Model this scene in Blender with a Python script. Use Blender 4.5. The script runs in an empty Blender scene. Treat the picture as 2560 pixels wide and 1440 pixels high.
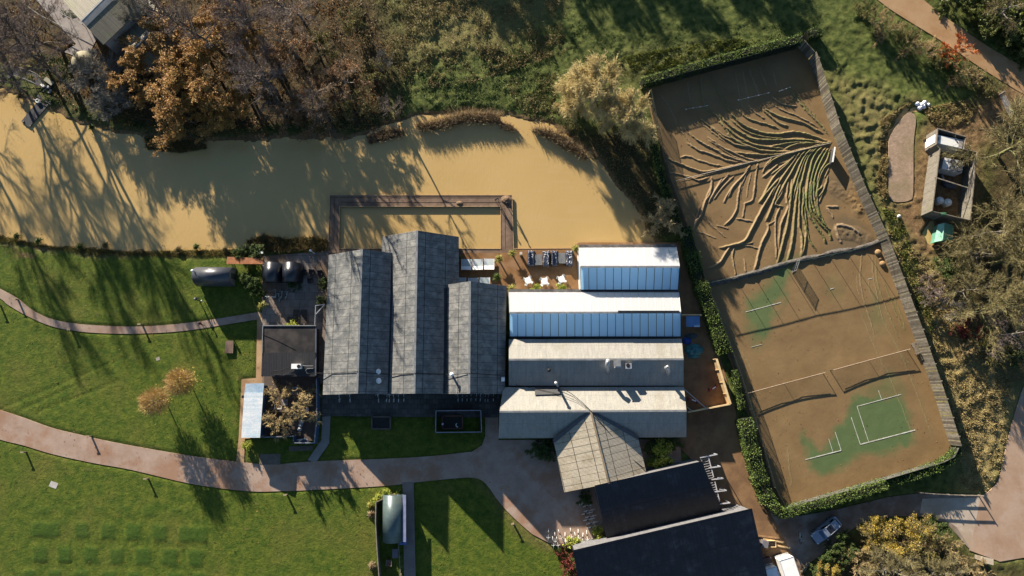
import bpy, math, random
import numpy as np
from mathutils import Vector, Matrix

R = math.radians
scene = bpy.context.scene
col = scene.collection

# ---------------------------------------------------------------- camera
CAM_H = 108.0                      # metres above the ground
TILT = R(9.2)                      # drone camera, almost straight down, looking a little north
FPX = 1715.0                       # focal length in pixels of the 2560 px wide photograph
cam_data = bpy.data.cameras.new('camera')
cam_data.sensor_width = 36.0
cam_data.lens = 36.0 * FPX / 2560.0
cam_data.clip_start = 0.5
cam_data.clip_end = 8000.0
cam = bpy.data.objects.new('camera', cam_data)
col.objects.link(cam)
cam.location = (0, 0, CAM_H)
cam.rotation_euler = (TILT, 0, 0)
scene.camera = cam

# ---------------------------------------------------------------- light
SUN_ELEV = R(14.5)
SUN_DIR = Vector((-0.48, 0.877, 0)).normalized()       # horizontal direction towards the sun
world = bpy.data.worlds.new('World')
scene.world = world
world.use_nodes = True
wn = world.node_tree.nodes
sky = wn.new('ShaderNodeTexSky')
sky.sky_type = 'NISHITA'
sky.sun_disc = False
sky.sun_elevation = SUN_ELEV
sky.sun_rotation = math.atan2(SUN_DIR.x, SUN_DIR.y)
sky.air_density = 1.0
sky.dust_density = 0.4
sky.ozone_density = 3.0
bg = wn['Background']
bg.inputs['Strength'].default_value = 0.05
world.node_tree.links.new(sky.outputs[0], bg.inputs['Color'])
sun_data = bpy.data.lights.new('sun', 'SUN')
sun_data.energy = 5.0
sun_data.angle = R(0.5)
sun_data.color = (1.0, 0.885, 0.73)
sun = bpy.data.objects.new('sun', sun_data)
col.objects.link(sun)
to_sun = Vector((SUN_DIR.x * math.cos(SUN_ELEV), SUN_DIR.y * math.cos(SUN_ELEV), math.sin(SUN_ELEV)))
sun.rotation_euler = to_sun.to_track_quat('Z', 'Y').to_euler()
sun.location = (-60, 110, 60)
scene.view_settings.view_transform = 'Standard'
scene.view_settings.look = 'None'
scene.view_settings.gamma = 1.0
scene.view_settings.exposure = 1.68
scene.render.film_transparent = False
try:
    scene.cycles.transparent_max_bounces = 12
    scene.cycles.max_bounces = 5
    scene.cycles.diffuse_bounces = 2
except Exception:
    pass

# ---------------------------------------------------------------- from photograph pixels to the place
_ct, _st = math.cos(TILT), math.sin(TILT)
def P(px, py, z=0.0):
    """the point at height z that the photograph shows at pixel px, py"""
    u = (px - 1280.0) / FPX
    v = (720.0 - py) / FPX
    dx, dy, dz = u, v * _ct + _st, v * _st - _ct
    s = (CAM_H - z) / -dz
    return Vector((dx * s, dy * s, z))
def PA(pts, z=0.0):
    return [P(x, y, z) for x, y in pts]

# ---------------------------------------------------------------- mesh helpers
class MB:
    """collects shapes into one mesh"""
    def __init__(self):
        self.v, self.f, self.m = [], [], []
        self.mi = 0
    def add(self, vs, fs):
        o = len(self.v)
        self.v += [tuple(p) for p in vs]
        for f in fs:
            self.f.append(tuple(i + o for i in f)); self.m.append(self.mi)
        return self
    def box(self, c, s, rz=0.0, tilt=None):
        hx, hy, hz = s[0] / 2, s[1] / 2, s[2] / 2
        vs = [Vector((x, y, z)) for z in (-hz, hz) for x, y in ((-hx, -hy), (hx, -hy), (hx, hy), (-hx, hy))]
        m = Matrix.Rotation(rz, 3, 'Z')
        if tilt is not None: m = m @ tilt
        c = Vector(c)
        return self.add([m @ p + c for p in vs], [(3, 2, 1, 0), (4, 5, 6, 7), (0, 1, 5, 4), (1, 2, 6, 5), (2, 3, 7, 6), (3, 0, 4, 7)])
    def bar(self, a, b, w, h=None):
        """a square bar from a to b"""
        a, b = Vector(a), Vector(b); h = h or w
        d = (b - a)
        if d.length < 1e-6: return self
        d.normalize()
        s = d.cross(Vector((0, 0, 1)))
        if s.length < 1e-3: s = Vector((1, 0, 0))
        s.normalize(); t = s.cross(d)
        vs = []
        for p in (a, b):
            for i, j in ((-1, -1), (1, -1), (1, 1), (-1, 1)):
                vs.append(p + s * (w / 2 * i) + t * (h / 2 * j))
        return self.add(vs, [(3, 2, 1, 0), (4, 5, 6, 7), (0, 1, 5, 4), (1, 2, 6, 5), (2, 3, 7, 6), (3, 0, 4, 7)])
    def tube(self, pts, r, n=8, r2=None, cap=True):
        pts = [Vector(p) for p in pts]; r2 = r if r2 is None else r2
        rings = []
        for i, p in enumerate(pts):
            d = (pts[min(i + 1, len(pts) - 1)] - pts[max(i - 1, 0)]).normalized()
            s = d.cross(Vector((0, 0, 1)))
            if s.length < 1e-3: s = Vector((1, 0, 0))
            s.normalize(); t = s.cross(d)
            rr = r + (r2 - r) * i / max(1, len(pts) - 1)
            rings.append([p + s * (rr * math.cos(2 * math.pi * k / n)) + t * (rr * math.sin(2 * math.pi * k / n)) for k in range(n)])
        vs = [q for ring in rings for q in ring]; fs = []
        for i in range(len(pts) - 1):
            for k in range(n):
                a, b = i * n + k, i * n + (k + 1) % n
                fs.append((a, b, b + n, a + n))
        if cap:
            fs.append(tuple(range(n - 1, -1, -1))); fs.append(tuple((len(pts) - 1) * n + k for k in range(n)))
        return self.add(vs, fs)
    def lathe(self, c, prof, n=12):
        """prof: list of (radius, z)"""
        c = Vector(c); vs = []; fs = []
        for r, z in prof:
            for k in range(n):
                a = 2 * math.pi * k / n
                vs.append(c + Vector((r * math.cos(a), r * math.sin(a), z)))
        for i in range(len(prof) - 1):
            for k in range(n):
                a, b = i * n + k, i * n + (k + 1) % n
                fs.append((a, b, b + n, a + n))
        fs.append(tuple(range(n - 1, -1, -1))); fs.append(tuple((len(prof) - 1) * n + k for k in range(n)))
        return self.add(vs, fs)
    def prism(self, poly, z0, z1):
        """vertical prism over a plan polygon; z1 may be a list"""
        n = len(poly); z1s = z1 if isinstance(z1, (list, tuple)) else [z1] * n
        ar = sum(poly[i][0] * poly[(i + 1) % n][1] - poly[(i + 1) % n][0] * poly[i][1] for i in range(n))
        if ar < 0: poly = poly[::-1]; z1s = list(z1s)[::-1]
        vs = [Vector((p[0], p[1], z0)) for p in poly] + [Vector((p[0], p[1], z1s[i])) for i, p in enumerate(poly)]
        fs = [tuple(range(n - 1, -1, -1)), tuple(range(n, 2 * n))]
        for i in range(n):
            j = (i + 1) % n
            fs.append((i, j, j + n, i + n))
        return self.add(vs, fs)
    def slab(self, quad, t):
        """a plate with the given top corners (counter-clockwise from above) and thickness t along z"""
        q = [Vector(p) for p in quad]; n = len(q)
        ar = sum(q[i].x * q[(i + 1) % n].y - q[(i + 1) % n].x * q[i].y for i in range(n))
        if ar < 0: q = q[::-1]
        low = [p - Vector((0, 0, t)) for p in q]
        fs = [tuple(range(n - 1, -1, -1)), tuple(range(n, 2 * n))]
        for i in range(n):
            j = (i + 1) % n
            fs.append((i, j, j + n, i + n))
        return self.add(low + q, fs)
    def build(self, name, mat, parent=None, smooth=False, origin=None):
        me = bpy.data.meshes.new(name)
        off = Vector(origin) if origin is not None else Vector((0, 0, 0))
        if parent is not None and origin is None and parent.get('_world'):
            off = Vector(parent['_org'])
        me.from_pydata([(p[0] - off.x, p[1] - off.y, p[2] - off.z) for p in self.v], [], self.f)
        mats = mat if isinstance(mat, (list, tuple)) else [mat]
        for k in mats: me.materials.append(k)
        if len(mats) > 1: me.polygons.foreach_set('material_index', self.m)
        if smooth: me.polygons.foreach_set('use_smooth', [True] * len(me.polygons))
        me.update()
        o = bpy.data.objects.new(name, me)
        col.objects.link(o)
        if origin is not None and parent is None: o.location = off
        if parent is not None:
            o.parent = parent
        return o

def np_mesh(name, verts, quads, mat, parent=None, attrs=None, smooth=False, loc=None, midx=None):
    me = bpy.data.meshes.new(name)
    nv, nf, k = len(verts), len(quads), quads.shape[1]
    me.vertices.add(nv)
    me.vertices.foreach_set('co', np.ascontiguousarray(verts, dtype=np.float32).ravel())
    me.loops.add(nf * k)
    me.loops.foreach_set('vertex_index', np.ascontiguousarray(quads, dtype=np.int32).ravel())
    me.polygons.add(nf)
    me.polygons.foreach_set('loop_start', np.arange(0, nf * k, k, dtype=np.int32))
    if smooth: me.polygons.foreach_set('use_smooth', np.ones(nf, dtype=bool))
    for m in (mat if isinstance(mat, (list, tuple)) else [mat]): me.materials.append(m)
    if midx is not None: me.polygons.foreach_set('material_index', np.asarray(midx, dtype=np.int32))
    for an, av in (attrs or {}).items():
        a = me.attributes.new(an, 'FLOAT', 'POINT')
        a.data.foreach_set('value', np.asarray(av, dtype=np.float32))
    me.update(calc_edges=True)
    o = bpy.data.objects.new(name, me)
    col.objects.link(o)
    if parent is not None: o.parent = parent
    if loc is not None: o.location = loc
    return o

def leaf_arrays(C, size, rng, up=0.3, aspect=1.0):
    """leaf quads round centres C"""
    n = len(C)
    nrm = rng.normal(size=(n, 3)); nrm[:, 2] = np.abs(nrm[:, 2]) + up
    nrm /= np.linalg.norm(nrm, axis=1, keepdims=True)
    a = rng.normal(size=(n, 3))
    u = np.cross(nrm, a); u /= np.linalg.norm(u, axis=1, keepdims=True) + 1e-9
    v = np.cross(nrm, u)
    s = (np.asarray(size) * np.ones(n))[:, None] * 0.5
    s = s * rng.uniform(0.7, 1.3, (n, 1))
    V = np.stack([C - u * s, C - v * s * aspect * 0.7, C + u * s, C + v * s * aspect * 0.7], axis=1).reshape(-1, 3)
    return V, np.arange(4 * n).reshape(-1, 4)
def ribbon_arrays(p0, p1, w0, w1, rng):
    d = p1 - p0
    s = np.cross(d, rng.normal(size=d.shape))
    s /= np.linalg.norm(s, axis=1, keepdims=True) + 1e-9
    w0 = (np.asarray(w0) * np.ones(len(p0)))[:, None] / 2; w1 = (np.asarray(w1) * np.ones(len(p0)))[:, None] / 2
    V = np.stack([p0 - s * w0, p0 + s * w0, p1 + s * w1, p1 - s * w1], axis=1).reshape(-1, 3)
    return V, np.arange(4 * len(p0)).reshape(-1, 4)
def tube_arrays(p0, p1, r0, r1, k=5):
    n = len(p0)
    d = p1 - p0; d = d / (np.linalg.norm(d, axis=1, keepdims=True) + 1e-9)
    ref = np.where(np.abs(d[:, 2:3]) > 0.9, np.array([[1.0, 0, 0]]), np.array([[0, 0, 1.0]]))
    s = np.cross(d, ref); s /= np.linalg.norm(s, axis=1, keepdims=True); t = np.cross(s, d)
    V = []
    for p, r in ((p0, r0), (p1, r1)):
        r = (np.asarray(r) * np.ones(n))[:, None]
        for j in range(k):
            a = 2 * math.pi * j / k
            V.append(p + s * r * math.cos(a) + t * r * math.sin(a))
    V = np.stack(V, axis=1).reshape(-1, 3)
    Q = []
    base = np.arange(n) * 2 * k
    for j in range(k):
        j2 = (j + 1) % k
        Q.append(np.stack([base + j, base + j2, base + k + j2, base + k + j], axis=1))
    return V, np.concatenate(Q)
def join(parts):
    vs, fs, o = [], [], 0
    for v, f in parts:
        vs.append(v); fs.append(f + o); o += len(v)
    return np.concatenate(vs), np.concatenate(fs)

# ---------------------------------------------------------------- things
def tag(o, label=None, cat=None, group=None, kind=None):
    if label: o['label'] = label
    if cat: o['category'] = cat
    if group: o['group'] = group
    if kind: o['kind'] = kind
    return o
def thing(name, label, cat, loc=(0, 0, 0), rz=0.0, group=None, world=True):
    """an Empty at the thing's base; with world=True its parts are given in world coordinates"""
    o = bpy.data.objects.new(name, None)
    o.empty_display_size = 0.3
    col.objects.link(o)
    o.location = loc; o.rotation_euler = (0, 0, rz)
    tag(o, label, cat, group)
    if world:
        o['_world'] = 1; o['_org'] = tuple(loc)
    return o
KIDS = {}
def copy_tree(o, parent=None):
    c = o.copy(); col.objects.link(c)
    if parent is not None: c.parent = parent
    for ch in o.children: copy_tree(ch, c)
    return c

# ---------------------------------------------------------------- materials
class NM:
    def __init__(self, name, rough=0.8, spec=0.3):
        self.mat = bpy.data.materials.new(name); self.mat.use_nodes = True
        self.nt = self.mat.node_tree
        self.b = self.nt.nodes['Principled BSDF']
        self.b.inputs['Roughness'].default_value = rough
        self.b.inputs['Specular IOR Level'].default_value = spec
        self._c = None
    def n(self, t, **kw):
        nd = self.nt.nodes.new(t)
        for k, v in kw.items(): setattr(nd, k, v)
        return nd
    def link(self, a, b): self.nt.links.new(a, b)
    def put(self, sock, v):
        if isinstance(v, bpy.types.NodeSocket): self.link(v, sock)
        elif isinstance(v, (tuple, list)):
            sock.default_value = (v[0], v[1], v[2], 1.0) if len(sock.default_value) == 4 else v
        else: sock.default_value = v
    def co(self):
        if self._c is None: self._c = self.n('ShaderNodeTexCoord')
        return self._c.outputs['Object']
    def geo(self):
        return self.n('ShaderNodeNewGeometry')
    def scaled(self, s, rot=0.0):
        m = self.n('ShaderNodeMapping'); self.link(self.co(), m.inputs['Vector'])
        m.inputs['Scale'].default_value = s; m.inputs['Rotation'].default_value = (0, 0, rot)
        return m.outputs[0]
    def noise(self, scale, detail=4, rough=0.55, vec=None):
        t = self.n('ShaderNodeTexNoise'); self.link(vec if vec is not None else self.co(), t.inputs['Vector'])
        t.inputs['Scale'].default_value = scale; t.inputs['Detail'].default_value = detail; t.inputs['Roughness'].default_value = rough
        return t.outputs['Fac']
    def vor(self, scale, vec=None, feature='F1'):
        t = self.n('ShaderNodeTexVoronoi', feature=feature); self.link(vec if vec is not None else self.co(), t.inputs['Vector'])
        t.inputs['Scale'].default_value = scale
        return t
    def ramp(self, fac, stops):
        r = self.n('ShaderNodeValToRGB'); self.link(fac, r.inputs[0])
        e = r.color_ramp.elements
        while len(e) < len(stops): e.new(0.5)
        for i, (p, c) in enumerate(stops):
            e[i].position = p; e[i].color = (c[0], c[1], c[2], 1) if isinstance(c, (tuple, list)) else (c, c, c, 1)
        return r.outputs[0]
    def mix(self, fac, a, b, blend='MIX'):
        m = self.n('ShaderNodeMix', data_type='RGBA', blend_type=blend)
        self.put(m.inputs[0], fac); self.put(m.inputs[6], a); self.put(m.inputs[7], b)
        return m.outputs[2]
    def math(self, op, a, b=None, clamp=False):
        m = self.n('ShaderNodeMath', operation=op, use_clamp=clamp)
        self.put(m.inputs[0], a)
        if b is not None: self.put(m.inputs[1], b)
        return m.outputs[0]
    def sep(self, vec=None):
        s = self.n('ShaderNodeSeparateXYZ'); self.link(vec if vec is not None else self.co(), s.inputs[0]); return s.outputs
    def lines(self, coord, period, width, off=0.0):
        """1 on a line of the given width repeated every period along a coordinate"""
        v = self.math('ADD', coord, off)
        v = self.math('DIVIDE', v, period); v = self.math('FRACT', v)
        return self.math('LESS_THAN', v, width / period)
    def attr(self, name):
        a = self.n('ShaderNodeAttribute', attribute_name=name); return a.outputs['Fac']
    def color(self, c): self.put(self.b.inputs['Base Color'], c); return self
    def bump(self, h, strength=0.3, dist=0.1):
        b = self.n('ShaderNodeBump'); b.inputs['Strength'].default_value = strength; b.inputs['Distance'].default_value = dist
        self.put(b.inputs['Height'], h); self.link(b.outputs[0], self.b.inputs['Normal']); return self
def plain(name, c1, c2=None, scale=1.5, rough=0.75, spec=0.3, bump=0.0, bscale=8.0, detail=5, metal=0.0, lo=0.35, hi=0.65):
    m = NM(name, rough, spec)
    c2 = c2 or tuple(x * 0.7 for x in c1)
    m.color(m.ramp(m.noise(scale, detail), [(lo, c2), (hi, c1)]))
    if bump: m.bump(m.noise(bscale, 4), bump, 0.05)
    m.b.inputs['Metallic'].default_value = metal
    return m.mat
def leafmat(name, stops, rough=0.6, trans=0.25):
    m = NM(name, rough, 0.25)
    g = m.geo()
    m.color(m.ramp(g.outputs['Random Per Island'], stops))
    if trans:
        tr = m.n('ShaderNodeBsdfTranslucent'); mx = m.n('ShaderNodeMixShader')
        for l in m.nt.links:
            if l.to_socket == m.b.inputs['Base Color']: src = l.from_socket
        m.link(src, tr.inputs['Color']); mx.inputs[0].default_value = trans
        m.link(m.b.outputs[0], mx.inputs[1]); m.link(tr.outputs[0], mx.inputs[2])
        m.link(mx.outputs[0], m.nt.nodes['Material Output'].inputs['Surface'])
    return m.mat
# ================================================================ ground, water, paths
def vnoise(x, y, seed, scale):
    """smooth value noise 0..1"""
    rg = np.random.default_rng(seed)
    T = rg.random((256, 256))
    fx, fy = x / scale, y / scale
    ix, iy = np.floor(fx).astype(int), np.floor(fy).astype(int)
    tx, ty = fx - ix, fy - iy
    tx = tx * tx * (3 - 2 * tx); ty = ty * ty * (3 - 2 * ty)
    a = T[ix % 256, iy % 256]; b = T[(ix + 1) % 256, iy % 256]; c = T[ix % 256, (iy + 1) % 256]; d = T[(ix + 1) % 256, (iy + 1) % 256]
    return (a * (1 - tx) + b * tx) * (1 - ty) + (c * (1 - tx) + d * tx) * ty
def fbm(x, y, seed, scale, octv=4, g=0.5):
    s, w, t = 0, 1.0, 0
    for i in range(octv):
        s = s + w * vnoise(x, y, seed + i * 7, scale / 2 ** i); t += w; w *= g
    return s / t
def curve(pts, closed=True, sub=5):
    """Catmull-Rom through the points"""
    n = len(pts); out = []
    for i in range(n if closed else n - 1):
        g = lambda k: np.array(pts[k % n] if closed else pts[min(max(k, 0), n - 1)], float)
        p0, p1, p2, p3 = g(i - 1), g(i), g(i + 1), g(i + 2)
        for s in range(sub):
            t = s / sub
            q = 0.5 * ((2 * p1) + (-p0 + p2) * t + (2 * p0 - 5 * p1 + 4 * p2 - p3) * t * t + (-p0 + 3 * p1 - 3 * p2 + p3) * t ** 3)
            out.append((float(q[0]), float(q[1])))
    if not closed: out.append(tuple(map(float, pts[-1])))
    return out
def world2(pts, z=0.0):
    return [(p.x, p.y) for p in PA(pts, z)]
def sdist(X, Y, poly, margin=6.0):
    """signed distance to a plan polygon, positive inside, clipped at margin"""
    X = np.asarray(X); Y = np.asarray(Y)
    P_ = np.array(poly); out = np.full(X.shape, -margin)
    sel = (X > P_[:, 0].min() - margin) & (X < P_[:, 0].max() + margin) & (Y > P_[:, 1].min() - margin) & (Y < P_[:, 1].max() + margin)
    x, y = X[sel], Y[sel]
    d2 = np.full(x.shape, 1e9); ins = np.zeros(x.shape, bool)
    n = len(P_)
    for i in range(n):
        ax, ay = P_[i]; bx, by = P_[(i + 1) % n]
        ex, ey = bx - ax, by - ay
        L = ex * ex + ey * ey + 1e-12
        t = np.clip(((x - ax) * ex + (y - ay) * ey) / L, 0, 1)
        d2 = np.minimum(d2, (x - ax - t * ex) ** 2 + (y - ay - t * ey) ** 2)
        if ay != by:
            c = ((ay > y) != (by > y)) & (x < ex * (y - ay) / (by - ay) + ax)
            ins ^= c
    d = np.sqrt(d2)
    out[sel] = np.clip(np.where(ins, d, -d), -margin, margin)
    return out
def pdist(x, y, line):
    """distance to a polyline and the parameter 0..1 along it"""
    d2 = np.full(x.shape, 1e9); par = np.zeros(x.shape); n = len(line) - 1
    for i in range(n):
        ax, ay = line[i]; bx, by = line[i + 1]
        ex, ey = bx - ax, by - ay
        L = ex * ex + ey * ey + 1e-12
        t = np.clip(((x - ax) * ex + (y - ay) * ey) / L, 0, 1)
        q = (x - ax - t * ex) ** 2 + (y - ay - t * ey) ** 2
        m = q < d2
        d2 = np.where(m, q, d2); par = np.where(m, (i + t) / n, par)
    return np.sqrt(d2), par

WATER_Z = -0.30
POND = [(-500, 60), (-200, 180), (0, 222), (60, 250), (130, 276), (190, 306), (260, 327), (340, 340), (420, 350), (510, 352), (600, 350), (700, 348), (830, 347), (900, 341), (930, 325), (1000, 303), (1040, 294),
        (1110, 282), (1190, 279), (1260, 289), (1330, 300), (1390, 322), (1440, 352), (1480, 387), (1520, 432), (1560, 490), (1592, 533), (1622, 580), (1640, 612), (1690, 640), (1600, 700), (1290, 700), (1130, 700), (830, 700), (815, 640),
        (780, 608), (720, 616), (640, 616), (560, 626), (440, 628), (330, 626), (230, 621), (110, 611), (50, 596), (0, 586), (-200, 560), (-500, 520)]
POND_W = world2(curve(POND, True, 3), WATER_Z)
LAWN = [(-500, 590), (0, 612), (60, 616), (120, 632), (230, 636), (430, 640), (560, 640), (660, 646), (690, 800), (800, 1040), (1245, 1040), (1250, 1120), (1330, 1330), (1400, 1385), (1432, 1440), (1445, 1900), (-500, 1900)]
LAWN_W = world2(LAWN)
COURT = [(1598, 212), (1700, 185), (1980, 108), (2022, 118), (2040, 160), (2096, 330), (2160, 482), (2215, 608), (2256, 720), (2302, 850), (2345, 975), (2392, 1112), (2366, 1150), (2300, 1172), (2100, 1228), (1948, 1272), (1930, 1240),
         (1880, 1070), (1840, 945), (1790, 810), (1750, 705), (1710, 585), (1668, 460), (1640, 340), (1622, 260)]
COURT_W = world2(COURT)

SHEETS = {}   # name -> (pixel polygon, z, smooth)
SHEETS['narrow_path'] = (curve([(-60, 690), (0, 722), (45, 747), (80, 775), (130, 798), (200, 810), (280, 815), (350, 816), (430, 811), (500, 803), (560, 794)], False, 4) + [(652, 779), (652, 797)] +
                         curve([(560, 812), (500, 822), (430, 830), (350, 834), (280, 834), (200, 829), (130, 816), (70, 791), (20, 762), (0, 746), (-60, 712)], False, 4), 0.03)
SHEETS['main_path'] = (curve([(-60, 1005), (0, 1025), (60, 1045), (130, 1070), (200, 1087), (280, 1105), (400, 1127), (500, 1143), (590, 1154), (650, 1160), (700, 1160), (790, 1153), (960, 1147), (1080, 1140), (1180, 1129)], False, 4) +
                       [(1205, 1113), (1213, 1090), (1213, 1040), (1246, 1036), (1246, 1100), (1700, 1098), (1712, 1260), (1520, 1370), (1440, 1378), (1372, 1357)] +
                       curve([(1330, 1335), (1290, 1300), (1250, 1258), (1215, 1210), (1190, 1196), (1150, 1195), (1030, 1207), (960, 1215), (780, 1225), (700, 1228), (620, 1228), (480, 1210), (330, 1175), (230, 1157), (130, 1135), (60, 1114), (0, 1099), (-60, 1075)], False, 4), 0.03)
SHEETS['concrete_path'] = ([(1006, 1206), (1034, 1204), (1039, 1440), (1043, 1640), (1011, 1640), (1010, 1440)], 0.034)
SHEETS['garden_path'] = ([(806, 1042), (826, 1040), (823, 1108), (790, 1156), (769, 1150), (803, 1100)], 0.034)
SHEETS['shed_path'] = ([(643, 782), (656, 782), (655, 944), (662, 946), (662, 1094), (612, 1097), (610, 1158), (590, 1156), (597, 1090), (604, 948), (640, 945)], 0.034)
SHEETS['flagstone_terrace'] = ([(803, 975), (1250, 975), (1247, 1044), (804, 1040)], 0.05)
SHEETS['courtyard'] = ([(655, 640), (822, 628), (830, 960), (656, 960)], 0.04)
SHEETS['muddy_terrace'] = ([(1100, 632), (1284, 632), (1284, 622), (1428, 621), (1447, 606), (1720, 606), (1720, 640), (1470, 740), (1100, 740)], 0.04)
SHEETS['side_passage'] = ([(1688, 606), (1708, 600), (1760, 740), (1800, 890), (1840, 1030), (1856, 1120), (1915, 1265), (1965, 1300), (1960, 1345), (2010, 1440), (2000, 1560), (1890, 1560), (1740, 1160), (1690, 1110), (1690, 900)], 0.036)
SHEETS['driveway'] = ([(1915, 1262), (1950, 1288), (2000, 1290), (2100, 1272), (2220, 1243), (2300, 1233), (2380, 1236), (2470, 1238), (2448, 1300), (2428, 1378), (2400, 1345), (2370, 1312), (2320, 1292), (2240, 1290), (2160, 1302), (2100, 1345), (2050, 1390), (1995, 1426), (1960, 1345)], 0.042)
SHEETS['road'] = (curve([(2700, 880), (2580, 940), (2548, 1000), (2530, 1060), (2515, 1120), (2500, 1190), (2478, 1224), (2452, 1240)], False, 3) + [(2440, 1300), (2424, 1376), (2500, 1404), (2560, 1394), (2700, 1370)], 0.05)
SHEETS['lane'] = (curve([(2060, -120), (2190, -4), (2260, 45), (2350, 100), (2450, 168), (2530, 218), (2600, 260), (2760, 360)], False, 3) + [(2760, 300), (2600, 190)] + curve([(2560, 168), (2480, 122), (2400, 68), (2310, 0), (2200, -120)], False, 3), 0.05)
SHEETS['gravel_strip'] = (curve([(2262, 288), (2280, 282), (2290, 300), (2284, 360), (2283, 480), (2275, 500), (2250, 505), (2228, 500), (2222, 470), (2222, 380), (2226, 340)], True, 3), 0.10)
SHEETS['barn_path'] = ([(90, 0), (130, -30), (260, 60), (225, 130), (215, 150), (160, 130), (190, 110)], 0.05)
SHEETS['concrete_apron'] = ([(2306, 1247), (2462, 1243), (2445, 1300), (2427, 1374), (2392, 1318), (2352, 1292), (2300, 1282)], 0.047)
SHEETS['nursery_yard'] = ([(660, 940), (796, 938), (794, 1102), (740, 1102), (735, 1090), (660, 1092)], 0.05)

# ---------------------------------------------------------------- ground material
gm = NM('grass_and_earth', 0.9, 0.15)
n_big, n_mid, n_fine = gm.noise(0.12, 4), gm.noise(0.9, 5), gm.noise(7.0, 4, 0.7)
lawn_c = gm.mix(gm.ramp(n_mid, [(0.35, 0), (0.68, 1)]), (0.048, 0.086, 0.009), (0.122, 0.148, 0.018))
lawn_c = gm.mix(gm.ramp(n_big, [(0.5, 0), (0.72, 0.6)]), lawn_c, (0.15, 0.132, 0.03))
lawn_c = gm.mix(gm.ramp(gm.noise(2.6, 5, 0.7), [(0.36, 0.45), (0.55, 0)]), lawn_c, (0.024, 0.05, 0.006))
lawn_c = gm.mix(gm.ramp(gm.noise(0.5, 6, 0.75), [(0.6, 0), (0.72, 0.75)]), lawn_c, (0.165, 0.125, 0.05))
lawn_c = gm.mix(gm.attr('patch'), lawn_c, gm.mix(n_fine, (0.022, 0.056, 0.006), (0.05, 0.095, 0.012)))
rough_c = gm.mix(gm.ramp(n_mid, [(0.38, 0), (0.62, 1)]), (0.045, 0.066, 0.014), (0.115, 0.132, 0.034))
dry_c = gm.mix(gm.ramp(n_fine, [(0.35, 0), (0.68, 1)]), (0.16, 0.12, 0.045), (0.34, 0.265, 0.12))
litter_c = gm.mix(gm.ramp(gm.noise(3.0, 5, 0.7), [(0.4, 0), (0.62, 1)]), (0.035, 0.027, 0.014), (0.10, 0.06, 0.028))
dirt_c = gm.mix(gm.ramp(gm.noise(1.6, 5, 0.7), [(0.35, 0), (0.65, 1)]), (0.12, 0.07, 0.032), (0.26, 0.165, 0.085))
gc = gm.mix(gm.attr('lawn'), rough_c, lawn_c)
gc = gm.mix(gm.attr('dry'), gc, dry_c)
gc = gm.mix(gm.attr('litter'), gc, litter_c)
gc = gm.mix(gm.attr('dirt'), gc, dirt_c)
gc = gm.mix(gm.ramp(n_fine, [(0.25, 0.45), (0.6, 0)]), gc, gm.mix(0.65, gc, (0.004, 0.006, 0.002)))
gm.color(gc)
gm.bump(gm.math('ADD', gm.noise(9.0, 5, 0.75), gm.math('MULTIPLY', gm.noise(2.2, 3), 0.8)), 0.9, 0.16)
GROUND_MAT = gm.mat

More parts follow.
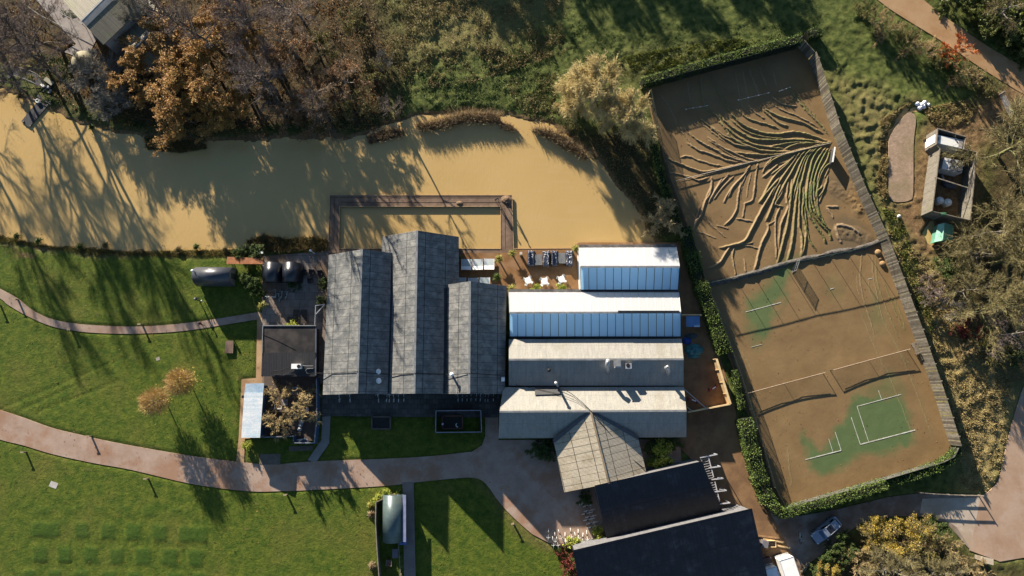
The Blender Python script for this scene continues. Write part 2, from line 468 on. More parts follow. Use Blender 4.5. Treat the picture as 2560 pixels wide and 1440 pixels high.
def build_ground():
    st = 0.3
    xs = np.arange(-104, 104.01, st); ys = np.arange(-44, 92.01, st)
    X, Y = np.meshgrid(xs, ys); sh = X.shape
    x, y = X.ravel(), Y.ravel()
    wx = x + (fbm(x, y, 3, 3.0, 3) - 0.5) * 1.6; wy = y + (fbm(x, y, 11, 3.0, 3) - 0.5) * 1.6
    def soft(pix, w=2.0, warp=True):
        d = sdist(wx if warp else x, wy if warp else y, world2(pix), 6.0)
        return np.clip(0.5 + d / w, 0, 1)
    lawn = soft(LAWN, 0.6)
    dry = np.zeros(x.shape); litter = np.zeros(x.shape); dirt = np.zeros(x.shape); amp = np.full(x.shape, 0.16)
    # tawny rough grass down the right side
    dry = np.maximum(dry, soft([(2215, 560), (2300, 640), (2420, 700), (2480, 900), (2560, 940), (2500, 1235), (2400, 1230), (2385, 1100), (2300, 820)], 5) * 0.9)
    dry = np.maximum(dry, soft([(2205, 430), (2225, 300), (2290, 250), (2250, 300), (2215, 420), (2215, 520)], 3) * 0.75)
    dry = np.maximum(dry, soft([(2070, 190), (2200, 220), (2260, 290), (2215, 560), (2180, 500)], 5) * (0.25 + 0.5 * fbm(x, y, 77, 1.3, 3)))
    amp = amp + soft([(2060, 150), (2270, 230), (2260, 300), (2215, 560), (2180, 500)], 3) * 0.06
    dry = np.maximum(dry, soft([(1000, -60), (1420, -60), (1400, 30), (1250, 120), (1000, 150)], 4) * 0.45)
    dry = np.maximum(dry, soft([(1480, 200), (1560, 140), (1800, 110), (1800, 150), (1620, 200)], 4) * 0.3)
    # wood floor
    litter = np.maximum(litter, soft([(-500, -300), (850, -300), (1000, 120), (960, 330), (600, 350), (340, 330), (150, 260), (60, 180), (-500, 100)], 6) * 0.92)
    litter = np.maximum(litter, soft([(2420, 180), (2700, 260), (2700, 900), (2530, 960), (2480, 880), (2400, 700), (2440, 560), (2480, 300)], 5) * 0.85)
    litter = np.maximum(litter, soft([(2060, 1400), (2180, 1310), (2330, 1300), (2430, 1390), (2480, 1420), (2600, 1420), (2600, 1700), (2000, 1700), (2010, 1440)], 3) * 0.85)
    litter = np.maximum(litter, soft([(1420, 320), (1600, 330), (1700, 560), (1640, 600)], 4) * 0.8)
    # bare earth round the plant compound, banks and road edges
    dirt = np.maximum(dirt, soft([(2250, 500), (2300, 330), (2340, 290), (2500, 240), (2560, 270), (2480, 350), (2450, 380), (2440, 560), (2350, 640), (2310, 640), (2230, 545)], 3) * 0.9)
    dirt = np.maximum(dirt, soft([(2500, 240), (2540, 210), (2700, 240), (2700, 330), (2560, 300)], 3))
    dirt = np.maximum(dirt, soft([(2226, 510), (2290, 500), (2340, 640), (2300, 650)], 3))
    dirt = np.maximum(dirt, soft([(-500, 570), (0, 588), (110, 612), (330, 628), (640, 618), (660, 640), (440, 640), (230, 636), (60, 606), (-500, 600)], 1.6) * 0.75)
    dirt = np.maximum(dirt, soft([(40, 615), (90, 630), (80, 660), (55, 665), (45, 640)], 2.5) * (fbm(x, y, 71, 1.2, 3) > 0.5) * 0.9)
    dirt = np.maximum(dirt, soft([(1660, 430), (1600, 330), (1612, 325), (1680, 470)], 1.5) * 0.8)
    dirt = np.maximum(dirt, soft([(1190, 1200), (1225, 1220), (1300, 1310), (1380, 1365), (1370, 1375), (1280, 1310)], 2.0) * 0.5)
    amp = np.where(lawn > 0.5, 0.02, amp)
    amp = amp + dry * 0.16
    amp = np.where(litter > 0.5, 0.12, amp)
    patch = np.zeros(x.shape)
    # squares of longer grass left on the lower lawn
    sq = [(82, 1307, 153, 1341), (188, 1307, 224, 1344), (254, 1308, 289, 1347), (317, 1311, 355, 1349), (382, 1313, 417, 1350), (448, 1317, 517, 1354),
          (83, 1365, 118, 1403), (146, 1366, 180, 1404), (212, 1368, 246, 1406), (277, 1370, 310, 1409), (340, 1371, 378, 1411), (406, 1372, 443, 1412), (472, 1375, 508, 1415),
          (98, 1268, 130, 1284), (160, 1268, 196, 1283), (236, 1266, 261, 1284), (294, 1266, 326, 1287), (358, 1267, 391, 1290), (424, 1270, 456, 1291),
          (60, 1425, 92, 1460), (122, 1425, 156, 1460), (188, 1426, 222, 1460), (255, 1428, 290, 1462), (320, 1430, 356, 1462), (420, 1432, 455, 1462), (486, 1433, 520, 1462)]
    for a, b, c, d in sq:
        patch = np.maximum(patch, np.clip(0.5 + sdist(wx * 0.12 + x * 0.88, wy * 0.12 + y * 0.88, world2([(a, b), (c, b + 1), (c, d + 1), (a, d)]), 3.0) / 0.25, 0, 1) * (0.85 if b > 1300 else 0.45))
    # heights: tussocks, shore, beds under the paving
    t1 = fbm(x, y, 21, 0.95, 3, 0.6); t2 = fbm(x, y, 37, 7.0, 3)
    lump = np.clip((t1 - 0.42) * 3.2, 0, 1)
    l2 = np.clip((fbm(x, y, 91, 0.75, 2) - 0.4) * 3, 0, 1); tz = soft([(2060, 150), (2270, 230), (2260, 300), (2215, 560), (2180, 500)], 3)
    z = (lump - 0.15) * amp + l2 * 0.16 * tz + (t2 - 0.5) * np.where(lawn > 0.3, 0.02, 0.25)
    z += patch * (0.07 + 0.08 * t1)
    # tyre tracks and ruts on the lawn
    for ln in ([(0, 1022), (140, 965), (320, 890)], [(60, 1022), (180, 968)], [(95, 1030), (240, 975), (300, 950)]):
        d, _ = pdist(x, y, world2(ln)); z -= 0.07 * np.exp(-(d / 0.22) ** 2)
    sd_p = sdist(x + (fbm(x, y, 5, 1.5, 3) - 0.5) * 1.3, y + (fbm(x, y, 6, 1.5, 3) - 0.5) * 1.3, POND_W, 6.0)
    bank = np.clip(-sd_p / 1.6, 0, 1)
    z = np.where(sd_p > 0, WATER_Z - 0.05 - np.minimum(0.7, sd_p * 0.35), z * bank + WATER_Z * (1 - bank) + 0.03)
    dirt = np.maximum(dirt, np.where(sd_p > -0.7, 0.8, 0))
    cov = sdist(x, y, COURT_W, 3.0)
    for nm, (pix, zz) in SHEETS.items():
        cov = np.maximum(cov, sdist(x, y, world2(pix), 3.0))
    k = np.clip((cov + 0.35) / 0.35, 0, 1)
    z = z * (1 - k) + np.minimum(z, -0.12) * k
    # ditch and bank beside the gravel strip
    d, _ = pdist(x, y, world2([(2310, 270), (2265, 275), (2238, 310), (2215, 345), (2212, 380)])); z -= 0.5 * np.exp(-(d / 0.7) ** 2)
    d, _ = pdist(x, y, world2([(2330, 560), (2318, 585), (2330, 600)])); z -= 0.6 * np.exp(-(d / 0.8) ** 2)
    idx = np.arange(sh[0] * sh[1]).reshape(sh)
    q = np.stack([idx[:-1, :-1], idx[:-1, 1:], idx[1:, 1:], idx[1:, :-1]], axis=-1).reshape(-1, 4)
    A = dict(lawn=lawn, dry=dry, litter=litter, dirt=dirt, patch=patch)
    V = np.stack([x, y, z], axis=1)
    isl = lawn[q].mean(axis=1) > 0.5
    def sub(name, sel):
        qq = q[sel]; used, inv = np.unique(qq, return_inverse=True)
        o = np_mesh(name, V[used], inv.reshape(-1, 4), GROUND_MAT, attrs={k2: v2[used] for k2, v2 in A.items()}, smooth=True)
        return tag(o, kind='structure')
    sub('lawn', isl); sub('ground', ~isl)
    # the land beyond, out to the horizon
    m = MB()
    xa, xb, ya, yb = xs[0], xs[-1], ys[0], ys[-1]; L = 3000
    for qd in ([(-L, -L), (L, -L), (L, ya), (-L, ya)], [(-L, yb), (L, yb), (L, L), (-L, L)], [(-L, ya), (xa, ya), (xa, yb), (-L, yb)], [(xb, ya), (L, ya), (L, yb), (xb, yb)]):
        m.add([(p[0], p[1], -0.08) for p in qd], [(0, 1, 2, 3)])
    tag(m.build('fields', GROUND_MAT), kind='structure')
    return (xs, ys, z.reshape(sh))
GX, GY, GZ = build_ground()
def gz(x, y):
    i = int(round((x - GX[0]) / 0.3)); j = int(round((y - GY[0]) / 0.3))
    if 0 <= i < len(GX) and 0 <= j < len(GY): return float(GZ[j, i])
    return -0.08

# ---------------------------------------------------------------- flood water
wm = NM('muddy_water', 0.12, 0.35)
w1 = wm.noise(0.05, 3); w2 = wm.noise(0.35, 4)
wc = wm.mix(wm.ramp(w1, [(0.3, 0), (0.7, 1)]), (0.405, 0.274, 0.106), (0.46, 0.318, 0.131))
wc = wm.mix(wm.ramp(wm.noise(0.5, 5, 0.7, wm.scaled((0.35, 1.6, 1), R(15))), [(0.52, 0), (0.7, 0.6)]), wc, (0.44, 0.31, 0.14))
wm.color(wc)
wvec = wm.scaled((3.4, 0.8, 1), R(12))
wm.bump(wm.math('ADD', wm.noise(1.1, 3, 0.6, wvec), wm.math('MULTIPLY', wm.noise(3.0, 3), 0.35)), 0.3, 0.06)
m = MB()
m.add([(p[0], p[1], WATER_Z) for p in [( -110, 2), (70, 2), (70, 75), (-110, 75)]], [(0, 1, 2, 3)])
pw = np.array(POND_W); cx, cy = pw.mean(axis=0)
tag(m.build('pond_water', wm.mat), kind='structure')

# ---------------------------------------------------------------- paved and muddy surfaces
def paving(name, c1, c2, scale=0.6, fine=9.0, stain=None, rough=0.85, bump=0.25, brick=None):
    k = NM(name, rough, 0.25)
    c = k.mix(k.ramp(k.noise(scale, 5, 0.6), [(0.33, 0), (0.66, 1)]), c1, c2)
    if stain: c = k.mix(k.ramp(k.noise(0.22, 5, 0.65), [(0.48, 0), (0.62, 0.85)]), c, stain)
    c = k.mix(k.ramp(k.noise(fine, 4, 0.7), [(0.3, 0.3), (0.55, 0)]), c, tuple(x * 0.45 for x in c2))
    h = k.noise(fine, 5, 0.7)
    if brick:
        b = k.n('ShaderNodeTexBrick'); k.link(k.co(), b.inputs['Vector'])
        b.inputs['Scale'].default_value = 1.0; b.inputs['Brick Width'].default_value = brick[0]; b.inputs['Row Height'].default_value = brick[1]
        b.inputs['Mortar Size'].default_value = 0.02; b.inputs['Color1'].default_value = (1, 1, 1, 1); b.inputs['Color2'].default_value = (0.62, 0.62, 0.62, 1); b.inputs['Mortar'].default_value = (0.2, 0.2, 0.2, 1)
        c = k.mix(1.0, c, b.outputs['Color'], 'MULTIPLY')
    k.color(c); k.bump(h, bump, 0.05)
    return k.mat
PM = {
    'narrow_path': paving('pink_concrete', (0.27, 0.19, 0.145), (0.34, 0.255, 0.20), stain=(0.24, 0.15, 0.10)),
    'main_path': paving('red_washed_concrete', (0.28, 0.19, 0.14), (0.37, 0.28, 0.22), 0.4, stain=(0.27, 0.15, 0.09)),
    'concrete_path': paving('grey_concrete', (0.16, 0.135, 0.12), (0.21, 0.175, 0.155)),
    'garden_path': paving('pale_concrete', (0.2, 0.18, 0.16), (0.26, 0.24, 0.215)),
    'shed_path': paving('tan_concrete', (0.34, 0.22, 0.115), (0.43, 0.29, 0.165), stain=(0.25, 0.14, 0.07)),
    'flagstone_terrace': paving('dark_flagstones', (0.085, 0.078, 0.07), (0.14, 0.125, 0.11), brick=(0.95, 0.75)),
    'courtyard': paving('muddy_flagstones', (0.20, 0.14, 0.10), (0.26, 0.23, 0.205), 0.25, stain=(0.18, 0.115, 0.07), brick=(1.5, 1.2)),
    'muddy_terrace': paving('mud_covered_terrace', (0.17, 0.085, 0.032), (0.235, 0.125, 0.052), 0.8, stain=(0.27, 0.16, 0.085)),
    'side_passage': paving('wet_mud', (0.17, 0.095, 0.048), (0.24, 0.145, 0.07), 0.5, stain=(0.13, 0.075, 0.04)),
    'driveway': paving('muddy_tarmac', (0.13, 0.085, 0.058), (0.185, 0.14, 0.105), 0.5, stain=(0.27, 0.22, 0.18)),
    'concrete_apron': paving('dusty_concrete', (0.36, 0.30, 0.235), (0.44, 0.38, 0.31), 0.5, stain=(0.33, 0.24, 0.165)),
    'road': paving('mud_washed_road', (0.29, 0.185, 0.12), (0.36, 0.25, 0.175), 0.3, stain=(0.37, 0.28, 0.215)),
    'lane': paving('mud_washed_lane', (0.30, 0.185, 0.09), (0.36, 0.235, 0.13), 0.3, stain=(0.27, 0.155, 0.07)),
    'gravel_strip': paving('pink_gravel', (0.24, 0.17, 0.115), (0.35, 0.25, 0.175), 1.2, 3.0, stain=(0.22, 0.17, 0.1), bump=1.0),
    'barn_path': paving('grey_stone_path', (0.22, 0.19, 0.17), (0.3, 0.27, 0.25)),
    'nursery_yard': paving('dark_yard_floor', (0.075, 0.055, 0.043), (0.11, 0.085, 0.068)),
}
for nm, (pix, zz) in SHEETS.items():
    m = MB()
    m.prism(world2(pix, zz), zz - (0.8 if nm in ('muddy_terrace', 'courtyard') else 0.16), zz)
    tag(m.build(nm, PM[nm]), kind='structure')

# ---------------------------------------------------------------- tennis courts under mud
def poly_soft(x, y, pix, w):
    return np.clip(0.5 + sdist(x, y, world2(pix), 6.0) / w, 0, 1)
F_ = 1.0
def crop2(pts): return [(1600 + a / 3.6, 100 + b / 3.6) for a, b in pts]
def crop3(pts): return [(1660 + a / 3.6, 450 + b / 3.6) for a, b in pts]
# folds of the torn-up artificial turf: (points, height, width, greenness)
FOLDS = []
for pts, h, w, g in [
    ([(1690, 980), (1640, 1060), (1590, 1180), (1560, 1300), (1555, 1440)], .36, .27, .8), ([(1640, 960), (1560, 1050), (1520, 1200), (1500, 1330), (1490, 1450)], .38, .27, .8), ([(1600, 960), (1510, 1060), (1470, 1200), (1440, 1330), (1420, 1450)], .38, .27, .8),
    ([(1560, 960), (1470, 1060), (1420, 1180), (1370, 1320), (1330, 1440)], .38, .28, .6), ([(1500, 980), (1420, 1080), (1360, 1190), (1290, 1310), (1220, 1440)], .36, .28, .5), ([(1450, 990), (1390, 1080), (1310, 1190), (1220, 1330), (1170, 1440)], .32, .26, .4),
    ([(1400, 1020), (1330, 1110), (1230, 1200), (1160, 1300), (1090, 1440)], .34, .3, .3), ([(1700, 1000), (1680, 1080), (1620, 1180), (1590, 1280)], .34, .26, .7), ([(1710, 1110), (1650, 1160), (1600, 1290), (1580, 1440)], .34, .26, .7), ([(1690, 1220), (1655, 1340), (1600, 1420)], .26, .24, .4), ([(1640, 1310), (1600, 1360)], .22, .22, .3),
    ([(1670, 970), (1600, 1070), (1550, 1200), (1530, 1330), (1525, 1450)], .36, .25, .8), ([(1580, 960), (1490, 1060), (1440, 1190), (1400, 1330), (1375, 1450)], .34, .25, .6),
    ([(330, 780), (420, 880), (470, 960)], .14, .2, 0), ([(560, 760), (660, 840), (770, 930)], .16, .2, .1), ([(640, 780), (740, 850), (830, 890), (960, 930)], .2, .2, .2), ([(800, 700), (900, 790), (1020, 850), (1150, 880), (1300, 880)], .26, .25, .4), ([(620, 905), (720, 970), (840, 1050), (960, 1085)], .2, .22, .1),
    ([(1700, 1150), (1660, 1240)], .2, .2, .2), ([(740, 1240), (690, 1340), (640, 1440)], .14, .18, 0), ([(1000, 1200), (975, 1300), (960, 1420)], .12, .16, 0), ([(920, 1280), (910, 1360), (905, 1440)], .1, .15, 0),
    ([(540, 330), (580, 600), (700, 690), (820, 880), (980, 960), (1130, 1000), (1380, 1005)], 0.34, 0.34, 0.5),
    ([(640, 330), (720, 500), (800, 640), (920, 760), (1080, 830), (1230, 850), (1380, 830), (1530, 860), (1700, 920)], 0.42, 0.36, 0.6),
    ([(700, 660), (790, 760), (960, 870), (1090, 900), (1300, 900), (1480, 900), (1640, 925)], 0.40, 0.34, 0.6),
    ([(520, 690), (640, 790), (740, 880), (860, 940), (1010, 970)], 0.30, 0.32, 0.3),
    ([(700, 730), (830, 840), (960, 920), (1100, 960), (1280, 975)], 0.36, 0.32, 0.5),
    ([(870, 620), (960, 700), (1060, 740), (1160, 765), (1250, 800)], 0.26, 0.28, 0.4),
    ([(960, 580), (1040, 660), (1120, 710)], 0.2, 0.26, 0.2),
    ([(1090, 610), (1170, 690), (1250, 750), (1330, 780)], 0.3, 0.3, 0.3),
    ([(1110, 610), (1230, 680), (1370, 720), (1490, 760), (1560, 800), (1650, 840)], 0.34, 0.3, 0.4),
    ([(1180, 500), (1250, 560), (1330, 590), (1410, 600)], 0.22, 0.28, 0.1),
    ([(1190, 580), (1290, 640), (1400, 680), (1520, 740), (1600, 790)], 0.2, 0.22, 0.1),
    ([(1330, 420), (1410, 530), (1500, 640), (1600, 740), (1700, 860)], 0.22, 0.24, 0.5),
    ([(1400, 470), (1480, 580), (1570, 690), (1660, 800)], 0.2, 0.2, 0.5),
    ([(610, 880), (730, 960), (850, 1020), (960, 1070), (1060, 1095)], 0.3, 0.28, 0.1),
    ([(440, 840), (560, 930), (680, 990), (790, 1050), (920, 1090), (1040, 1100)], 0.3, 0.3, 0.1),
    ([(420, 930), (520, 990), (620, 1020), (720, 1060), (800, 1090), (900, 1100)], 0.26, 0.28, 0.1),
    ([(360, 1060), (430, 1045), (520, 1080), (640, 1115), (740, 1135)], 0.2, 0.26, 0.1),
    ([(200, 1050), (330, 1105), (450, 1150), (560, 1185), (660, 1175), (800, 1145), (900, 1120), (1030, 1090)], 0.34, 0.28, 0.1),
    ([(220, 1190), (330, 1205), (450, 1235), (530, 1265), (620, 1235)], 0.22, 0.24, 0),
    ([(860, 1010), (980, 1030), (1110, 1035), (1250, 1030), (1400, 1010)], 0.36, 0.3, 0.3),
    ([(1160, 960), (1280, 940), (1410, 920), (1560, 930)], 0.32, 0.26, 0.5),
    ([(1310, 980), (1400, 940), (1560, 930), (1700, 930)], 0.36, 0.28, 0.5),
    ([(340, 1280), (600, 1215), (800, 1160), (1000, 1110), (1150, 1070), (1350, 1010), (1500, 965)], 0.16, 0.14, 0.1),
    ([(1720, 920), (1560, 960), (1400, 1010), (1230, 1060), (1110, 1160)], 0.4, 0.3, 0.4),
    ([(1240, 1120), (1170, 1180), (1100, 1240)], 0.25, 0.28, 0.1),
    ([(1400, 1040), (1300, 1120), (1180, 1210)], 0.3, 0.3, 0.3),
    ([(1190, 1060), (1130, 1130), (1100, 1200)], 0.2, 0.2, 0.1),
    ([(1060, 1110), (1040, 1230), (1020, 1390)], 0.22, 0.24, 0.1),
    ([(990, 1130), (930, 1220), (840, 1320), (790, 1420)], 0.25, 0.26, 0.1),
    ([(650, 1230), (630, 1340), (590, 1430)], 0.22, 0.25, 0),
    ([(800, 1210), (700, 1320), (630, 1440)], 0.24, 0.26, 0),
    ([(850, 1220), (740, 1330), (660, 1440)], 0.18, 0.2, 0),
    ([(960, 1180), (940, 1250), (900, 1330), (890, 1440)], 0.15, 0.18, 0),
    ([(170, 480), (270, 620), (330, 780)], 0.12, 0.2, 0), ([(420, 380), (450, 560)], 0.1, 0.18, 0), ([(850, 260), (890, 480), (920, 620)], 0.12, 0.2, 0.2),
    ([(970, 240), (1040, 420), (1080, 500)], 0.1, 0.2, 0), ([(1070, 240), (1140, 420)], 0.1, 0.2, 0), ([(920, 260), (950, 420), (980, 560)], 0.1, 0.2, 0), ([(1200, 280), (1230, 420)], 0.08, 0.2, 0), ([(540, 330), (570, 560)], 0.12, 0.2, 0.2)]:
    if h > 0: FOLDS.append((crop2(pts), h, w, g))
for pts, h, w, g in [
    ([(520, -10), (470, 70), (420, 160), (400, 210)], 0.2, 0.24, 0), ([(440, -10), (410, 130), (370, 190), (330, 320), (290, 370), (245, 480)], 0.3, 0.3, 0), ([(325, 240), (290, 340), (250, 460)], 0.18, 0.22, 0),
    ([(670, 0), (610, 70), (560, 150), (535, 210)], 0.2, 0.24, 0), ([(690, 20), (665, 150), (655, 250), (610, 340), (540, 410)], 0.26, 0.26, 0), ([(470, 410), (530, 425), (580, 440)], 0.15, 0.2, 0),
    ([(825, -10), (805, 130), (785, 190), (715, 215)], 0.22, 0.25, 0), ([(730, 200), (715, 290), (705, 340)], 0.18, 0.22, 0), ([(650, 350), (720, 360), (800, 375)], 0.18, 0.22, 0),
    ([(1030, -10), (960, 70), (900, 140), (855, 205)], 0.4, 0.36, 0.4), ([(1010, 30), (955, 130), (880, 260), (835, 345), (780, 450), (720, 550), (600, 590), (500, 610)], 0.42, 0.36, 0.25),
    ([(590, 600), (540, 680), (490, 750), (380, 800)], 0.34, 0.34, 0.1), ([(630, 600), (615, 690), (630, 780), (645, 860)], 0.22, 0.24, 0.1), ([(640, 570), (720, 575), (800, 565)], 0.2, 0.24, 0.2),
    ([(1050, 30), (1000, 150), (960, 260), (915, 370)], 0.36, 0.34, 0.35), ([(930, 390), (935, 450), (880, 560), (850, 660), (830, 750), (808, 820)], 0.36, 0.34, 0.1),
    ([(1080, 40), (1050, 130), (1000, 220), (1070, 240)], 0.3, 0.3, 0.4), ([(1050, 230), (1005, 340), (1000, 440), (1005, 590), (1010, 710)], 0.26, 0.26, 0.05), ([(1000, 370), (930, 405)], 0.15, 0.2, 0),
    ([(1120, 0), (1100, 160), (1110, 260), (1050, 400), (1030, 620)], 0.34, 0.32, 0.1), ([(1150, 0), (1140, 140), (1120, 300), (1100, 430), (1060, 580), (1020, 750)], 0.44, 0.36, 0.45),
    ([(1210, 0), (1190, 150), (1170, 330), (1160, 470), (1140, 600), (1105, 735)], 0.42, 0.36, 0.45), ([(1220, 20), (1215, 200), (1210, 400), (1240, 540), (1230, 690)], 0.4, 0.32, 0.5),
    ([(1250, 60), (1250, 200), (1240, 300), (1275, 460), (1260, 600), (1235, 690)], 0.38, 0.3, 0.7), ([(1280, 40), (1260, 200), (1270, 320), (1300, 520), (1370, 640)], 0.3, 0.22, 0.8),
    ([(1290, 0), (1275, 140), (1290, 280), (1370, 420), (1430, 500), (1450, 570)], 0.42, 0.3, 0.9), ([(1310, 0), (1300, 160), (1330, 300), (1400, 400), (1480, 470), (1500, 540)], 0.42, 0.3, 1.0),
    ([(1335, 0), (1320, 150), (1350, 280), (1420, 380), (1490, 450)], 0.42, 0.28, 1.0), ([(1360, 10), (1345, 130), (1375, 260), (1400, 340)], 0.36, 0.28, 0.9), ([(1390, 60), (1375, 160), (1390, 280), (1450, 400)], 0.32, 0.26, 0.7),
    ([(1430, 60), (1370, 110), (1360, 170)], 0.26, 0.26, 0.4), ([(1450, 30), (1425, 120), (1390, 210)], 0.22, 0.22, 0.3),
    ([(720, 710), (730, 780), (735, 835)], 0.15, 0.2, 0), ([(290, 460), (380, 490), (470, 530)], 0.12, 0.2, 0), ([(340, 330), (440, 420), (560, 520)], 0.14, 0.2, 0), ([(720, 590), (790, 600), (860, 625)], 0.16, 0.2, 0),
    ([(1545, 410), (1600, 405), (1700, 440), (1760, 490)], 0.28, 0.5, 0), ([(1540, 410), (1560, 500), (1600, 570)], 0.2, 0.5, 0), ([(1460, 240), (1530, 240), (1570, 240)], 0.2, 0.4, 0), ([(1460, 250), (1500, 300), (1520, 350)], 0.15, 0.35, 0),
    ([(1740, 650), (1775, 660), (1770, 760), (1765, 900), (1800, 1100), (1850, 1250), (1900, 1430)], 0.09, 0.14, 0.1), ([(1875, 680), (1880, 850), (1930, 1100), (1980, 1300)], 0.07, 0.13, 0.1), ([(1905, 700), (1915, 900), (1970, 1080), (2060, 1300), (2120, 1440)], 0.09, 0.14, 0.3),
    ([(1970, 900), (2040, 1080), (2110, 1250), (2180, 1380)], 0.08, 0.14, 0.4), ([(1840, 900), (1850, 1000), (1920, 1150), (1940, 1240)], 0.05, 0.12, 0.2), ([(2060, 1050), (2130, 1200), (2170, 1350)], 0.07, 0.14, 0.4), ([(1735, 850), (1740, 980), (1760, 1040)], 0.05, 0.12, 0)]:
    FOLDS.append((crop3(pts), h, w, g))
for pts in ([(1885, 945), (1870, 905), (1845, 870), (1800, 780), (1760, 715)], [(2142, 760), (2200, 900), (2225, 945), (2290, 1110)], [(2245, 870), (2290, 980), (2330, 1090)], [(1968, 1120), (1975, 1180), (1978, 1215)], [(2205, 800), (2250, 880), (2275, 910)]):
    FOLDS.append((pts, 0.05, 0.12, 0.2))

def build_court():
    st = 0.095
    cw = np.array(COURT_W)
    xs = np.arange(cw[:, 0].min(), cw[:, 0].max() + st, st); ys = np.arange(cw[:, 1].min(), cw[:, 1].max() + st, st)
    X, Y = np.meshgrid(xs, ys); sh = X.shape; x, y = X.ravel(), Y.ravel()
    ins = sdist(x, y, COURT_W, 2.0) > -0.02
    z = np.zeros(x.shape); green = np.zeros(x.shape); crest_light = np.zeros(x.shape)
    z += (fbm(x, y, 51, 2.2, 4) - 0.5) * 0.05
    nz = (fbm(x, y, 52, 0.5, 3) - 0.5)
    gw = fbm(x, y, 57, 0.6, 2)
    for pts, h, w, g in FOLDS:
        ln = world2(curve(pts, False, 4)); la = np.array(ln)
        s = (x > la[:, 0].min() - 1.6) & (x < la[:, 0].max() + 1.6) & (y > la[:, 1].min() - 1.6) & (y < la[:, 1].max() + 1.6)
        if not s.any(): continue
        d, t = pdist(x[s] + nz[s] * 0.22, y[s] + nz[s] * 0.22, ln)
        taper = np.clip(np.minimum(t, 1 - t) * 6 + 0.25, 0, 1)
        f = h * 0.66 * np.clip(1 - (d / (w * 0.52)) ** 2, 0, 1) ** 0.8 * taper
        z[s] = np.maximum(z[s], f + z[s] * 0.4)
        crest_light[s] = np.maximum(crest_light[s], np.clip(f / max(h * .66, .02) - 0.25, 0, 1) * (0.9 if g < .3 else .5))
        if g > 0:
            green[s] = np.maximum(green[s], np.exp(-((d - 0.06) / 0.10) ** 2) * min(1, g * 1.25) * taper * np.clip(gw[s] * 2.2 - 0.2, 0.15, 1))
    # mud mounds left by the flood in the corner
    for pts, h, w in (([(2085, 470), (2130, 500), (2150, 520)], 0.12, 1.0), ([(2100, 580), (2140, 585), (2165, 600)], 0.16, 1.1), ([(2130, 470), (2145, 530)], 0.1, 0.9)):
        d, t = pdist(x, y, world2(pts)); z += h * np.clip(1.2 - d / w, 0, 1) ** 0.7 * (0.8 + nz)
    wx = x + (fbm(x, y, 61, 2.2, 5, .62) - 0.5) * 3.0; wy = y + (fbm(x, y, 62, 2.2, 5, .62) - 0.5) * 3.0
    turf = np.zeros(x.shape)
    for pix, w, k in (
        ([(2128, 985), (2255, 985), (2285, 1080), (2270, 1120), (2200, 1140), (2100, 1160), (2050, 1185), (2025, 1170), (1998, 1090), (2010, 1080), (2040, 1120), (2075, 1105), (2090, 1070), (2120, 1040)], 1.4, 0.96),
        ([(2150, 980), (2225, 945), (2250, 990)], 3.0, 0.7),
        ([(1918, 705), (1958, 668), (1980, 664), (1975, 700), (1950, 755), (1935, 800), (1910, 850), (1880, 850), (1862, 775), (1875, 745), (1915, 720)], 1.4, 0.9),
        ([(1862, 770), (1950, 755), (1930, 830), (1900, 870), (1860, 830)], 2.0, 0.45),
        ([(2075, 700), (2100, 715), (2095, 735), (2070, 725)], 2.5, 0.35), ([(2185, 730), (2205, 790), (2195, 830), (2180, 790)], 2.0, 0.5), ([(1965, 640), (1998, 640), (1985, 662), (1935, 672)], 2.0, 0.7)):
        turf = np.maximum(turf, np.clip(0.5 + sdist(wx, wy, world2(pix), 6.0) / w, 0, 1) * k)
    wetc = np.zeros(x.shape)
    for pix, w in (([(2040, 640), (2100, 600), (2080, 560), (2110, 540), (2160, 560), (2185, 590), (2200, 606), (2100, 632)], 2.0), ([(2085, 400), (2120, 460), (2085, 520), (2075, 470)], 2.0)):
        wetc = np.maximum(wetc, np.clip(0.5 + sdist(wx, wy, world2(pix), 6.0) / w, 0, 1))
    idx = np.arange(sh[0] * sh[1]).reshape(sh)
    q = np.stack([idx[:-1, :-1], idx[:-1, 1:], idx[1:, 1:], idx[1:, :-1]], axis=-1).reshape(-1, 4)
    q = q[ins[q].all(axis=1)]
    used, inv = np.unique(q, return_inverse=True)
    k = NM('mud_covered_turf', 0.75, 0.3)
    mud = k.mix(k.ramp(k.noise(0.25, 5), [(0.3, 0), (0.7, 1)]), (0.15, 0.094, 0.039), (0.205, 0.132, 0.058))
    mud = k.mix(k.ramp(k.noise(3.0, 5, 0.7), [(0.3, 0.35), (0.5, 0)]), mud, (0.13, 0.07, 0.028))
    mud = k.mix(k.math('MULTIPLY', k.attr('wet'), 0.75), mud, (0.105, 0.078, 0.045))
    mud = k.mix(k.attr('turf'), mud, k.mix(k.noise(0.8, 4), (0.058, 0.098, 0.033), (0.085, 0.125, 0.045)))
    mud = k.mix(k.attr('crest_light'), mud, k.mix(k.noise(2.5, 4), (0.22, 0.155, 0.095), (0.31, 0.235, 0.155)))  # sunlight on the fold tops painted paler into the mud colour
    mud = k.mix(k.attr('green'), mud, k.mix(k.noise(2.0, 3), (0.05, 0.075, 0.016), (0.15, 0.17, 0.05)))
    k.color(mud)
    k.bump(k.noise(6.0, 5, 0.7), 0.22, 0.05)
    o = np_mesh('tennis_court', np.stack([x, y, z + 0.05], axis=1)[used], inv.reshape(-1, 4), k.mat, attrs=dict(crest_light=crest_light[used], green=green[used], turf=turf[used], wet=wetc[used]), smooth=True)
    tag(o, kind='structure')
build_court()
m = MB()
m.prism(world2(COURT), -0.3, -0.02)
tag(m.build('court_base', plain('court_base_mud', (0.17, 0.1, 0.045))), kind='structure')
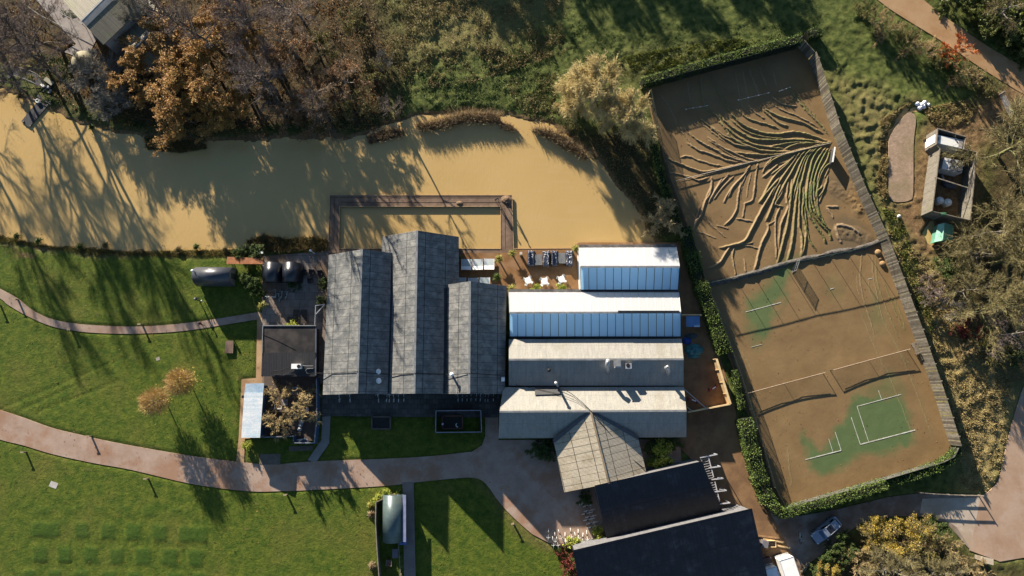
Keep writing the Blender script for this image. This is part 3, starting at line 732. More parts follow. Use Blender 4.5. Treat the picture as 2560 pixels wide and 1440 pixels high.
# painted lines where the mud has washed off
m = MB()
def strip(a, b, w, z=0.085):
    a, b = P(*a, z), P(*b, z); d = (b - a).normalized(); s = Vector((-d.y, d.x, 0)) * w / 2
    m.slab([a - s, b - s, b + s, a + s], 0.02)
for a, b, w in (((2014, 1149), (2103, 1126), 0.12), ((2103, 1126), (2088, 1080), 0.07), ((2082, 1129), (2072, 1097), 0.06), ((2151, 1111), (2288, 1075), 0.13), ((2151, 1111), (2128, 1043), 0.07), ((2172, 1105), (2143, 1017), 0.07),
                ((2143, 1016), (2253, 986), 0.08), ((2204, 998), (2196, 976), 0.06), ((1864, 780), (1952, 756), 0.10), ((1878, 868), (1904, 861), 0.06), ((2075, 723), (2085, 720), 0.08), ((2170, 698), (2182, 695), 0.08)):
    strip(a, b, w)
tag(m.build('court_lines', plain('white_court_paint', (0.6, 0.6, 0.56), (0.36, 0.34, 0.27))), kind='structure')
# ================================================================ buildings
def roofmat(name, c1, c2, stain, pitch=0.18, axis='x', rot=0.0, courses=None, sheets=None, rough=0.55, spec=0.4, bump=0.35, streak=(0.35, 3.0), metal=0.0, line=0.35, blot=None):
    """corrugated sheet roofing; axis = the coordinate the corrugations repeat along"""
    k = NM(name, rough, spec)
    vec = k.scaled((1, 1, 1), rot) if rot else k.co()
    s = k.sep(vec); a = s[0] if axis == 'x' else s[1]; b = s[1] if axis == 'x' else s[0]
    sc = (streak[1], streak[0], 1) if axis == 'x' else (streak[0], streak[1], 1)
    mp = k.n('ShaderNodeMapping'); k.link(vec, mp.inputs['Vector']); mp.inputs['Scale'].default_value = sc
    c = k.mix(k.ramp(k.noise(1.0, 5, 0.65, mp.outputs[0]), [(0.33, 0), (0.68, 1)]), c2, c1)
    c = k.mix(k.ramp(k.noise(0.35, 5, 0.7), [(0.5, 0), (0.68, 0.7)]), c, stain)
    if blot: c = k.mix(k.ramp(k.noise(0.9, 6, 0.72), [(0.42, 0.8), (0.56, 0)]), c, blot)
    c = k.mix(k.ramp(k.noise(6.0, 4, 0.75), [(0.3, 0.5), (0.52, 0)]), c, tuple(x * 0.35 for x in c2))
    if sheets: c = k.mix(k.math('MULTIPLY', k.lines(a, sheets, 0.07, 100), line), c, tuple(x * 0.12 for x in c2))
    if courses: c = k.mix(k.math('MULTIPLY', k.lines(b, courses, 0.09, 100.4), line * 1.3), c, tuple(x * 0.12 for x in c2))
    k.color(c)
    w = k.math('SINE', k.math('MULTIPLY', a, 2 * math.pi / pitch))
    k.bump(k.math('ADD', k.math('MULTIPLY', w, 0.4), k.noise(5.0, 3)), bump, 0.03)
    k.b.inputs['Metallic'].default_value = metal
    return k.mat
HALL_ROOF = roofmat('weathered_dappled_fibre_cement', (0.235, 0.232, 0.215), (0.12, 0.123, 0.122), (0.075, 0.077, 0.07), axis='y', courses=2.9, sheets=1.12, line=0.72, blot=(0.075, 0.08, 0.084), streak=(0.3, 1.4))  # blue-grey blotches paint dappled tree shade into the sheet colour
WORK_ROOF = roofmat('cream_sheet_roof', (0.30, 0.285, 0.245), (0.22, 0.215, 0.195), (0.2, 0.18, 0.14), axis='x', sheets=1.05, courses=2.1, line=0.13)
PORCH_ROOF = roofmat('cream_fibre_cement', (0.42, 0.37, 0.285), (0.31, 0.275, 0.21), (0.2, 0.16, 0.095), axis='y', rot=R(-13), sheets=1.05, courses=2.6, line=0.8)
BLACK_ROOF = roofmat('black_sheet_roof', (0.017, 0.019, 0.027), (0.010, 0.011, 0.016), (0.055, 0.058, 0.068), axis='x', rot=R(-13), sheets=1.0, courses=4.2, rough=0.5, spec=0.35, line=0.6, streak=(0.10, 2.6), blot=(0.008, 0.009, 0.012))
CABIN_ROOF = roofmat('dark_sheet_roof', (0.036, 0.034, 0.034), (0.026, 0.025, 0.026), (0.048, 0.044, 0.042), axis='x', pitch=0.25, sheets=1.0)
FELT = plain('black_roofing_felt', (0.042, 0.035, 0.032), (0.012, 0.012, 0.013), 0.55, 0.8, bump=0.3, lo=0.38, hi=0.58)
BARN_ROOF = roofmat('mossy_corrugated_roof', (0.20, 0.178, 0.125), (0.12, 0.105, 0.072), (0.12, 0.135, 0.035), axis='x', rot=R(-47), pitch=0.3, sheets=0.9, line=0.5, streak=(0.25, 2.5))
SHED_BLUE = roofmat('pale_blue_sheet_roof', (0.56, 0.57, 0.58), (0.37, 0.44, 0.50), (0.26, 0.40, 0.50), axis='y', pitch=0.2, streak=(0.05, 1.1), sheets=1.1, line=0.12)
SHED_BLUE2 = roofmat('blue_sheet_roof', (0.22, 0.32, 0.42), (0.17, 0.265, 0.37), (0.3, 0.36, 0.42), axis='x', pitch=0.2)
WALL_DARK = plain('dark_stained_boards', (0.05, 0.045, 0.042), (0.03, 0.028, 0.027), 2.0)
WALL_GREY = plain('grey_weathered_boards', (0.135, 0.135, 0.14), (0.09, 0.09, 0.095), 2.0, 0.8, bump=0.3)
WALL_BLUE = plain('blue_painted_boards', (0.055, 0.10, 0.19), (0.035, 0.07, 0.14), 2.0)
WALL_STONE = plain('rendered_wall', (0.32, 0.29, 0.25), (0.24, 0.215, 0.185), 1.0)
TRIM = plain('grey_metal_trim', (0.22, 0.23, 0.24), (0.14, 0.145, 0.15), 1.0, 0.5)
DARK_GUTTER = plain('dark_gutter', (0.025, 0.027, 0.03), (0.015, 0.016, 0.018), 1.0, 0.5)
GLASSY = plain('window_glass', (0.03, 0.04, 0.05), (0.02, 0.026, 0.034), 0.5, 0.1, 0.6)
WOOD_PALE = plain('new_pale_timber', (0.52, 0.37, 0.19), (0.38, 0.26, 0.13), 3.0, 0.75)
WOOD_GREY = plain('weathered_timber', (0.235, 0.2, 0.155), (0.14, 0.118, 0.09), 2.5, 0.85, bump=0.3)
WHITE_METAL = plain('white_painted_metal', (0.78, 0.78, 0.76), (0.7, 0.7, 0.68), 1.0, 0.45)
GALV = plain('galvanised_steel', (0.42, 0.43, 0.44), (0.3, 0.31, 0.32), 3.0, 0.4, metal=0.4)
BLACK_PL = plain('black_plastic', (0.02, 0.02, 0.022), (0.013, 0.013, 0.014), 2.0, 0.4)
RUST = plain('rusty_sheet', (0.22, 0.085, 0.03), (0.13, 0.05, 0.02), 1.2, 0.85)

gl = NM('blue_tinted_glazing', 0.22, 0.5)
gl.color(gl.mix(gl.noise(0.3, 3), (0.30, 0.58, 0.94), (0.36, 0.64, 1.0)))
_tr = gl.n('ShaderNodeBsdfTranslucent'); _tr.inputs['Color'].default_value = (0.4, 0.72, 1.0, 1)
_mx = gl.n('ShaderNodeMixShader'); _mx.inputs[0].default_value = 0.6
gl.link(gl.b.outputs[0], _mx.inputs[1]); gl.link(_tr.outputs[0], _mx.inputs[2]); gl.link(_mx.outputs[0], gl.nt.nodes['Material Output'].inputs['Surface'])
wg = NM('white_glazing', 0.3, 0.4); wg.color((0.8, 0.8, 0.8))
_tr = wg.n('ShaderNodeBsdfTranslucent'); _tr.inputs['Color'].default_value = (0.8, 0.85, 0.9, 1)
_mx = wg.n('ShaderNodeMixShader'); _mx.inputs[0].default_value = 0.62
wg.link(wg.b.outputs[0], _mx.inputs[1]); wg.link(_tr.outputs[0], _mx.inputs[2]); wg.link(_mx.outputs[0], wg.nt.nodes['Material Output'].inputs['Surface'])

def gable_building(name, label, cat, A, Rg, B, zs, roof_mats, wall_mat, inset=0.3, thick=0.12, ridge_mat=None, group=None, roof_name='roof_slope', sym=None):
    """A, Rg, B: pixel pairs (start, end) of one eave, the ridge and the other eave; zs = their heights.
    sym='B' or 'A' mirrors that eave from the other one."""
    a0, a1 = (P(*p, zs[0]) for p in A) if A else (None, None)
    r0, r1 = (P(*p, zs[1]) for p in Rg)
    b0, b1 = (P(*p, zs[2]) for p in B) if B else (None, None)
    if sym == 'B': b0 = Vector((2 * r0.x - a0.x, 2 * r0.y - a0.y if abs(r0.y - a0.y) > 2 else a0.y, zs[2])); b1 = Vector((2 * r1.x - a1.x, a1.y, zs[2]))
    if sym == 'A': a0 = Vector((2 * r0.x - b0.x, b0.y, zs[0])); a1 = Vector((2 * r1.x - b1.x, b1.y, zs[0]))
    org = (a0 + b0 + a1 + b1) / 4; org.z = 0
    t = thing(name, label, cat, org, group=group)
    rm = roof_mats if isinstance(roof_mats, (list, tuple)) else [roof_mats] * 2
    m = MB(); m.slab([a0, a1, r1, r0], thick) if thick > .08 else m.add([a0, a1, r1, r0], [(0, 1, 2, 3)]); s1 = m.build(roof_name, rm[0], t)
    m = MB(); m.slab([b0, b1, r1, r0], thick) if thick > .08 else m.add([b0, b1, r1, r0], [(0, 1, 2, 3)]); s2 = m.build(roof_name, rm[1], t)
    m = MB(); m.bar(r0 + Vector((0, 0, .03)), r1 + Vector((0, 0, .03)), 0.28, 0.12); m.build('ridge_cap', ridge_mat or TRIM, t)
    # walls under the eaves
    c = (a0 + a1 + b0 + b1) / 4
    ax = (r1 - r0); ax.z = 0; ax.normalize(); sd = Vector((-ax.y, ax.x, 0))
    if (a0 - r0).dot(sd) < 0: sd = -sd
    def ins(p, u, v, dz): return p + ax * u - sd * v - Vector((0, 0, dz))
    pa0, pa1 = ins(a0, inset, inset, thick + .02), ins(a1, -inset, inset, thick + .02)
    pb0, pb1 = ins(b0, inset, -inset, thick + .02), ins(b1, -inset, -inset, thick + .02)
    pr0, pr1 = ins(r0, inset, 0, thick + .06), ins(r1, -inset, 0, thick + .06)
    g = [Vector((p.x, p.y, 0)) for p in (pa0, pa1, pb1, pb0)]
    m = MB()
    m.add([g[0], g[1], g[2], g[3], pa0, pa1, pb1, pb0, pr0, pr1], [(0, 1, 5, 4), (2, 3, 7, 6), (3, 0, 4, 8, 7), (1, 2, 6, 9, 5)])
    m.build('wall', wall_mat, t)
    t['_pts'] = [list(p) for p in (a0, a1, r0, r1, b0, b1)]
    return t, (a0, a1, r0, r1, b0, b1, ax, sd, s1, s2)
def gable_door(t, pts, end, w=2.4, h=2.6, inset=0.3, nm='door'):
    a0, a1, r0, r1, b0, b1, ax, sd, s1, s2 = pts
    r = r1 if end else r0; d = ax if end else -ax
    p = Vector((r.x, r.y, 0)) - d * (inset - 0.04)
    m = MB(); m.box(p + Vector((0, 0, h / 2 + 0.05)), (w, 0.08, h), math.atan2(sd.y, sd.x)); dd = m.build(nm, GLASSY, t)
    m = MB()
    for k in (-0.5, 0.0, 0.5): m.box(p + sd * (k * w) + d * 0.05 + Vector((0, 0, h / 2 + 0.05)), (0.09, 0.05, h), math.atan2(sd.y, sd.x))
    m.box(p + d * 0.05 + Vector((0, 0, h + 0.1)), (w + 0.12, 0.06, 0.1), math.atan2(sd.y, sd.x))
    m.build('frame', WALL_GREY, dd, origin=t['_org'])

HZ, HR = 3.0, 6.9
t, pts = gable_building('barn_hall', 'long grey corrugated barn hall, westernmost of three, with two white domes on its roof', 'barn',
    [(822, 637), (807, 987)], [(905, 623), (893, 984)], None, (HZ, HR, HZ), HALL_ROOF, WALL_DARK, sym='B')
gable_door(t, pts, True)
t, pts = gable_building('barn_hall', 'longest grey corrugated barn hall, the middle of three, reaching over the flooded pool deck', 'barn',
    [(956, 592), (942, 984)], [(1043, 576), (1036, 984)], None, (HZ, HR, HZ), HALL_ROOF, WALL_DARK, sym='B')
gable_door(t, pts, True, 3.0)
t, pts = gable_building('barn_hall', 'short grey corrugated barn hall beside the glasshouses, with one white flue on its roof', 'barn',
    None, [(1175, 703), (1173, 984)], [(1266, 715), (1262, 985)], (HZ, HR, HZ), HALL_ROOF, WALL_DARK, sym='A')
gable_door(t, pts, True)
# valley gutters where neighbouring hall roofs meet
def valley(t, ra, rb, ea, eb, y0, y1, w):
    """ra, rb: ridge x of both halls, ea, eb: their half spans"""
    ka, kb = (HR - HZ) / ea, (HR - HZ) / eb
    x = (ka * ra + kb * rb) / (ka + kb); z = HR - ka * (x - ra)
    m = MB(); m.bar((x, y0, z + .07), (x, y1, z + .07), w, 0.1); m.build('valley_gutter', DARK_GUTTER, t)
_X = [(P(899, 800, HR).x, 6.1), (P(1040, 800, HR).x, 6.0), (P(1174, 850, HR).x, 5.9)]
valley(t, _X[0][0], _X[1][0], 6.1, 6.0, P(978, 640, 4.5).y, P(972, 983, 4.5).y, 0.55)
valley(t, _X[1][0], _X[2][0], 6.0, 5.9, P(1108, 720, 4.5).y, P(1106, 983, 4.5).y, 0.55)

def glazing_bars(t, e0, e1, r0, r1, n, mat, parent, w=0.05):
    m = MB()
    for i in range(n + 1):
        f = i / n
        m.bar(e0.lerp(e1, f) + Vector((0, 0, .035)), r0.lerp(r1, f) + Vector((0, 0, .035)), w, 0.05)
    m.build('glazing_bars', mat, parent, origin=t['_org'])
for lab, A, Rg, B, n in (
    ('smaller glasshouse with white and blue glazed roof beside the pond', [(1447, 619), (1691, 618)], [(1451, 667), (1699, 667)], [(1452, 725), (1695, 725)], 12),
    ('longer glasshouse with white and blue glazed roof, joined to the workshop', [(1272, 730), (1697, 731)], [(1274, 782), (1702, 781)], [(1274, 841), (1702, 841)], 21)):
    t, pts = gable_building('glasshouse', lab, 'glasshouse', A, Rg, B, (2.8, 4.5, 2.8), [wg.mat, gl.mat], plain('white_glass_wall', (0.5, 0.55, 0.58), (0.4, 0.45, 0.5), 0.5, 0.3), inset=0.12, thick=0.06, roof_name='glazed_roof')
    a0, a1, r0, r1, b0, b1, ax, sd, s1, s2 = pts
    glazing_bars(t, a0, a1, r0, r1, n, plain('white_bar', (0.6, 0.6, 0.6), (0.5, 0.5, 0.5)), s1)
    glazing_bars(t, b0, b1, r0, r1, n, DARK_GUTTER, s2, 0.07)
    m = MB(); m.bar(b0 + Vector((0, -0.12, -0.02)), b1 + Vector((0, -0.12, -0.02)), 0.22, 0.16); m.build('gutter', DARK_GUTTER, t)
    m = MB(); m.bar(a0 + Vector((0, 0.25, -0.05)), a1 + Vector((0, 0.25, -0.05)), 0.42, 0.16); m.build('gutter', plain('stained_gutter', (0.16, 0.15, 0.14), (0.07, 0.065, 0.06)), t)
    m = MB(); m.prism([(p.x, p.y) for p in (a0.lerp(b0, .04), a1.lerp(b1, .04), a1.lerp(b1, .96), a0.lerp(b0, .96))], 0, .09); m.build('floor', plain('white_bounce_floor', (0.78, 0.78, 0.76), (0.68, 0.68, 0.66), 3), t)  # unseen pale floor, added to bounce light up through the blue glazing
    if n == 21:
        m = MB(); m.bar(P(1545, 779, 4.62), P(1698, 779, 4.62), 0.3, 0.1); m.build('ridge_vent', DARK_GUTTER, t)

t, pts = gable_building('workshop', 'workshop with cream north roof slope and dark south slope carrying flues', 'workshop',
    [(1272, 848), (1704, 847)], [(1272, 899), (1709, 898)], [(1272, 964), (1709, 964)], (3.0, 4.5, 2.85), WORK_ROOF, WALL_STONE)
WORK = t
t, pts = gable_building('workshop', 'cream roofed workshop joined to the tiled entrance porch', 'workshop',
    [(1258, 968), (1710, 967)], [(1249, 1029), (1716, 1027)], [(1246, 1096), (1716, 1093)], (2.9, 5.0, 2.7), WORK_ROOF, WALL_STONE)
FRONT = t
m = MB(); m.slab([P(1338, 967, 3.12), P(1398, 967, 3.12), P(1400, 985, 3.75), P(1337, 987, 3.80)], 0.06); m.build('flat_rooflight', plain('grey_rooflight', (0.06, 0.06, 0.062), (0.045, 0.045, 0.047)), FRONT)
m = MB(); m.bar(P(1395, 966, 3.0), P(1390, 958, 5.6), 0.3, 0.3); fl = m.build('flue', GALV, FRONT)
m = MB(); m.lathe(P(1390, 958, 5.6), [(0.12, 0), (0.26, 0.05), (0.26, 0.25), (0.05, 0.4)], 10); m.build('flue_cap', GALV, fl, origin=FRONT['_org'])
# flues and cowls on the workshop's south slope
m = MB(); m.tube([P(1521, 931, 3.4), P(1519, 924, 4.3), P(1518, 914, 5.3), P(1519, 906, 5.8), P(1521, 900, 5.6)], 0.33, 10); m.build('flue', GALV, WORK, smooth=True)
m = MB(); m.tube([P(1670, 938, 3.2), P(1671, 930, 4.3), P(1671, 922, 5.1), P(1668, 917, 5.4), P(1665, 920, 5.1)], 0.3, 10); m.build('flue', GALV, WORK, smooth=True)
m = MB(); m.box(P(1544, 913, 4.7), (0.95, 0.85, 2.0)); vb = m.build('vent_box', GALV, WORK)
m = MB(); m.box(P(1543, 908, 5.75), (1.05, 0.95, 0.1)); m.build('lid', TRIM, vb, origin=WORK['_org'])
m = MB(); m.box(P(1571, 915, 4.35), (0.85, 0.85, 0.9)); vb = m.build('vent_box', GALV, WORK)
m = MB(); m.lathe(P(1570, 913, 4.81), [(0.3, 0), (0.3, 0.04), (0.1, 0.05)], 12); m.build('fan', BLACK_PL, vb, origin=WORK['_org'])
m = MB(); m.lathe(P(1372, 926, 3.7), [(0.16, -0.4), (0.16, 0.5), (0.28, 0.55), (0.28, 0.7), (0.05, 0.8)], 10); m.build('flue', BLACK_PL, WORK)

# entrance porch with a gable roof
org = P(1500, 1130, 0)
t = thing('entrance_porch', 'entrance porch with stained cream gable roof between workshop and black roofed building', 'porch', org)
ap, se = P(1477, 1029, 5.05), P(1522, 1209, 5.05)
m = MB(); m.slab([ap, P(1384, 1106, 3.1), P(1411, 1231, 3.1), se], 0.12); m.build('roof_slope', PORCH_ROOF, t)
m = MB(); m.slab([ap + Vector((0.01, 0, 0)), P(1596, 1098, 3.1), P(1617, 1186, 3.1), se + Vector((0.01, 0, 0))], 0.12); m.build('roof_slope', PORCH_ROOF, t)
m = MB(); m.bar(ap + Vector((0, 0, .04)), se + Vector((0, 0, .04)), 0.26, 0.14); m.build('ridge_cap', plain('rusty_ridge', (0.25, 0.2, 0.13), (0.16, 0.12, 0.08)), t)
m = MB(); m.bar(ap + Vector((-.2, 0, -.05)), P(1384, 1103, 3.2), 0.5, 0.08); m.bar(ap + Vector((.2, 0, -.05)), P(1596, 1095, 3.2), 0.5, 0.08); m.build('valley_flashing', plain('lead_flashing', (0.1, 0.1, 0.105), (0.07, 0.07, 0.075)), t)
m = MB(); m.prism(world2([(1391, 1112), (1416, 1222), (1610, 1180), (1590, 1104)], 3.0), 0, 2.95); m.build('wall', WALL_STONE, t)
m = MB(); m.tube([P(1390, 962, 3.4), P(1430, 985, 3.9), P(1458, 1008, 4.6), P(1478, 1028, 5.2), P(1530, 1090, 4.3), P(1570, 1140, 3.7), P(1612, 1172, 3.25)], 0.045, 6); m.build('cable', BLACK_PL, t)
m = MB(); m.tube([P(1290, 962, 3.1), P(1340, 972, 3.4), P(1400, 985, 3.9), P(1440, 1002, 4.4), P(1478, 1028, 5.2)], 0.03, 6); m.build('cable', BLACK_PL, t)

# two black mono-pitch buildings
def monopitch(name, label, cat, N0, N1, S1, S0, zn, zs, roof, wall, fascia=None):
    n0, n1 = P(*N0, zn), P(*N1, zn); s1, s0 = P(*S1, zs), P(*S0, zs)
    org = (n0 + n1 + s0 + s1) / 4; org.z = 0
    t = thing(name, label, cat, org)
    m = MB(); m.slab([n0, s0, s1, n1], 0.14); m.build('roof', roof, t)
    c = (n0 + n1 + s0 + s1) / 4
    q = [p.lerp(c, 0.02) for p in (n0, s0, s1, n1)]
    m = MB(); m.add([Vector((p.x, p.y, 0)) for p in q] + [p - Vector((0, 0, .16)) for p in q], [(0, 1, 5, 4), (1, 2, 6, 5), (2, 3, 7, 6), (3, 0, 4, 7)]); m.build('wall', wall, t)
    return t, (n0, n1, s1, s0)
t, q = monopitch('black_roofed_building', 'black roofed building behind the porch, its west wall lined with parked bicycles', 'building', (1487, 1214), (1754, 1153), (1812, 1292), (1520, 1362), 5.2, 2.0, BLACK_ROOF, WALL_GREY)
t, q = monopitch('black_roofed_building', 'large black roofed building at the bottom edge with a grey boarded north wall', 'building', (1432, 1376), (1880, 1271), (1950, 1580), (1490, 1680), 5.6, 1.2, BLACK_ROOF, WALL_GREY)

# dark flat-roofed cabin with a cool unit on it
org = P(722, 880, 0)
t = thing('cabin', 'dark flat roofed cabin with an air conditioning unit on top', 'cabin', org)
zt = 2.9
m = MB(); m.slab([P(659, 815, zt), P(657, 884, zt - .05), P(789, 883, zt - .05), P(789, 815, zt)], 0.15); m.build('roof', FELT, t)
m = MB(); m.slab([P(655, 882, zt + .05), P(653, 941, zt - .3), P(788, 941, zt - .3), P(789, 881, zt + .05)], 0.1); m.build('roof', CABIN_ROOF, t)
m = MB(); m.bar(P(657, 814, zt + .05), P(790, 814, zt + .05), 0.14, 0.14); m.bar(P(657, 814, zt + .05), P(655, 884, zt + .05), 0.1, 0.12); m.build('parapet', TRIM, t)
m = MB(); m.bar(P(790, 816, zt - .05), P(789, 940, zt - .15), 0.2, 0.12); m.build('gutter', plain('blue_gutter', (0.08, 0.1, 0.13), (0.05, 0.065, 0.09)), t)
m = MB(); m.prism(world2([(664, 819), (784, 819), (784, 936), (661, 936)], zt), 0, 2.55); m.build('wall', WALL_DARK, t)
m = MB(); m.tube([P(734, 914, 2.95), P(700, 926, 2.9), P(684, 927, 2.85), P(677, 933, 2.8), P(684, 937, 2.8), P(720, 936, 2.8), P(768, 935, 2.8), P(780, 933, 2.8), P(830, 933, 4.1), P(893, 929, 7.0)], 0.05, 6); m.build('pipe', BLACK_PL, t)
m = MB(); m.tube([P(752, 913, 2.95), P(765, 915, 2.9), P(783, 915, 2.85)], 0.045, 6); m.tube([P(783, 921, 2.85), P(768, 921, 2.85), P(764, 927, 2.82), P(768, 934, 2.8)], 0.04, 6); m.build('pipe', TRIM, t)
m = MB(); m.tube([P(660, 836, zt + .05), P(690, 848, zt + .05), P(737, 871, zt + .05)], 0.03, 5); m.build('cable', BLACK_PL, t)
u = thing('air_conditioner', 'white air conditioning unit on the dark cabin roof', 'air conditioner', P(744, 917, 2.80))
c = P(742, 916, 3.25)
m = MB(); m.box(c, (1.4, 0.75, 0.9)); m.build('casing', WHITE_METAL, u)
m = MB(); m.lathe(c + Vector((0.42, 0, 0.455)), [(0.28, 0), (0.28, 0.03), (0.08, 0.04)], 12); m.build('fan_grille', BLACK_PL, u)
# cable that runs over the hall roofs
m = MB(); m.tube([P(893, 929, 7.02), P(925, 933, 5.9), P(968, 935, 4.5), P(1000, 936, 5.5), P(1037, 933, 7.02), P(1065, 935, 6.0), P(1110, 936, 4.5), P(1128, 937, 5.2), P(1173, 933, 7.02), P(1215, 936, 5.5), P(1262, 938, 3.3)], 0.05, 6)
tag(m.build('roof_cable', BLACK_PL, origin=P(1037, 933, 7.0)), 'black cable draped across the three barn hall roofs', 'cable')
for x, y, z, lab in ((945, 929, 5.15, 'northern white dome vent on the west barn hall roof'), (946, 952, 5.15, 'southern white dome vent on the west barn hall roof')):
    u = thing('dome_vent', lab, 'roof vent', P(x, y, z - .25))
    m = MB(); m.lathe(P(x, y, z - .55), [(0.3, 0), (0.3, 0.4)], 14); m.build('upstand', GALV, u)
    m = MB(); m.lathe(P(x, y, z - .15), [(0.46, 0), (0.45, 0.12), (0.36, 0.3), (0.2, 0.4), (0.03, 0.44)], 16); m.build('dome', WHITE_METAL, u, smooth=True)
u = thing('roof_flue', 'white capped flue on the short barn hall roof', 'flue', P(1131, 939, 5.0))
m = MB(); m.tube([P(1131, 939, 4.9), P(1130, 937, 6.3)], 0.16, 10); m.build('pipe', GALV, u)
m = MB(); m.lathe(P(1129.5, 936, 6.3), [(0.2, 0), (0.32, 0.03), (0.32, 0.2), (0.05, 0.32)], 12); m.build('cap', WHITE_METAL, u)
m = MB(); m.slab([P(1253, 943, 3.75), P(1253, 954, 3.75), P(1262, 953, 3.35), P(1262, 943, 3.35)], 0.08)
tag(m.build('rooflight', WHITE_METAL, origin=P(1258, 948, 3.5)), 'small pale rooflight at the east eave of the short barn hall', 'rooflight')

# pale blue lean-to shed beside the nursery yard
t = thing('lean_to_shed', 'lean-to shed with streaked pale blue roof beside the lawn', 'shed', P(632, 1030, 0))
m = MB(); m.slab([P(614, 959, 2.1), P(611, 983, 2.1), P(658, 983, 2.7), P(660, 958, 2.7)], 0.08); m.build('roof', SHED_BLUE2, t)
m = MB(); m.slab([P(611, 982, 2.2), P(603, 1094, 2.2), P(650, 1094, 2.75), P(658, 982, 2.75)], 0.08); m.build('roof', SHED_BLUE, t)
m = MB(); m.prism(world2([(617, 964), (608, 1090), (648, 1090), (656, 963)], 2.2), 0, 2.0); m.build('wall', WALL_BLUE, t)
m = MB(); m.box(P(607, 992, 1.6), (0.25, 0.4, 0.3)); m.build('wall_lamp', BLACK_PL, t)

# nursery yard walls
t = thing('yard_wall', 'blue boarded wall round the nursery yard with a boxed south corner', 'wall', P(798, 1030, 0))
def wall_run(mb, pts, h, th=0.1):
    for a, b in zip(pts[:-1], pts[1:]):
        p, q = P(*a, 0), P(*b, 0)
        mb.bar(p + Vector((0, 0, h / 2)), q + Vector((0, 0, h / 2)), th, h)
m = MB(); wall_run(m, [(799, 945), (800, 1040), (794, 1107)], 1.9); m.build('board_panel', WALL_BLUE, t)
m = MB(); wall_run(m, [(794, 1107), (742, 1106)], 1.9); wall_run(m, [(742, 1106), (742, 1090), (666, 1092)], 1.7); m.build('board_panel', WALL_BLUE, t)
m = MB(); m.bar(P(791, 948, 1.95), P(792, 1040, 1.95), 0.16, 0.06); m.bar(P(792, 1040, 1.95), P(786, 1106, 1.95), 0.16, 0.06); m.bar(P(786, 1107, 1.95), P(735, 1107, 1.95), 0.14, 0.06); m.bar(P(735, 1090, 1.75), P(660, 1093, 1.75), 0.14, 0.06); m.build('coping', TRIM, t)

# half-round corrugated huts
def barrel(name, label, c, length, width, height, ang, mat, end_mat, low=0.5, stripes=None):
    """axis along local x"""
    t = thing(name, label, 'hut', c, ang, world=False)
    n = 16; vs = []; fs = []
    for i, x in enumerate((-length / 2, length / 2)):
        for k in range(n + 1):
            a = math.pi * k / n
            vs.append((x, -math.cos(a) * width / 2, low + math.sin(a) * (height - low)))
    for k in range(n): fs.append((k, k + 1, n + 2 + k, n + 1 + k))
    m = MB(); m.add(vs, fs)
    o = m.build('roof', mat, t, smooth=True)
    sm = o.modifiers.new('thickness', 'SOLIDIFY'); sm.thickness = 0.05; sm.offset = -1
    for x in (-length / 2 + 0.15, length / 2 - 0.15):
        m = MB()
        pv = [(x, -math.cos(math.pi * k / n) * (width / 2 - .06), low + math.sin(math.pi * k / n) * (height - low - .06)) for k in range(n + 1)]
        pv = [(x, -width / 2 + .06, 0)] + pv + [(x, width / 2 - .06, 0)]
        m.add(pv, [tuple(range(len(pv)))])
        m.build('end_wall', end_mat, t)
    for s in (-1, 1):
        m = MB(); m.box((0, s * (width / 2 - .08), low / 2), (length - .4, 0.08, low)); m.build('side_wall', end_mat, t)
    m = MB(); m.box((length / 2 - .1, 0, 0.95), (0.06, 0.85, 1.9)); m.build('door', WALL_DARK, t)
    return t
HUT_GREY = roofmat('grey_curved_sheet', (0.05, 0.055, 0.067), (0.036, 0.04, 0.052), (0.065, 0.068, 0.075), axis='x', pitch=0.15, rough=0.38, spec=0.5, bump=0.25)
HUT_BLACK = roofmat('black_curved_sheet', (0.014, 0.017, 0.025), (0.01, 0.012, 0.018), (0.02, 0.022, 0.03), axis='x', pitch=0.12, rough=0.32, spec=0.55, bump=0.3)
HUT_TEAL = roofmat('silver_green_curved_sheet', (0.085, 0.12, 0.12), (0.06, 0.09, 0.095), (0.10, 0.115, 0.09), axis='x', pitch=0.15, rough=0.36, spec=0.5, bump=0.25, metal=0.2)
t = barrel('curved_hut', 'grey curved sheet shepherd hut on the lawn near the pond', P(546, 694, 0), 5.9, 3.0, 2.9, 0, HUT_GREY, WOOD_GREY)
m = MB(); m.tube([(-2.55, 0.45, 2.5), (-2.55, 0.45, 3.5)], 0.1, 8); f = m.build('flue', GALV, t)
m = MB(); m.lathe((-2.55, 0.45, 3.5), [(0.16, 0), (0.2, 0.05), (0.2, 0.2), (0.04, 0.3)], 10); m.build('cap', WHITE_METAL, f)
for x in (-2.2, 2.2):
    for y in (-1.1, 1.1): m = MB(); m.tube([(x, y - .08, 0.32), (x, y + .08, 0.32)], .32, 10); m.build('wheel', WALL_DARK, t)
barrel('curved_hut', 'western of two black barrel huts standing close together', P(687, 686, 0), 3.1, 2.85, 2.5, R(90), HUT_BLACK, WALL_DARK)
barrel('curved_hut', 'eastern of two black barrel huts, nearest the barn hall', P(735, 686, 0), 3.1, 3.1, 2.5, R(90), HUT_BLACK, WALL_DARK)
t = barrel('curved_hut', 'silvery curved sheet hut beside the concrete path on the lower lawn', P(987, 1291, 0), 6.8, 3.3, 2.7, R(91.5), HUT_TEAL, WALL_BLUE)
m = MB(); m.box((0, -1.75, 2.0), (6.7, 0.5, 0.06)); m.build('awning', plain('lilac_grey_awning', (0.2, 0.22, 0.34), (0.15, 0.17, 0.27)), t)
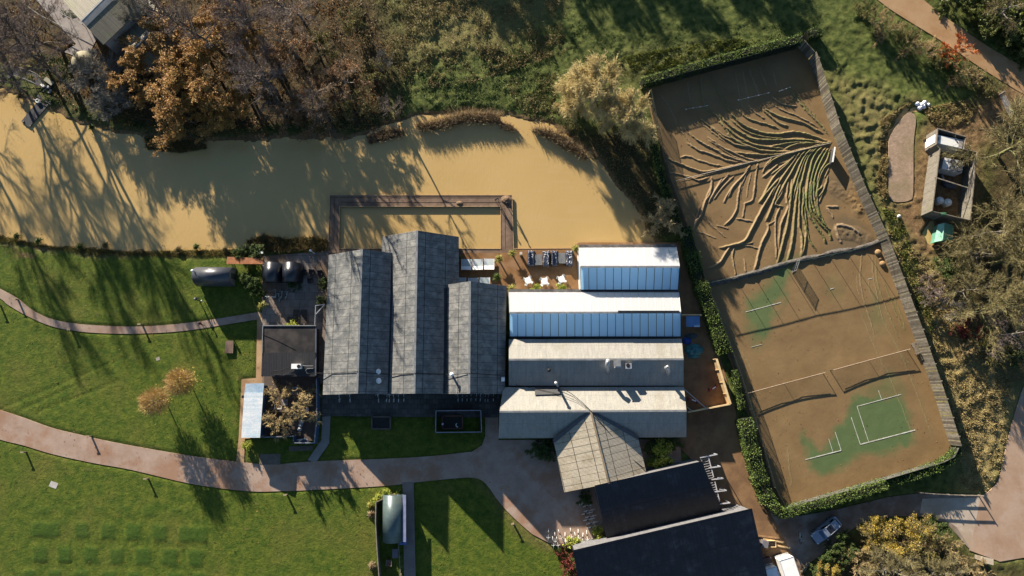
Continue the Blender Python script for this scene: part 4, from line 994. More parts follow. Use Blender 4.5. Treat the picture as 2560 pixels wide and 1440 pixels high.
# rusty shelter roof behind the barrel huts
t = thing('lean_to_roof', 'rusty low lean-to roof behind the two barrel huts', 'shelter', P(615, 651, 0))
m = MB(); m.slab([P(568, 642, 1.2), P(566, 660, 1.5), P(656, 660, 1.5), P(656, 645, 1.2)], 0.05); m.build('roof', RUST, t)
m = MB()
for x, y, z in ((572, 645, 1.15), (571, 657, 1.4), (652, 657, 1.4), (652, 648, 1.15)):
    p = P(x, y, z); m.bar((p.x, p.y, 0), p, 0.1)
m.build('post', WOOD_GREY, t)

# old barn in the wood, and a barn half hidden under the oak
t, pts = gable_building('old_barn', 'old mossy corrugated barn in the top left wood', 'barn', [(258, 112), (372, 4)], [(203, 52), (318, -62)], [(146, -10), (262, -125)], (5.9, 6.8, 5.9), BARN_ROOF, WALL_STONE, ridge_mat=plain('pale_ridge_slabs', (0.36, 0.35, 0.32), (0.28, 0.27, 0.25)))
a0, a1, r0, r1 = pts[:4]
m = MB(); m.slab([r0.lerp(a0, .02) + Vector((0, 0, .1)), r0.lerp(a0, .24) + Vector((0, 0, .06)), r1.lerp(a1, .24) + Vector((0, 0, .06)), r1.lerp(a1, .02) + Vector((0, 0, .1))], 0.08); m.build('ridge_slabs', plain('stone_ridge_slabs', (0.34, 0.33, 0.3), (0.26, 0.255, 0.235), 1.0), t)
t, pts = gable_building('old_barn', 'low barn almost hidden beneath the orange oak', 'barn', [(372, 182), (452, 96)], [(330, 128), (412, 42)], [(288, 76), (368, -6)], (3.6, 5.4, 3.6), BARN_ROOF, WALL_STONE)

# glazed link and pen south of the halls
t = thing('walled_pen', 'dark walled pen with grey coping on the shaded lawn', 'enclosure', P(1146, 1054, 0))
m = MB(); wall_run(m, [(1091, 1027), (1201, 1027), (1203, 1080), (1091, 1081), (1091, 1027)], 1.7, 0.1); m.build('board_panel', WALL_DARK, t)
m = MB()
pp = [P(x, y, 1.75) for x, y in ((1090, 1027), (1202, 1026), (1204, 1080), (1089, 1081))]
for a, b in zip(pp, pp[1:] + pp[:1]): m.bar(a, b, 0.12, 0.08)
m.build('coping', plain('lilac_grey_coping', (0.3, 0.3, 0.33), (0.22, 0.22, 0.25)), t)
t = thing('raised_bed', 'small empty timber raised bed on the shaded lawn', 'planter', P(953, 1057, 0))
m = MB(); pp = [P(x, y, 0.2) for x, y in ((930, 1042), (976, 1042), (976, 1072), (930, 1072))]
for a, b in zip(pp, pp[1:] + pp[:1]): m.bar(a, b, 0.22, 0.4)
m.build('frame', plain('brown_timber', (0.13, 0.1, 0.08), (0.09, 0.07, 0.055)), t)
m = MB(); m.prism(world2([(931, 1043), (975, 1043), (975, 1071), (931, 1071)]), 0.0, 0.25); m.build('soil', plain('dark_soil', (0.03, 0.025, 0.022), (0.02, 0.017, 0.015)), t)
t = thing('pen_planter', 'low brick planter with litter inside the walled pen', 'planter', P(1132, 1056, 0))
m = MB(); pp = [P(x, y, 0.2) for x, y in ((1106, 1040), (1156, 1040), (1157, 1071), (1106, 1072))]
for a, b in zip(pp, pp[1:] + pp[:1]): m.bar(a, b, 0.22, 0.4)
m.build('edging', plain('red_brick', (0.14, 0.075, 0.05), (0.09, 0.05, 0.035)), t)
m = MB(); m.prism(world2([(1107, 1041), (1155, 1041), (1156, 1070), (1107, 1071)]), 0.0, 0.2); m.build('soil', plain('pen_soil', (0.03, 0.025, 0.022), (0.02, 0.017, 0.015)), t)
m = MB(); m.tube([P(1142, 1058, .3), P(1140, 1062, .32), P(1141, 1066, .32), P(1145, 1068, .3)], 0.09, 8)
tag(m.build('bent_pipe', WHITE_METAL, origin=P(1142, 1062, 0.3)), 'bent white pipe lying in the pen planter', 'pipe')
m = MB(); m.lathe(P(1107, 1060, .2), [(0.14, 0), (0.17, 0.3), (0.17, 0.32), (0.05, 0.33)], 10)
tag(m.build('white_bucket', WHITE_METAL, origin=P(1107, 1060, .2)), 'white bucket on the edge of the pen planter', 'bucket')
# ================================================================ trees, shrubs, hedges
def nrm(v): return v / (np.linalg.norm(v, axis=1, keepdims=True) + 1e-9)
def skeleton(seed, h, r, trunk=0.35, prim=9, sec=7, ter=7, twig=7, fine=0, up=0.25, droop=0.0, lean=0.0, spread=1.0, rt=0.22, multi=1):
    """branch segments of a broad-leaved tree: returns thick (p0,p1,r0,r1), thin (p0,p1,w0,w1), twig tips"""
    rg = np.random.default_rng(seed)
    thick, thin = [], []
    def chain(p, d, L, n, r0, r1, wob):
        pts = [p]
        for i in range(n):
            d = d + rg.normal(size=3) * wob; d = d / np.linalg.norm(d)
            pts.append(pts[-1] + d * L / n)
        for i in range(n):
            thick.append((pts[i], pts[i + 1], r0 + (r1 - r0) * i / n, r0 + (r1 - r0) * (i + 1) / n))
        return pts
    P0, D0, L0 = [], [], []
    for s in range(multi):
        base = np.array([rg.normal() * 0.25, rg.normal() * 0.25, -0.3]) if multi > 1 else np.array([0, 0, -0.3])
        d = np.array([rg.normal() * (0.08 + lean), rg.normal() * (0.08 + lean), 1.0])
        if multi > 1:
            a = 2 * math.pi * s / multi; d = np.array([math.cos(a) * 0.45, math.sin(a) * 0.45, 1.0])
        d /= np.linalg.norm(d)
        tp = chain(base, d, h * 0.78 / max(d[2], 0.6), 7, rt / math.sqrt(multi), rt * 0.22 / math.sqrt(multi), 0.06)
        np_ = max(3, prim // multi)
        for i in range(np_):
            t = trunk + (1 - trunk) * (i + rg.random() * 0.6) / np_
            k = min(6, int(t * 7)); f = t * 7 - k
            st = tp[k] * (1 - f) + tp[k + 1] * f
            az = i * 2.399 + seed + rg.normal() * 0.3
            el = (0.15 + 0.9 * (t - trunk) / (1 - trunk)) + rg.normal() * 0.12
            L = r * (1.05 - 0.45 * (t - trunk) / (1 - trunk)) * spread * rg.uniform(0.8, 1.15)
            dd = np.array([math.cos(az) * math.cos(el), math.sin(az) * math.cos(el), math.sin(el)])
            q = chain(st, dd, L, 4, rt * 0.42 / math.sqrt(multi), rt * 0.1 / math.sqrt(multi), 0.16)
            for j in range(1, 4):
                P0.append(q[j]); D0.append(q[j + 1] - q[j]); L0.append(L)
            P0.append(q[3]); D0.append(q[4] - q[3]); L0.append(L)
        P0.append(tp[5]); D0.append(tp[6] - tp[5]); L0.append(r * 0.8)
        P0.append(tp[6]); D0.append(tp[7] - tp[6]); L0.append(r * 0.8)
    P0, D0, L0 = np.array(P0), np.array(D0), np.array(L0)
    D0u = nrm(D0)
    # secondary branches
    def level(Pp, Dp, seglen, n, L, wob, updir, out):
        k = len(Pp)
        t = rg.random((k, n))
        st = (Pp[:, None, :] + Dp[:, None, :] * (seglen[:, None] * t)[:, :, None]).reshape(-1, 3)
        d = np.repeat(Dp, n, axis=0) * 0.75 + rg.normal(size=(k * n, 3)) * wob
        d[:, 2] += updir
        o = st.copy(); o[:, 2] = 0; o = o / (np.linalg.norm(o, axis=1, keepdims=True) + 0.5)
        d = nrm(d + o * out)
        LL = np.repeat(L, n) * rg.uniform(0.6, 1.2, k * n)
        return st, d, LL
    s1, d1, l1 = level(P0, D0u, np.linalg.norm(D0, axis=1), max(1, sec // 3), L0 * 0.42, 0.5, up, 0.25)
    thick += [(a, a + b * c, rt * 0.085, rt * 0.03) for a, b, c in zip(s1, d1, l1)]
    s2, d2, l2 = level(s1, d1, l1, ter, l1 * 0.5, 0.5, up * 0.6 - droop * 0.4, 0.2)
    thin.append((s2, s2 + d2 * l2[:, None], 0.045, 0.022))
    s3, d3, l3 = level(s2, d2, l2, twig, l2 * 0.62 * (1 + droop), 0.45, up * 0.4 - droop, 0.15)
    thin.append((s3, s3 + d3 * l3[:, None], 0.026, 0.014))
    e_s, e_d, e_l = s3, d3, l3
    if fine:
        s4, d4, l4 = level(s3, d3, l3, fine, l3 * 0.6, 0.4, up * 0.3 - droop * 1.5, 0.1)
        thin.append((s4, s4 + d4 * l4[:, None], 0.02, 0.01)); e_s, e_d, e_l = s4, d4, l4
    return thick, thin, (e_s, e_d, e_l), rg

def fit(arrs, seg):
    return arrs
def tree_meshes(kind, seed, h, r, bark, twigm, leafm=None, leaves=0, leaf=0.25, leafcl=1.0, tw=1.0, **kw):
    """prototype thing: tree > trunk (with its limbs), twigs, leaves"""
    thick, thin, (es, ed, el), rg = skeleton(seed, h, r, **kw)
    p0 = np.array([a[0] for a in thick]); p1 = np.array([a[1] for a in thick]); r0 = np.array([a[2] for a in thick]); r1 = np.array([a[3] for a in thick])
    V, Q = tube_arrays(p0, p1, np.maximum(r0, 0.012), np.maximum(r1, 0.008), 5)
    root = bpy.data.objects.new(kind, None); root.empty_display_size = 0.3; col.objects.link(root)
    np_mesh('trunk', V, Q, bark, root, smooth=True)
    parts = [ribbon_arrays(a, b, w0 * tw, w1 * tw, rg) for a, b, w0, w1 in thin]
    V, Q = join(parts)
    np_mesh('twigs' if leafm else 'crown', V, Q, twigm, root)
    if leafm:
        i = rg.integers(0, len(es), leaves)
        if leafcl < 1.0:      # leaves hang on in clumps on part of the crown
            cl = rg.normal(size=(14, 3)) * np.array([r * 0.5, r * 0.5, h * 0.18]) + np.array([0, 0, h * 0.62])
            dmin = np.min(np.linalg.norm(es[:, None, :] - cl[None], axis=2), axis=1)
            ok = np.where(dmin < r * 0.33)[0]
            if len(ok) > 10:
                n1 = int(leaves * (1 - leafcl)); i[:n1] = rg.choice(ok, n1)
        C = es[i] + ed[i] * (el[i] * rg.random(len(i)))[:, None] + rg.normal(size=(len(i), 3)) * 0.12
        V, Q = leaf_arrays(C, leaf, rg)
        np_mesh('crown', V, Q, leafm, root)
    return root

BARK = plain('brown_bark', (0.11, 0.085, 0.062), (0.055, 0.043, 0.033), 4.0, 0.9)
BARK_GREY = plain('grey_bark', (0.2, 0.18, 0.155), (0.11, 0.098, 0.084), 4.0, 0.9)
BARK_MOSS = plain('mossy_bark', (0.17, 0.155, 0.1), (0.12, 0.13, 0.03), 1.5, 0.9)
TW_PURPLE = leafmat('purple_grey_twigs', [(0, (0.13, 0.098, 0.085)), (1, (0.24, 0.19, 0.165))], 0.8, 0)
TW_BROWN = leafmat('brown_twigs', [(0, (0.10, 0.072, 0.045)), (1, (0.21, 0.155, 0.095))], 0.8, 0)
TW_OLIVE = leafmat('olive_twigs', [(0, (0.12, 0.105, 0.045)), (1, (0.245, 0.205, 0.095))], 0.8, 0)
TW_GREY = leafmat('grey_twigs', [(0, (0.14, 0.13, 0.105)), (1, (0.28, 0.255, 0.205))], 0.8, 0)
TW_STRAW = leafmat('straw_twigs', [(0, (0.27, 0.2, 0.09)), (1, (0.47, 0.355, 0.175))], 0.75, 0.1)
TW_WILLOW = leafmat('willow_twigs', [(0, (0.36, 0.28, 0.115)), (1, (0.60, 0.49, 0.24))], 0.75, 0.1)
TW_RED = leafmat('red_dogwood_twigs', [(0, (0.14, 0.028, 0.022)), (1, (0.26, 0.07, 0.05))], 0.6, 0)
TW_ORANGE = leafmat('orange_dogwood_twigs', [(0, (0.42, 0.10, 0.025)), (1, (0.55, 0.2, 0.06))], 0.6, 0)
LF_OAK = leafmat('oak_leaves_orange', [(0, (0.21, 0.095, 0.028)), (0.5, (0.37, 0.185, 0.045)), (0.85, (0.47, 0.27, 0.065)), (1, (0.31, 0.27, 0.06))])
LF_BROWN = leafmat('brown_leaves', [(0, (0.13, 0.075, 0.035)), (0.6, (0.22, 0.115, 0.045)), (1, (0.33, 0.15, 0.04))])
LF_OLIVE = leafmat('olive_leaves', [(0, (0.07, 0.075, 0.018)), (0.6, (0.13, 0.12, 0.03)), (1, (0.2, 0.16, 0.045))])
LF_YELLOW = leafmat('yellow_leaves', [(0, (0.16, 0.14, 0.03)), (0.4, (0.30, 0.235, 0.045)), (0.8, (0.44, 0.33, 0.06)), (1, (0.5, 0.3, 0.05))])
LF_GREEN = leafmat('green_leaves', [(0, (0.03, 0.06, 0.014)), (0.6, (0.06, 0.1, 0.022)), (1, (0.11, 0.145, 0.035))])
LF_HEDGE = leafmat('hedge_leaves', [(0, (0.045, 0.08, 0.016)), (0.6, (0.085, 0.135, 0.025)), (1, (0.17, 0.205, 0.05))])
LF_LIME = leafmat('lime_leaves', [(0, (0.2, 0.26, 0.03)), (0.6, (0.33, 0.37, 0.05)), (1, (0.45, 0.45, 0.09))])
LF_PALM = leafmat('palm_leaves', [(0, (0.18, 0.2, 0.04)), (0.6, (0.32, 0.3, 0.07)), (1, (0.5, 0.44, 0.14))])
LF_DARK = leafmat('laurel_leaves', [(0, (0.05, 0.075, 0.016)), (0.6, (0.11, 0.135, 0.03)), (1, (0.22, 0.215, 0.06))], 0.45)
LF_REED = leafmat('dead_reed_leaves', [(0, (0.16, 0.115, 0.065)), (0.6, (0.29, 0.215, 0.125)), (1, (0.42, 0.33, 0.21))])
LF_BRAMBLE = leafmat('bramble_leaves', [(0, (0.07, 0.075, 0.02)), (0.4, (0.14, 0.125, 0.045)), (0.75, (0.24, 0.175, 0.08)), (1, (0.27, 0.17, 0.095))])

PROTO = {}
def proto(key, *a, **k):
    o = tree_meshes(*a, **k); PROTO[key] = [o, False]
SPREAD = dict(up=0.22)
proto('oak', 'oak_tree', 3, 15.0, 7.0, BARK, TW_BROWN, LF_OAK, 44000, 0.23, 0.6, prim=13, sec=9, ter=6, twig=5, trunk=0.3, rt=0.4)
proto('oak2', 'oak_tree', 8, 14.0, 6.0, BARK, TW_BROWN, LF_OAK, 28000, 0.23, 0.55, prim=12, sec=9, ter=6, twig=5, trunk=0.3, rt=0.34)
proto('brown', 'broadleaf_tree', 12, 14.0, 5.5, BARK_GREY, TW_BROWN, LF_BROWN, 6500, 0.21, 0.2, prim=12, sec=9, ter=7, twig=6, trunk=0.3, rt=0.3, tw=0.9)
proto('bare', 'bare_tree', 21, 15.0, 5.0, BARK, TW_PURPLE, prim=14, sec=9, ter=7, twig=6, fine=2, trunk=0.3, rt=0.3, up=0.4, tw=1.0)
proto('bare2', 'bare_tree', 33, 15.0, 5.5, BARK_GREY, TW_PURPLE, prim=13, sec=9, ter=7, twig=6, fine=2, trunk=0.28, rt=0.32, up=0.35, tw=1.0)
proto('tall', 'tall_bare_tree', 27, 20.0, 3.6, BARK, TW_PURPLE, prim=15, sec=6, ter=6, twig=5, fine=1, trunk=0.42, rt=0.34, up=0.55, tw=0.9)
proto('olive', 'bare_tree', 41, 12.0, 7.0, BARK_MOSS, TW_OLIVE, prim=14, sec=9, ter=7, twig=6, fine=2, trunk=0.2, rt=0.34, up=0.2, tw=1.45)
proto('olive2', 'bare_tree', 47, 10.0, 6.0, BARK_GREY, TW_OLIVE, prim=12, sec=9, ter=7, twig=6, fine=2, trunk=0.18, rt=0.4, up=0.15, tw=1.3)
proto('grey', 'grey_shrub_tree', 52, 7.0, 4.2, BARK_GREY, TW_GREY, prim=14, sec=9, ter=7, twig=6, fine=2, trunk=0.12, rt=0.2, up=0.3, tw=1.5, multi=2)
proto('willow', 'willow_tree', 61, 12.0, 5.6, BARK_GREY, TW_WILLOW, prim=18, sec=9, ter=8, twig=7, fine=3, trunk=0.25, rt=0.34, up=0.3, droop=0.35, tw=1.9)
proto('small_willow', 'small_willow_tree', 67, 4.6, 2.4, BARK_GREY, TW_STRAW, prim=9, sec=6, ter=6, twig=6, fine=2, trunk=0.25, rt=0.11, up=0.2, droop=0.5, tw=2.0)
proto('shrub', 'bare_shrub', 82, 2.6, 2.2, BARK_GREY, TW_GREY, prim=12, sec=6, ter=6, twig=4, fine=1, trunk=0.02, rt=0.06, up=0.5, multi=4, tw=1.4)
proto('pinkshrub', 'bare_shrub', 83, 2.6, 2.2, BARK_GREY, TW_PURPLE, prim=12, sec=6, ter=6, twig=4, fine=1, trunk=0.02, rt=0.06, up=0.5, multi=4, tw=1.4)
proto('redshrub', 'dogwood_shrub', 85, 2.4, 1.7, BARK, TW_RED, prim=12, sec=6, ter=6, twig=5, trunk=0.02, rt=0.05, up=0.7, multi=4, tw=1.9)
proto('orangeshrub', 'dogwood_shrub', 88, 3.0, 2.2, BARK, TW_ORANGE, prim=12, sec=6, ter=6, twig=5, trunk=0.02, rt=0.05, up=0.6, multi=4, tw=1.9)
proto('strawshrub', 'bare_shrub', 91, 2.8, 2.2, BARK_GREY, TW_STRAW, prim=12, sec=6, ter=6, twig=4, fine=1, trunk=0.02, rt=0.06, up=0.5, multi=4, tw=1.2)
proto('yellowbush', 'yellow_bush', 95, 3.4, 2.4, BARK, TW_BROWN, LF_YELLOW, 5600, 0.14, 0.4, prim=12, sec=6, ter=5, twig=4, trunk=0.05, rt=0.07, up=0.4, multi=4)
proto('greenbush', 'green_bush', 97, 2.6, 2.0, BARK, TW_BROWN, LF_GREEN, 3800, 0.2, 0.8, prim=12, sec=6, ter=5, twig=4, trunk=0.05, rt=0.06, up=0.4, multi=4)
proto('limebush', 'lime_bush', 99, 1.3, 1.0, BARK, TW_OLIVE, LF_LIME, 1500, 0.17, 0.8, prim=12, sec=6, ter=4, twig=3, trunk=0.05, rt=0.04, up=0.4, multi=4)
proto('laurel', 'laurel_bush', 103, 3.0, 2.6, BARK, TW_OLIVE, LF_DARK, 5200, 0.27, 0.8, prim=12, sec=6, ter=5, twig=4, trunk=0.05, rt=0.06, up=0.3, multi=4)
proto('oliveshrub', 'thorn_bush', 107, 5.0, 3.2, BARK, TW_OLIVE, LF_OLIVE, 2200, 0.24, 0.4, prim=14, sec=8, ter=6, twig=5, trunk=0.1, rt=0.13, up=0.3, multi=3, tw=1.4)
rng0 = random.Random(5)
def plant(key, px, py, label, cat='tree', s=1.0, sz=None, group=None, zc=0.6, rot=None, name=None, h0=None):
    """px, py: where the photograph shows the middle of the crown"""
    H = {'tall': 20, 'oak': 15, 'oak2': 14, 'brown': 14, 'bare': 15, 'bare2': 15, 'olive': 12, 'olive2': 10, 'grey': 7, 'willow': 12, 'small_willow': 4.6, 'shrub': 2.6, 'pinkshrub': 2.6, 'redshrub': 2.4, 'orangeshrub': 3, 'strawshrub': 2.8, 'yellowbush': 3.4, 'greenbush': 2.6, 'limebush': 1.3, 'laurel': 3.0, 'oliveshrub': 5.0}[key]
    sz = s if sz is None else sz
    c = P(px, py, H * sz * zc)
    o, used = PROTO[key]
    if used: o = copy_tree(o)
    PROTO[key][1] = True
    o.location = (c.x, c.y, max(gz(c.x, c.y), -0.25) if h0 is None else h0)
    o.scale = (s, s, sz); o.rotation_euler = (0, 0, rng0.uniform(0, 6.28) if rot is None else rot)
    return tag(o, label, cat, group)

WOOD = 'trees of the top left wood'
for a in (
    ('oak', 505, 225, 'broad orange leaved oak in the middle of the wood, overhanging the pond bank', 1.05, 0.5),
    ('oak2', 420, 130, 'orange brown oak beside the low hidden barn', 1.1, 0.5),
    ('oak2', 560, 115, 'orange oak behind the broad oak, further from the pond', 1.05, 0.6),
    ('oak2', 465, 285, 'small orange oak at the pond edge next to the grey shrub trees', 0.8, 0.42),
    ('oak2', 350, 210, 'russet oak between the mossy barn and the grey shrub trees', 0.8, 0.42),
    ('oak2', 575, 270, 'orange oak overhanging the water right of the broad oak', 0.75, 0.42),
    ('brown', 560, 25, 'thin brown oak at the top edge above the orange oaks', 1.0, 0.75),
    ('brown', 720, 100, 'half bare oak with a few bright orange tufts', 1.0, 0.7),
    ('brown', 790, 250, 'brown leaved tree at the right end of the wood near the pond', 0.95, 0.42),
    ('brown', 715, 270, 'half bare brown tree on the pond bank right of the oaks', 0.75, 0.36),
    ('brown', 855, 200, 'thin brown tree at the right margin of the wood', 0.8, 0.5),
    ('bare', 635, 60, 'tall bare purple grey tree between orange oak and brown trees', 0.95, 0.85),
    ('bare2', 655, 180, 'bare purple grey tree right of the broad oak', 0.85, 0.7),
    ('bare', 70, 60, 'tall bare brown tree in the top left corner', 1.1, 0.95),
    ('bare2', 740, 15, 'bare grey tree at the top edge right of the purple one', 0.85, 0.5),
    ('bare', -5, 185, 'bare grey tree at the left edge above the jetty walk', 0.75, 0.7),
):
    plant(a[0], a[1], a[2], a[3], 'tree', a[4], a[5], WOOD)
for bx, by, s, sz, lab in ((690, 255, .95, 1.0, 'very tall bare tree rooted at the pond bank, leaning out over the purple grey crowns'), (180, 225, .9, .95, 'very tall bare tree rooted beside the grey shrub trees'), (120, 175, .85, .9, 'very tall bare tree rooted above the jetty bend'), (500, 105, .95, 1.0, 'very tall bare tree rooted behind the broad oak'), (575, 150, .9, 1.0, 'very tall bare tree rooted between two orange oaks'), (800, 315, .6, .75, 'slim bare tree rooted at the water near the boardwalk'), (1000, 300, .5, .62, 'slim bare tree rooted at the outlet end of the wood'), (620, 60, .9, .95, 'very tall bare tree rooted near the top edge behind the oaks')):
    p = P(bx, by); o = plant('tall', 100, 100, lab, 'tree', s, sz, WOOD); o.location = (p.x, p.y, 0)
for a in (
    ('grey', 225, 175, 'grey twiggy shrub tree right of the round stone roofed hut', 0.95, 0.6),
    ('grey', 285, 205, 'grey shrub tree touching the russet oak', 0.95, 0.6),
    ('grey', 275, 265, 'greenish grey shrub tree at the water below the others', 0.8, 0.6),
    ('grey', 350, 30, 'tan grey shrub tree leaning over the barn roof', 0.9, 1.2),
    ('oliveshrub', 880, 60, 'olive bush at the right margin of the wood, top edge', 0.8, 0.8),
    ('oliveshrub', 930, 190, 'olive thorn bush next to the bright bank grass', 0.75, 0.7),
    ('oliveshrub', 880, 265, 'low olive bush at the pond end of the wood', 0.8, 0.7),
    ('oliveshrub', 800, 110, 'olive green bush among the half bare oaks', 0.8, 0.9),
    ('shrub', 960, 150, 'silvery bare shrub at the edge of the bank grass', 0.9, 1.2),
):
    plant(a[0], a[1], a[2], a[3], 'shrub', a[4], a[5], 'shrubs round the top left wood')
# a row of tall trees well beyond the top edge, whose long shade falls on the grass bank
for i, (x, y, key) in enumerate(((1015, -535, 'oak2'), (1090, -555, 'bare2'), (1165, -545, 'oak2'), (1245, -555, 'brown'), (1325, -545, 'oak2'), (1405, -555, 'bare'), (1485, -555, 'oak2'), (1565, -565, 'brown'), (1645, -555, 'oak2'), (1725, -545, 'bare2'), (1055, -595, 'oak2'), (1205, -605, 'brown'), (1365, -605, 'oak2'), (1525, -605, 'oak2'), (1685, -595, 'oak2'))):
    plant(key, x, y, 'tree of the row beyond the top edge shading the grass bank', 'tree', 1.1, 0.92, 'tree row beyond the top edge')
for i, (x, y, s) in enumerate(((-110, 60, 1.1), (-300, 60, 1.1))):
    plant('bare', x, y, 'bare tree beyond the left edge casting long shadows over the pond', 'tree', s, s, 'bare trees beyond the left edge')
plant('willow', 1490, 225, 'larger pale golden willow on the bank between pond and courts', 'tree', 0.92, 0.95, 'willows by the courts')
plant('willow', 1570, 290, 'golden willow against the court hedge, nearer the water', 'tree', 0.72, 0.8, 'willows by the courts')
plant('willow', 1440, 240, 'smaller yellowish willow at the left of the pair', 'tree', 0.5, 0.7, 'willows by the courts')
plant('small_willow', 1655, 545, 'weeping olive willow at the pond end of the west court hedge', 'tree', 1.35, 1.1)
def ball_tree(px, py, label, r, seed, leaves, group):
    c = P(px, py, 3.4); rg = np.random.default_rng(seed); t = thing('young_tree', label, 'tree', (c.x, c.y, 0), group=group, world=False)
    n = 3000; d = nrm(rg.normal(size=(n, 3))); rad = r * rg.uniform(.15, .85, n) ** .6; p0 = d * rad[:, None]; d2 = nrm(d + rg.normal(size=(n, 3)) * .35 + np.array([0, 0, .25])); L = r * rg.uniform(.15, .42, n)
    off = np.array([0, 0, 3.4]); V, Q = ribbon_arrays(p0 + off, p0 + d2 * L[:, None] + off, .042, .02, rg); np_mesh('crown', V, Q, TW_GOLD, t)
    q = rg.normal(size=(leaves, 3)) * r * .45 + off + np.array([r * .35, -r * .1, 0]); V, Q = leaf_arrays(q, .2, rg); np_mesh('leaves', V, Q, LF_GOLD, t)
    k = 26; dd = nrm(rg.normal(size=(k, 3)) + np.array([0, 0, .4])); a0 = np.tile(np.array([[0, 0, 2.3]]), (k, 1)) + rg.uniform(0, 1.6, (k, 1)) * np.array([[0, 0, 1]]); V, Q = tube_arrays(np.concatenate([[[0, 0, -.1]], a0]), np.concatenate([[[0, 0, 4.6]], a0 + dd * r * .8]), np.r_[.09, np.full(k, .03)], np.r_[.03, np.full(k, .01)], 5); np_mesh('trunk', V, Q, BARK_GREY, t)
LF_GOLD = leafmat('golden_leaves', [(0, (0.36, 0.24, 0.05)), (1, (0.55, 0.4, 0.06))])
TW_GOLD = leafmat('golden_twigs', [(0, (0.28, 0.18, 0.07)), (1, (0.42, 0.28, 0.11))], 0.75, 0.1)
ball_tree(386, 1003, 'round straw coloured young tree on the lawn, left of two', 2.1, 3, 160, 'young trees on the lawn')
ball_tree(449, 955, 'round yellowing young tree on the lawn, right of two', 2.1, 4, 700, 'young trees on the lawn')
plant('small_willow', 694, 985, 'pale small willow at the north end of the nursery yard', 'tree', 0.8, 0.85)
plant('small_willow', 752, 1022, 'largest pale willow in the nursery yard, over its east wall', 'tree', 1.1, 1.0)
plant('small_willow', 690, 1058, 'pale small willow beside the blue lean-to shed', 'tree', 0.95, 0.9)
RW = 'trees of the right hand wood'
for a in (('olive', 2575, 350, 'broad olive bare tree right of the plant compound', 1.0, 1.0), ('olive2', 2562, 560, 'mossy limbed bare tree leaning over the compound wall', 1.0, 1.0), ('olive', 2555, 640, 'olive bare tree right of the green shed', 0.85, 0.9),
          ('olive2', 2470, 640, 'low spreading bare tree below the green shed', 0.7, 0.75), ('olive', 2500, 770, 'bare tree with yellowish limbs in the right hand thicket', 0.75, 0.9), ('bare2', 2550, 830, 'dark bare tree at the right edge', 0.7, 0.8),
          ('olive2', 2430, 730, 'small bare tree behind the green bush', 0.6, 0.6), ('olive', 2620, 500, 'bare tree mostly beyond the right edge', 1.0, 1.0)):
    plant(a[0], a[1], a[2], a[3], 'tree', a[4], a[5], RW)
for a in (('greenbush', 2370, 668, 'round green bush below the green shed', 1.05, 1.0, 'green_bush'), ('pinkshrub', 2335, 738, 'pinkish bare shrub on the tawny slope', 1.2, 1.1, 0), ('shrub', 2385, 775, 'grey bare shrub below the pinkish one', 1.1, 1.0, 0), ('redshrub', 2405, 805, 'dark red dogwood, left of two', 1.05, 1.0, 0),
          ('redshrub', 2440, 830, 'dark red dogwood, right of two', 0.95, 1.0, 0), ('strawshrub', 2424, 872, 'straw coloured shrub standing alone below the dogwoods', 0.75, 0.7, 0), ('oliveshrub', 2480, 860, 'dark olive bush near the road bend', 0.9, 0.8, 0), ('greenbush', 2530, 880, 'green bush at the right edge above the road', 1.0, 1.0, 0)):
    plant(a[0], a[1], a[2], a[3], 'shrub', a[4], a[5], 'shrubs on the right hand slope')
BR = 'bushes in the bottom right corner'
for a in (('yellowbush', 2185, 1318, 'bright yellow bush nearest the parked car', 0.85, 0.8), ('yellowbush', 2245, 1345, 'large yellow ochre bush in the middle of the corner thicket', 1.35, 1.2), ('yellowbush', 2290, 1315, 'yellow ochre bush beside the driveway bend', 1.0, 0.9), ('yellowbush', 2185, 1350, 'small yellow bush behind the dark green shrubs', 0.7, 0.7),
          ('yellowbush', 2070, 1432, 'orange yellow bush at the bottom edge near the white lorry', 0.8, 0.8), ('oliveshrub', 2310, 1370, 'olive bush with a pale trunk in the corner thicket', 0.9, 0.8), ('olive2', 2240, 1440, 'bare twiggy tree at the bottom edge', 0.75, 0.7), ('olive2', 2360, 1440, 'bare twiggy tree at the bottom edge, right of the other', 0.65, 0.6),
          ('greenbush', 2345, 1325, 'green bush at the tip of the concrete apron', 0.8, 0.7), ('strawshrub', 2375, 1375, 'straw coloured shrub beside the road', 1.1, 0.9), ('strawshrub', 2150, 1420, 'straw coloured shrub behind the green shrubs', 1.3, 1.0), ('strawshrub', 2440, 1425, 'straw shrub below the roadside shelter', 1.1, 0.8)):
    plant(a[0], a[1], a[2], a[3], 'bush', a[4], a[5], BR)
for i, (x, y, s, lab) in enumerate(((2110, 1345, 0.6, 'green shrub by the driveway edge, first from the car'), (2130, 1370, 0.6, 'green shrub next to the yellow bush'), (2085, 1375, 0.6, 'dark green shrub by the driveway kerb'), (2070, 1400, 0.65, 'dark green shrub nearest the wooden steps'), (2105, 1400, 0.6, 'green shrub between the yellow bushes'), (2040, 1425, 0.5, 'small green shrub at the steps'))):
    plant('greenbush', x, y, lab, 'shrub', s, s, 'green shrubs along the driveway')
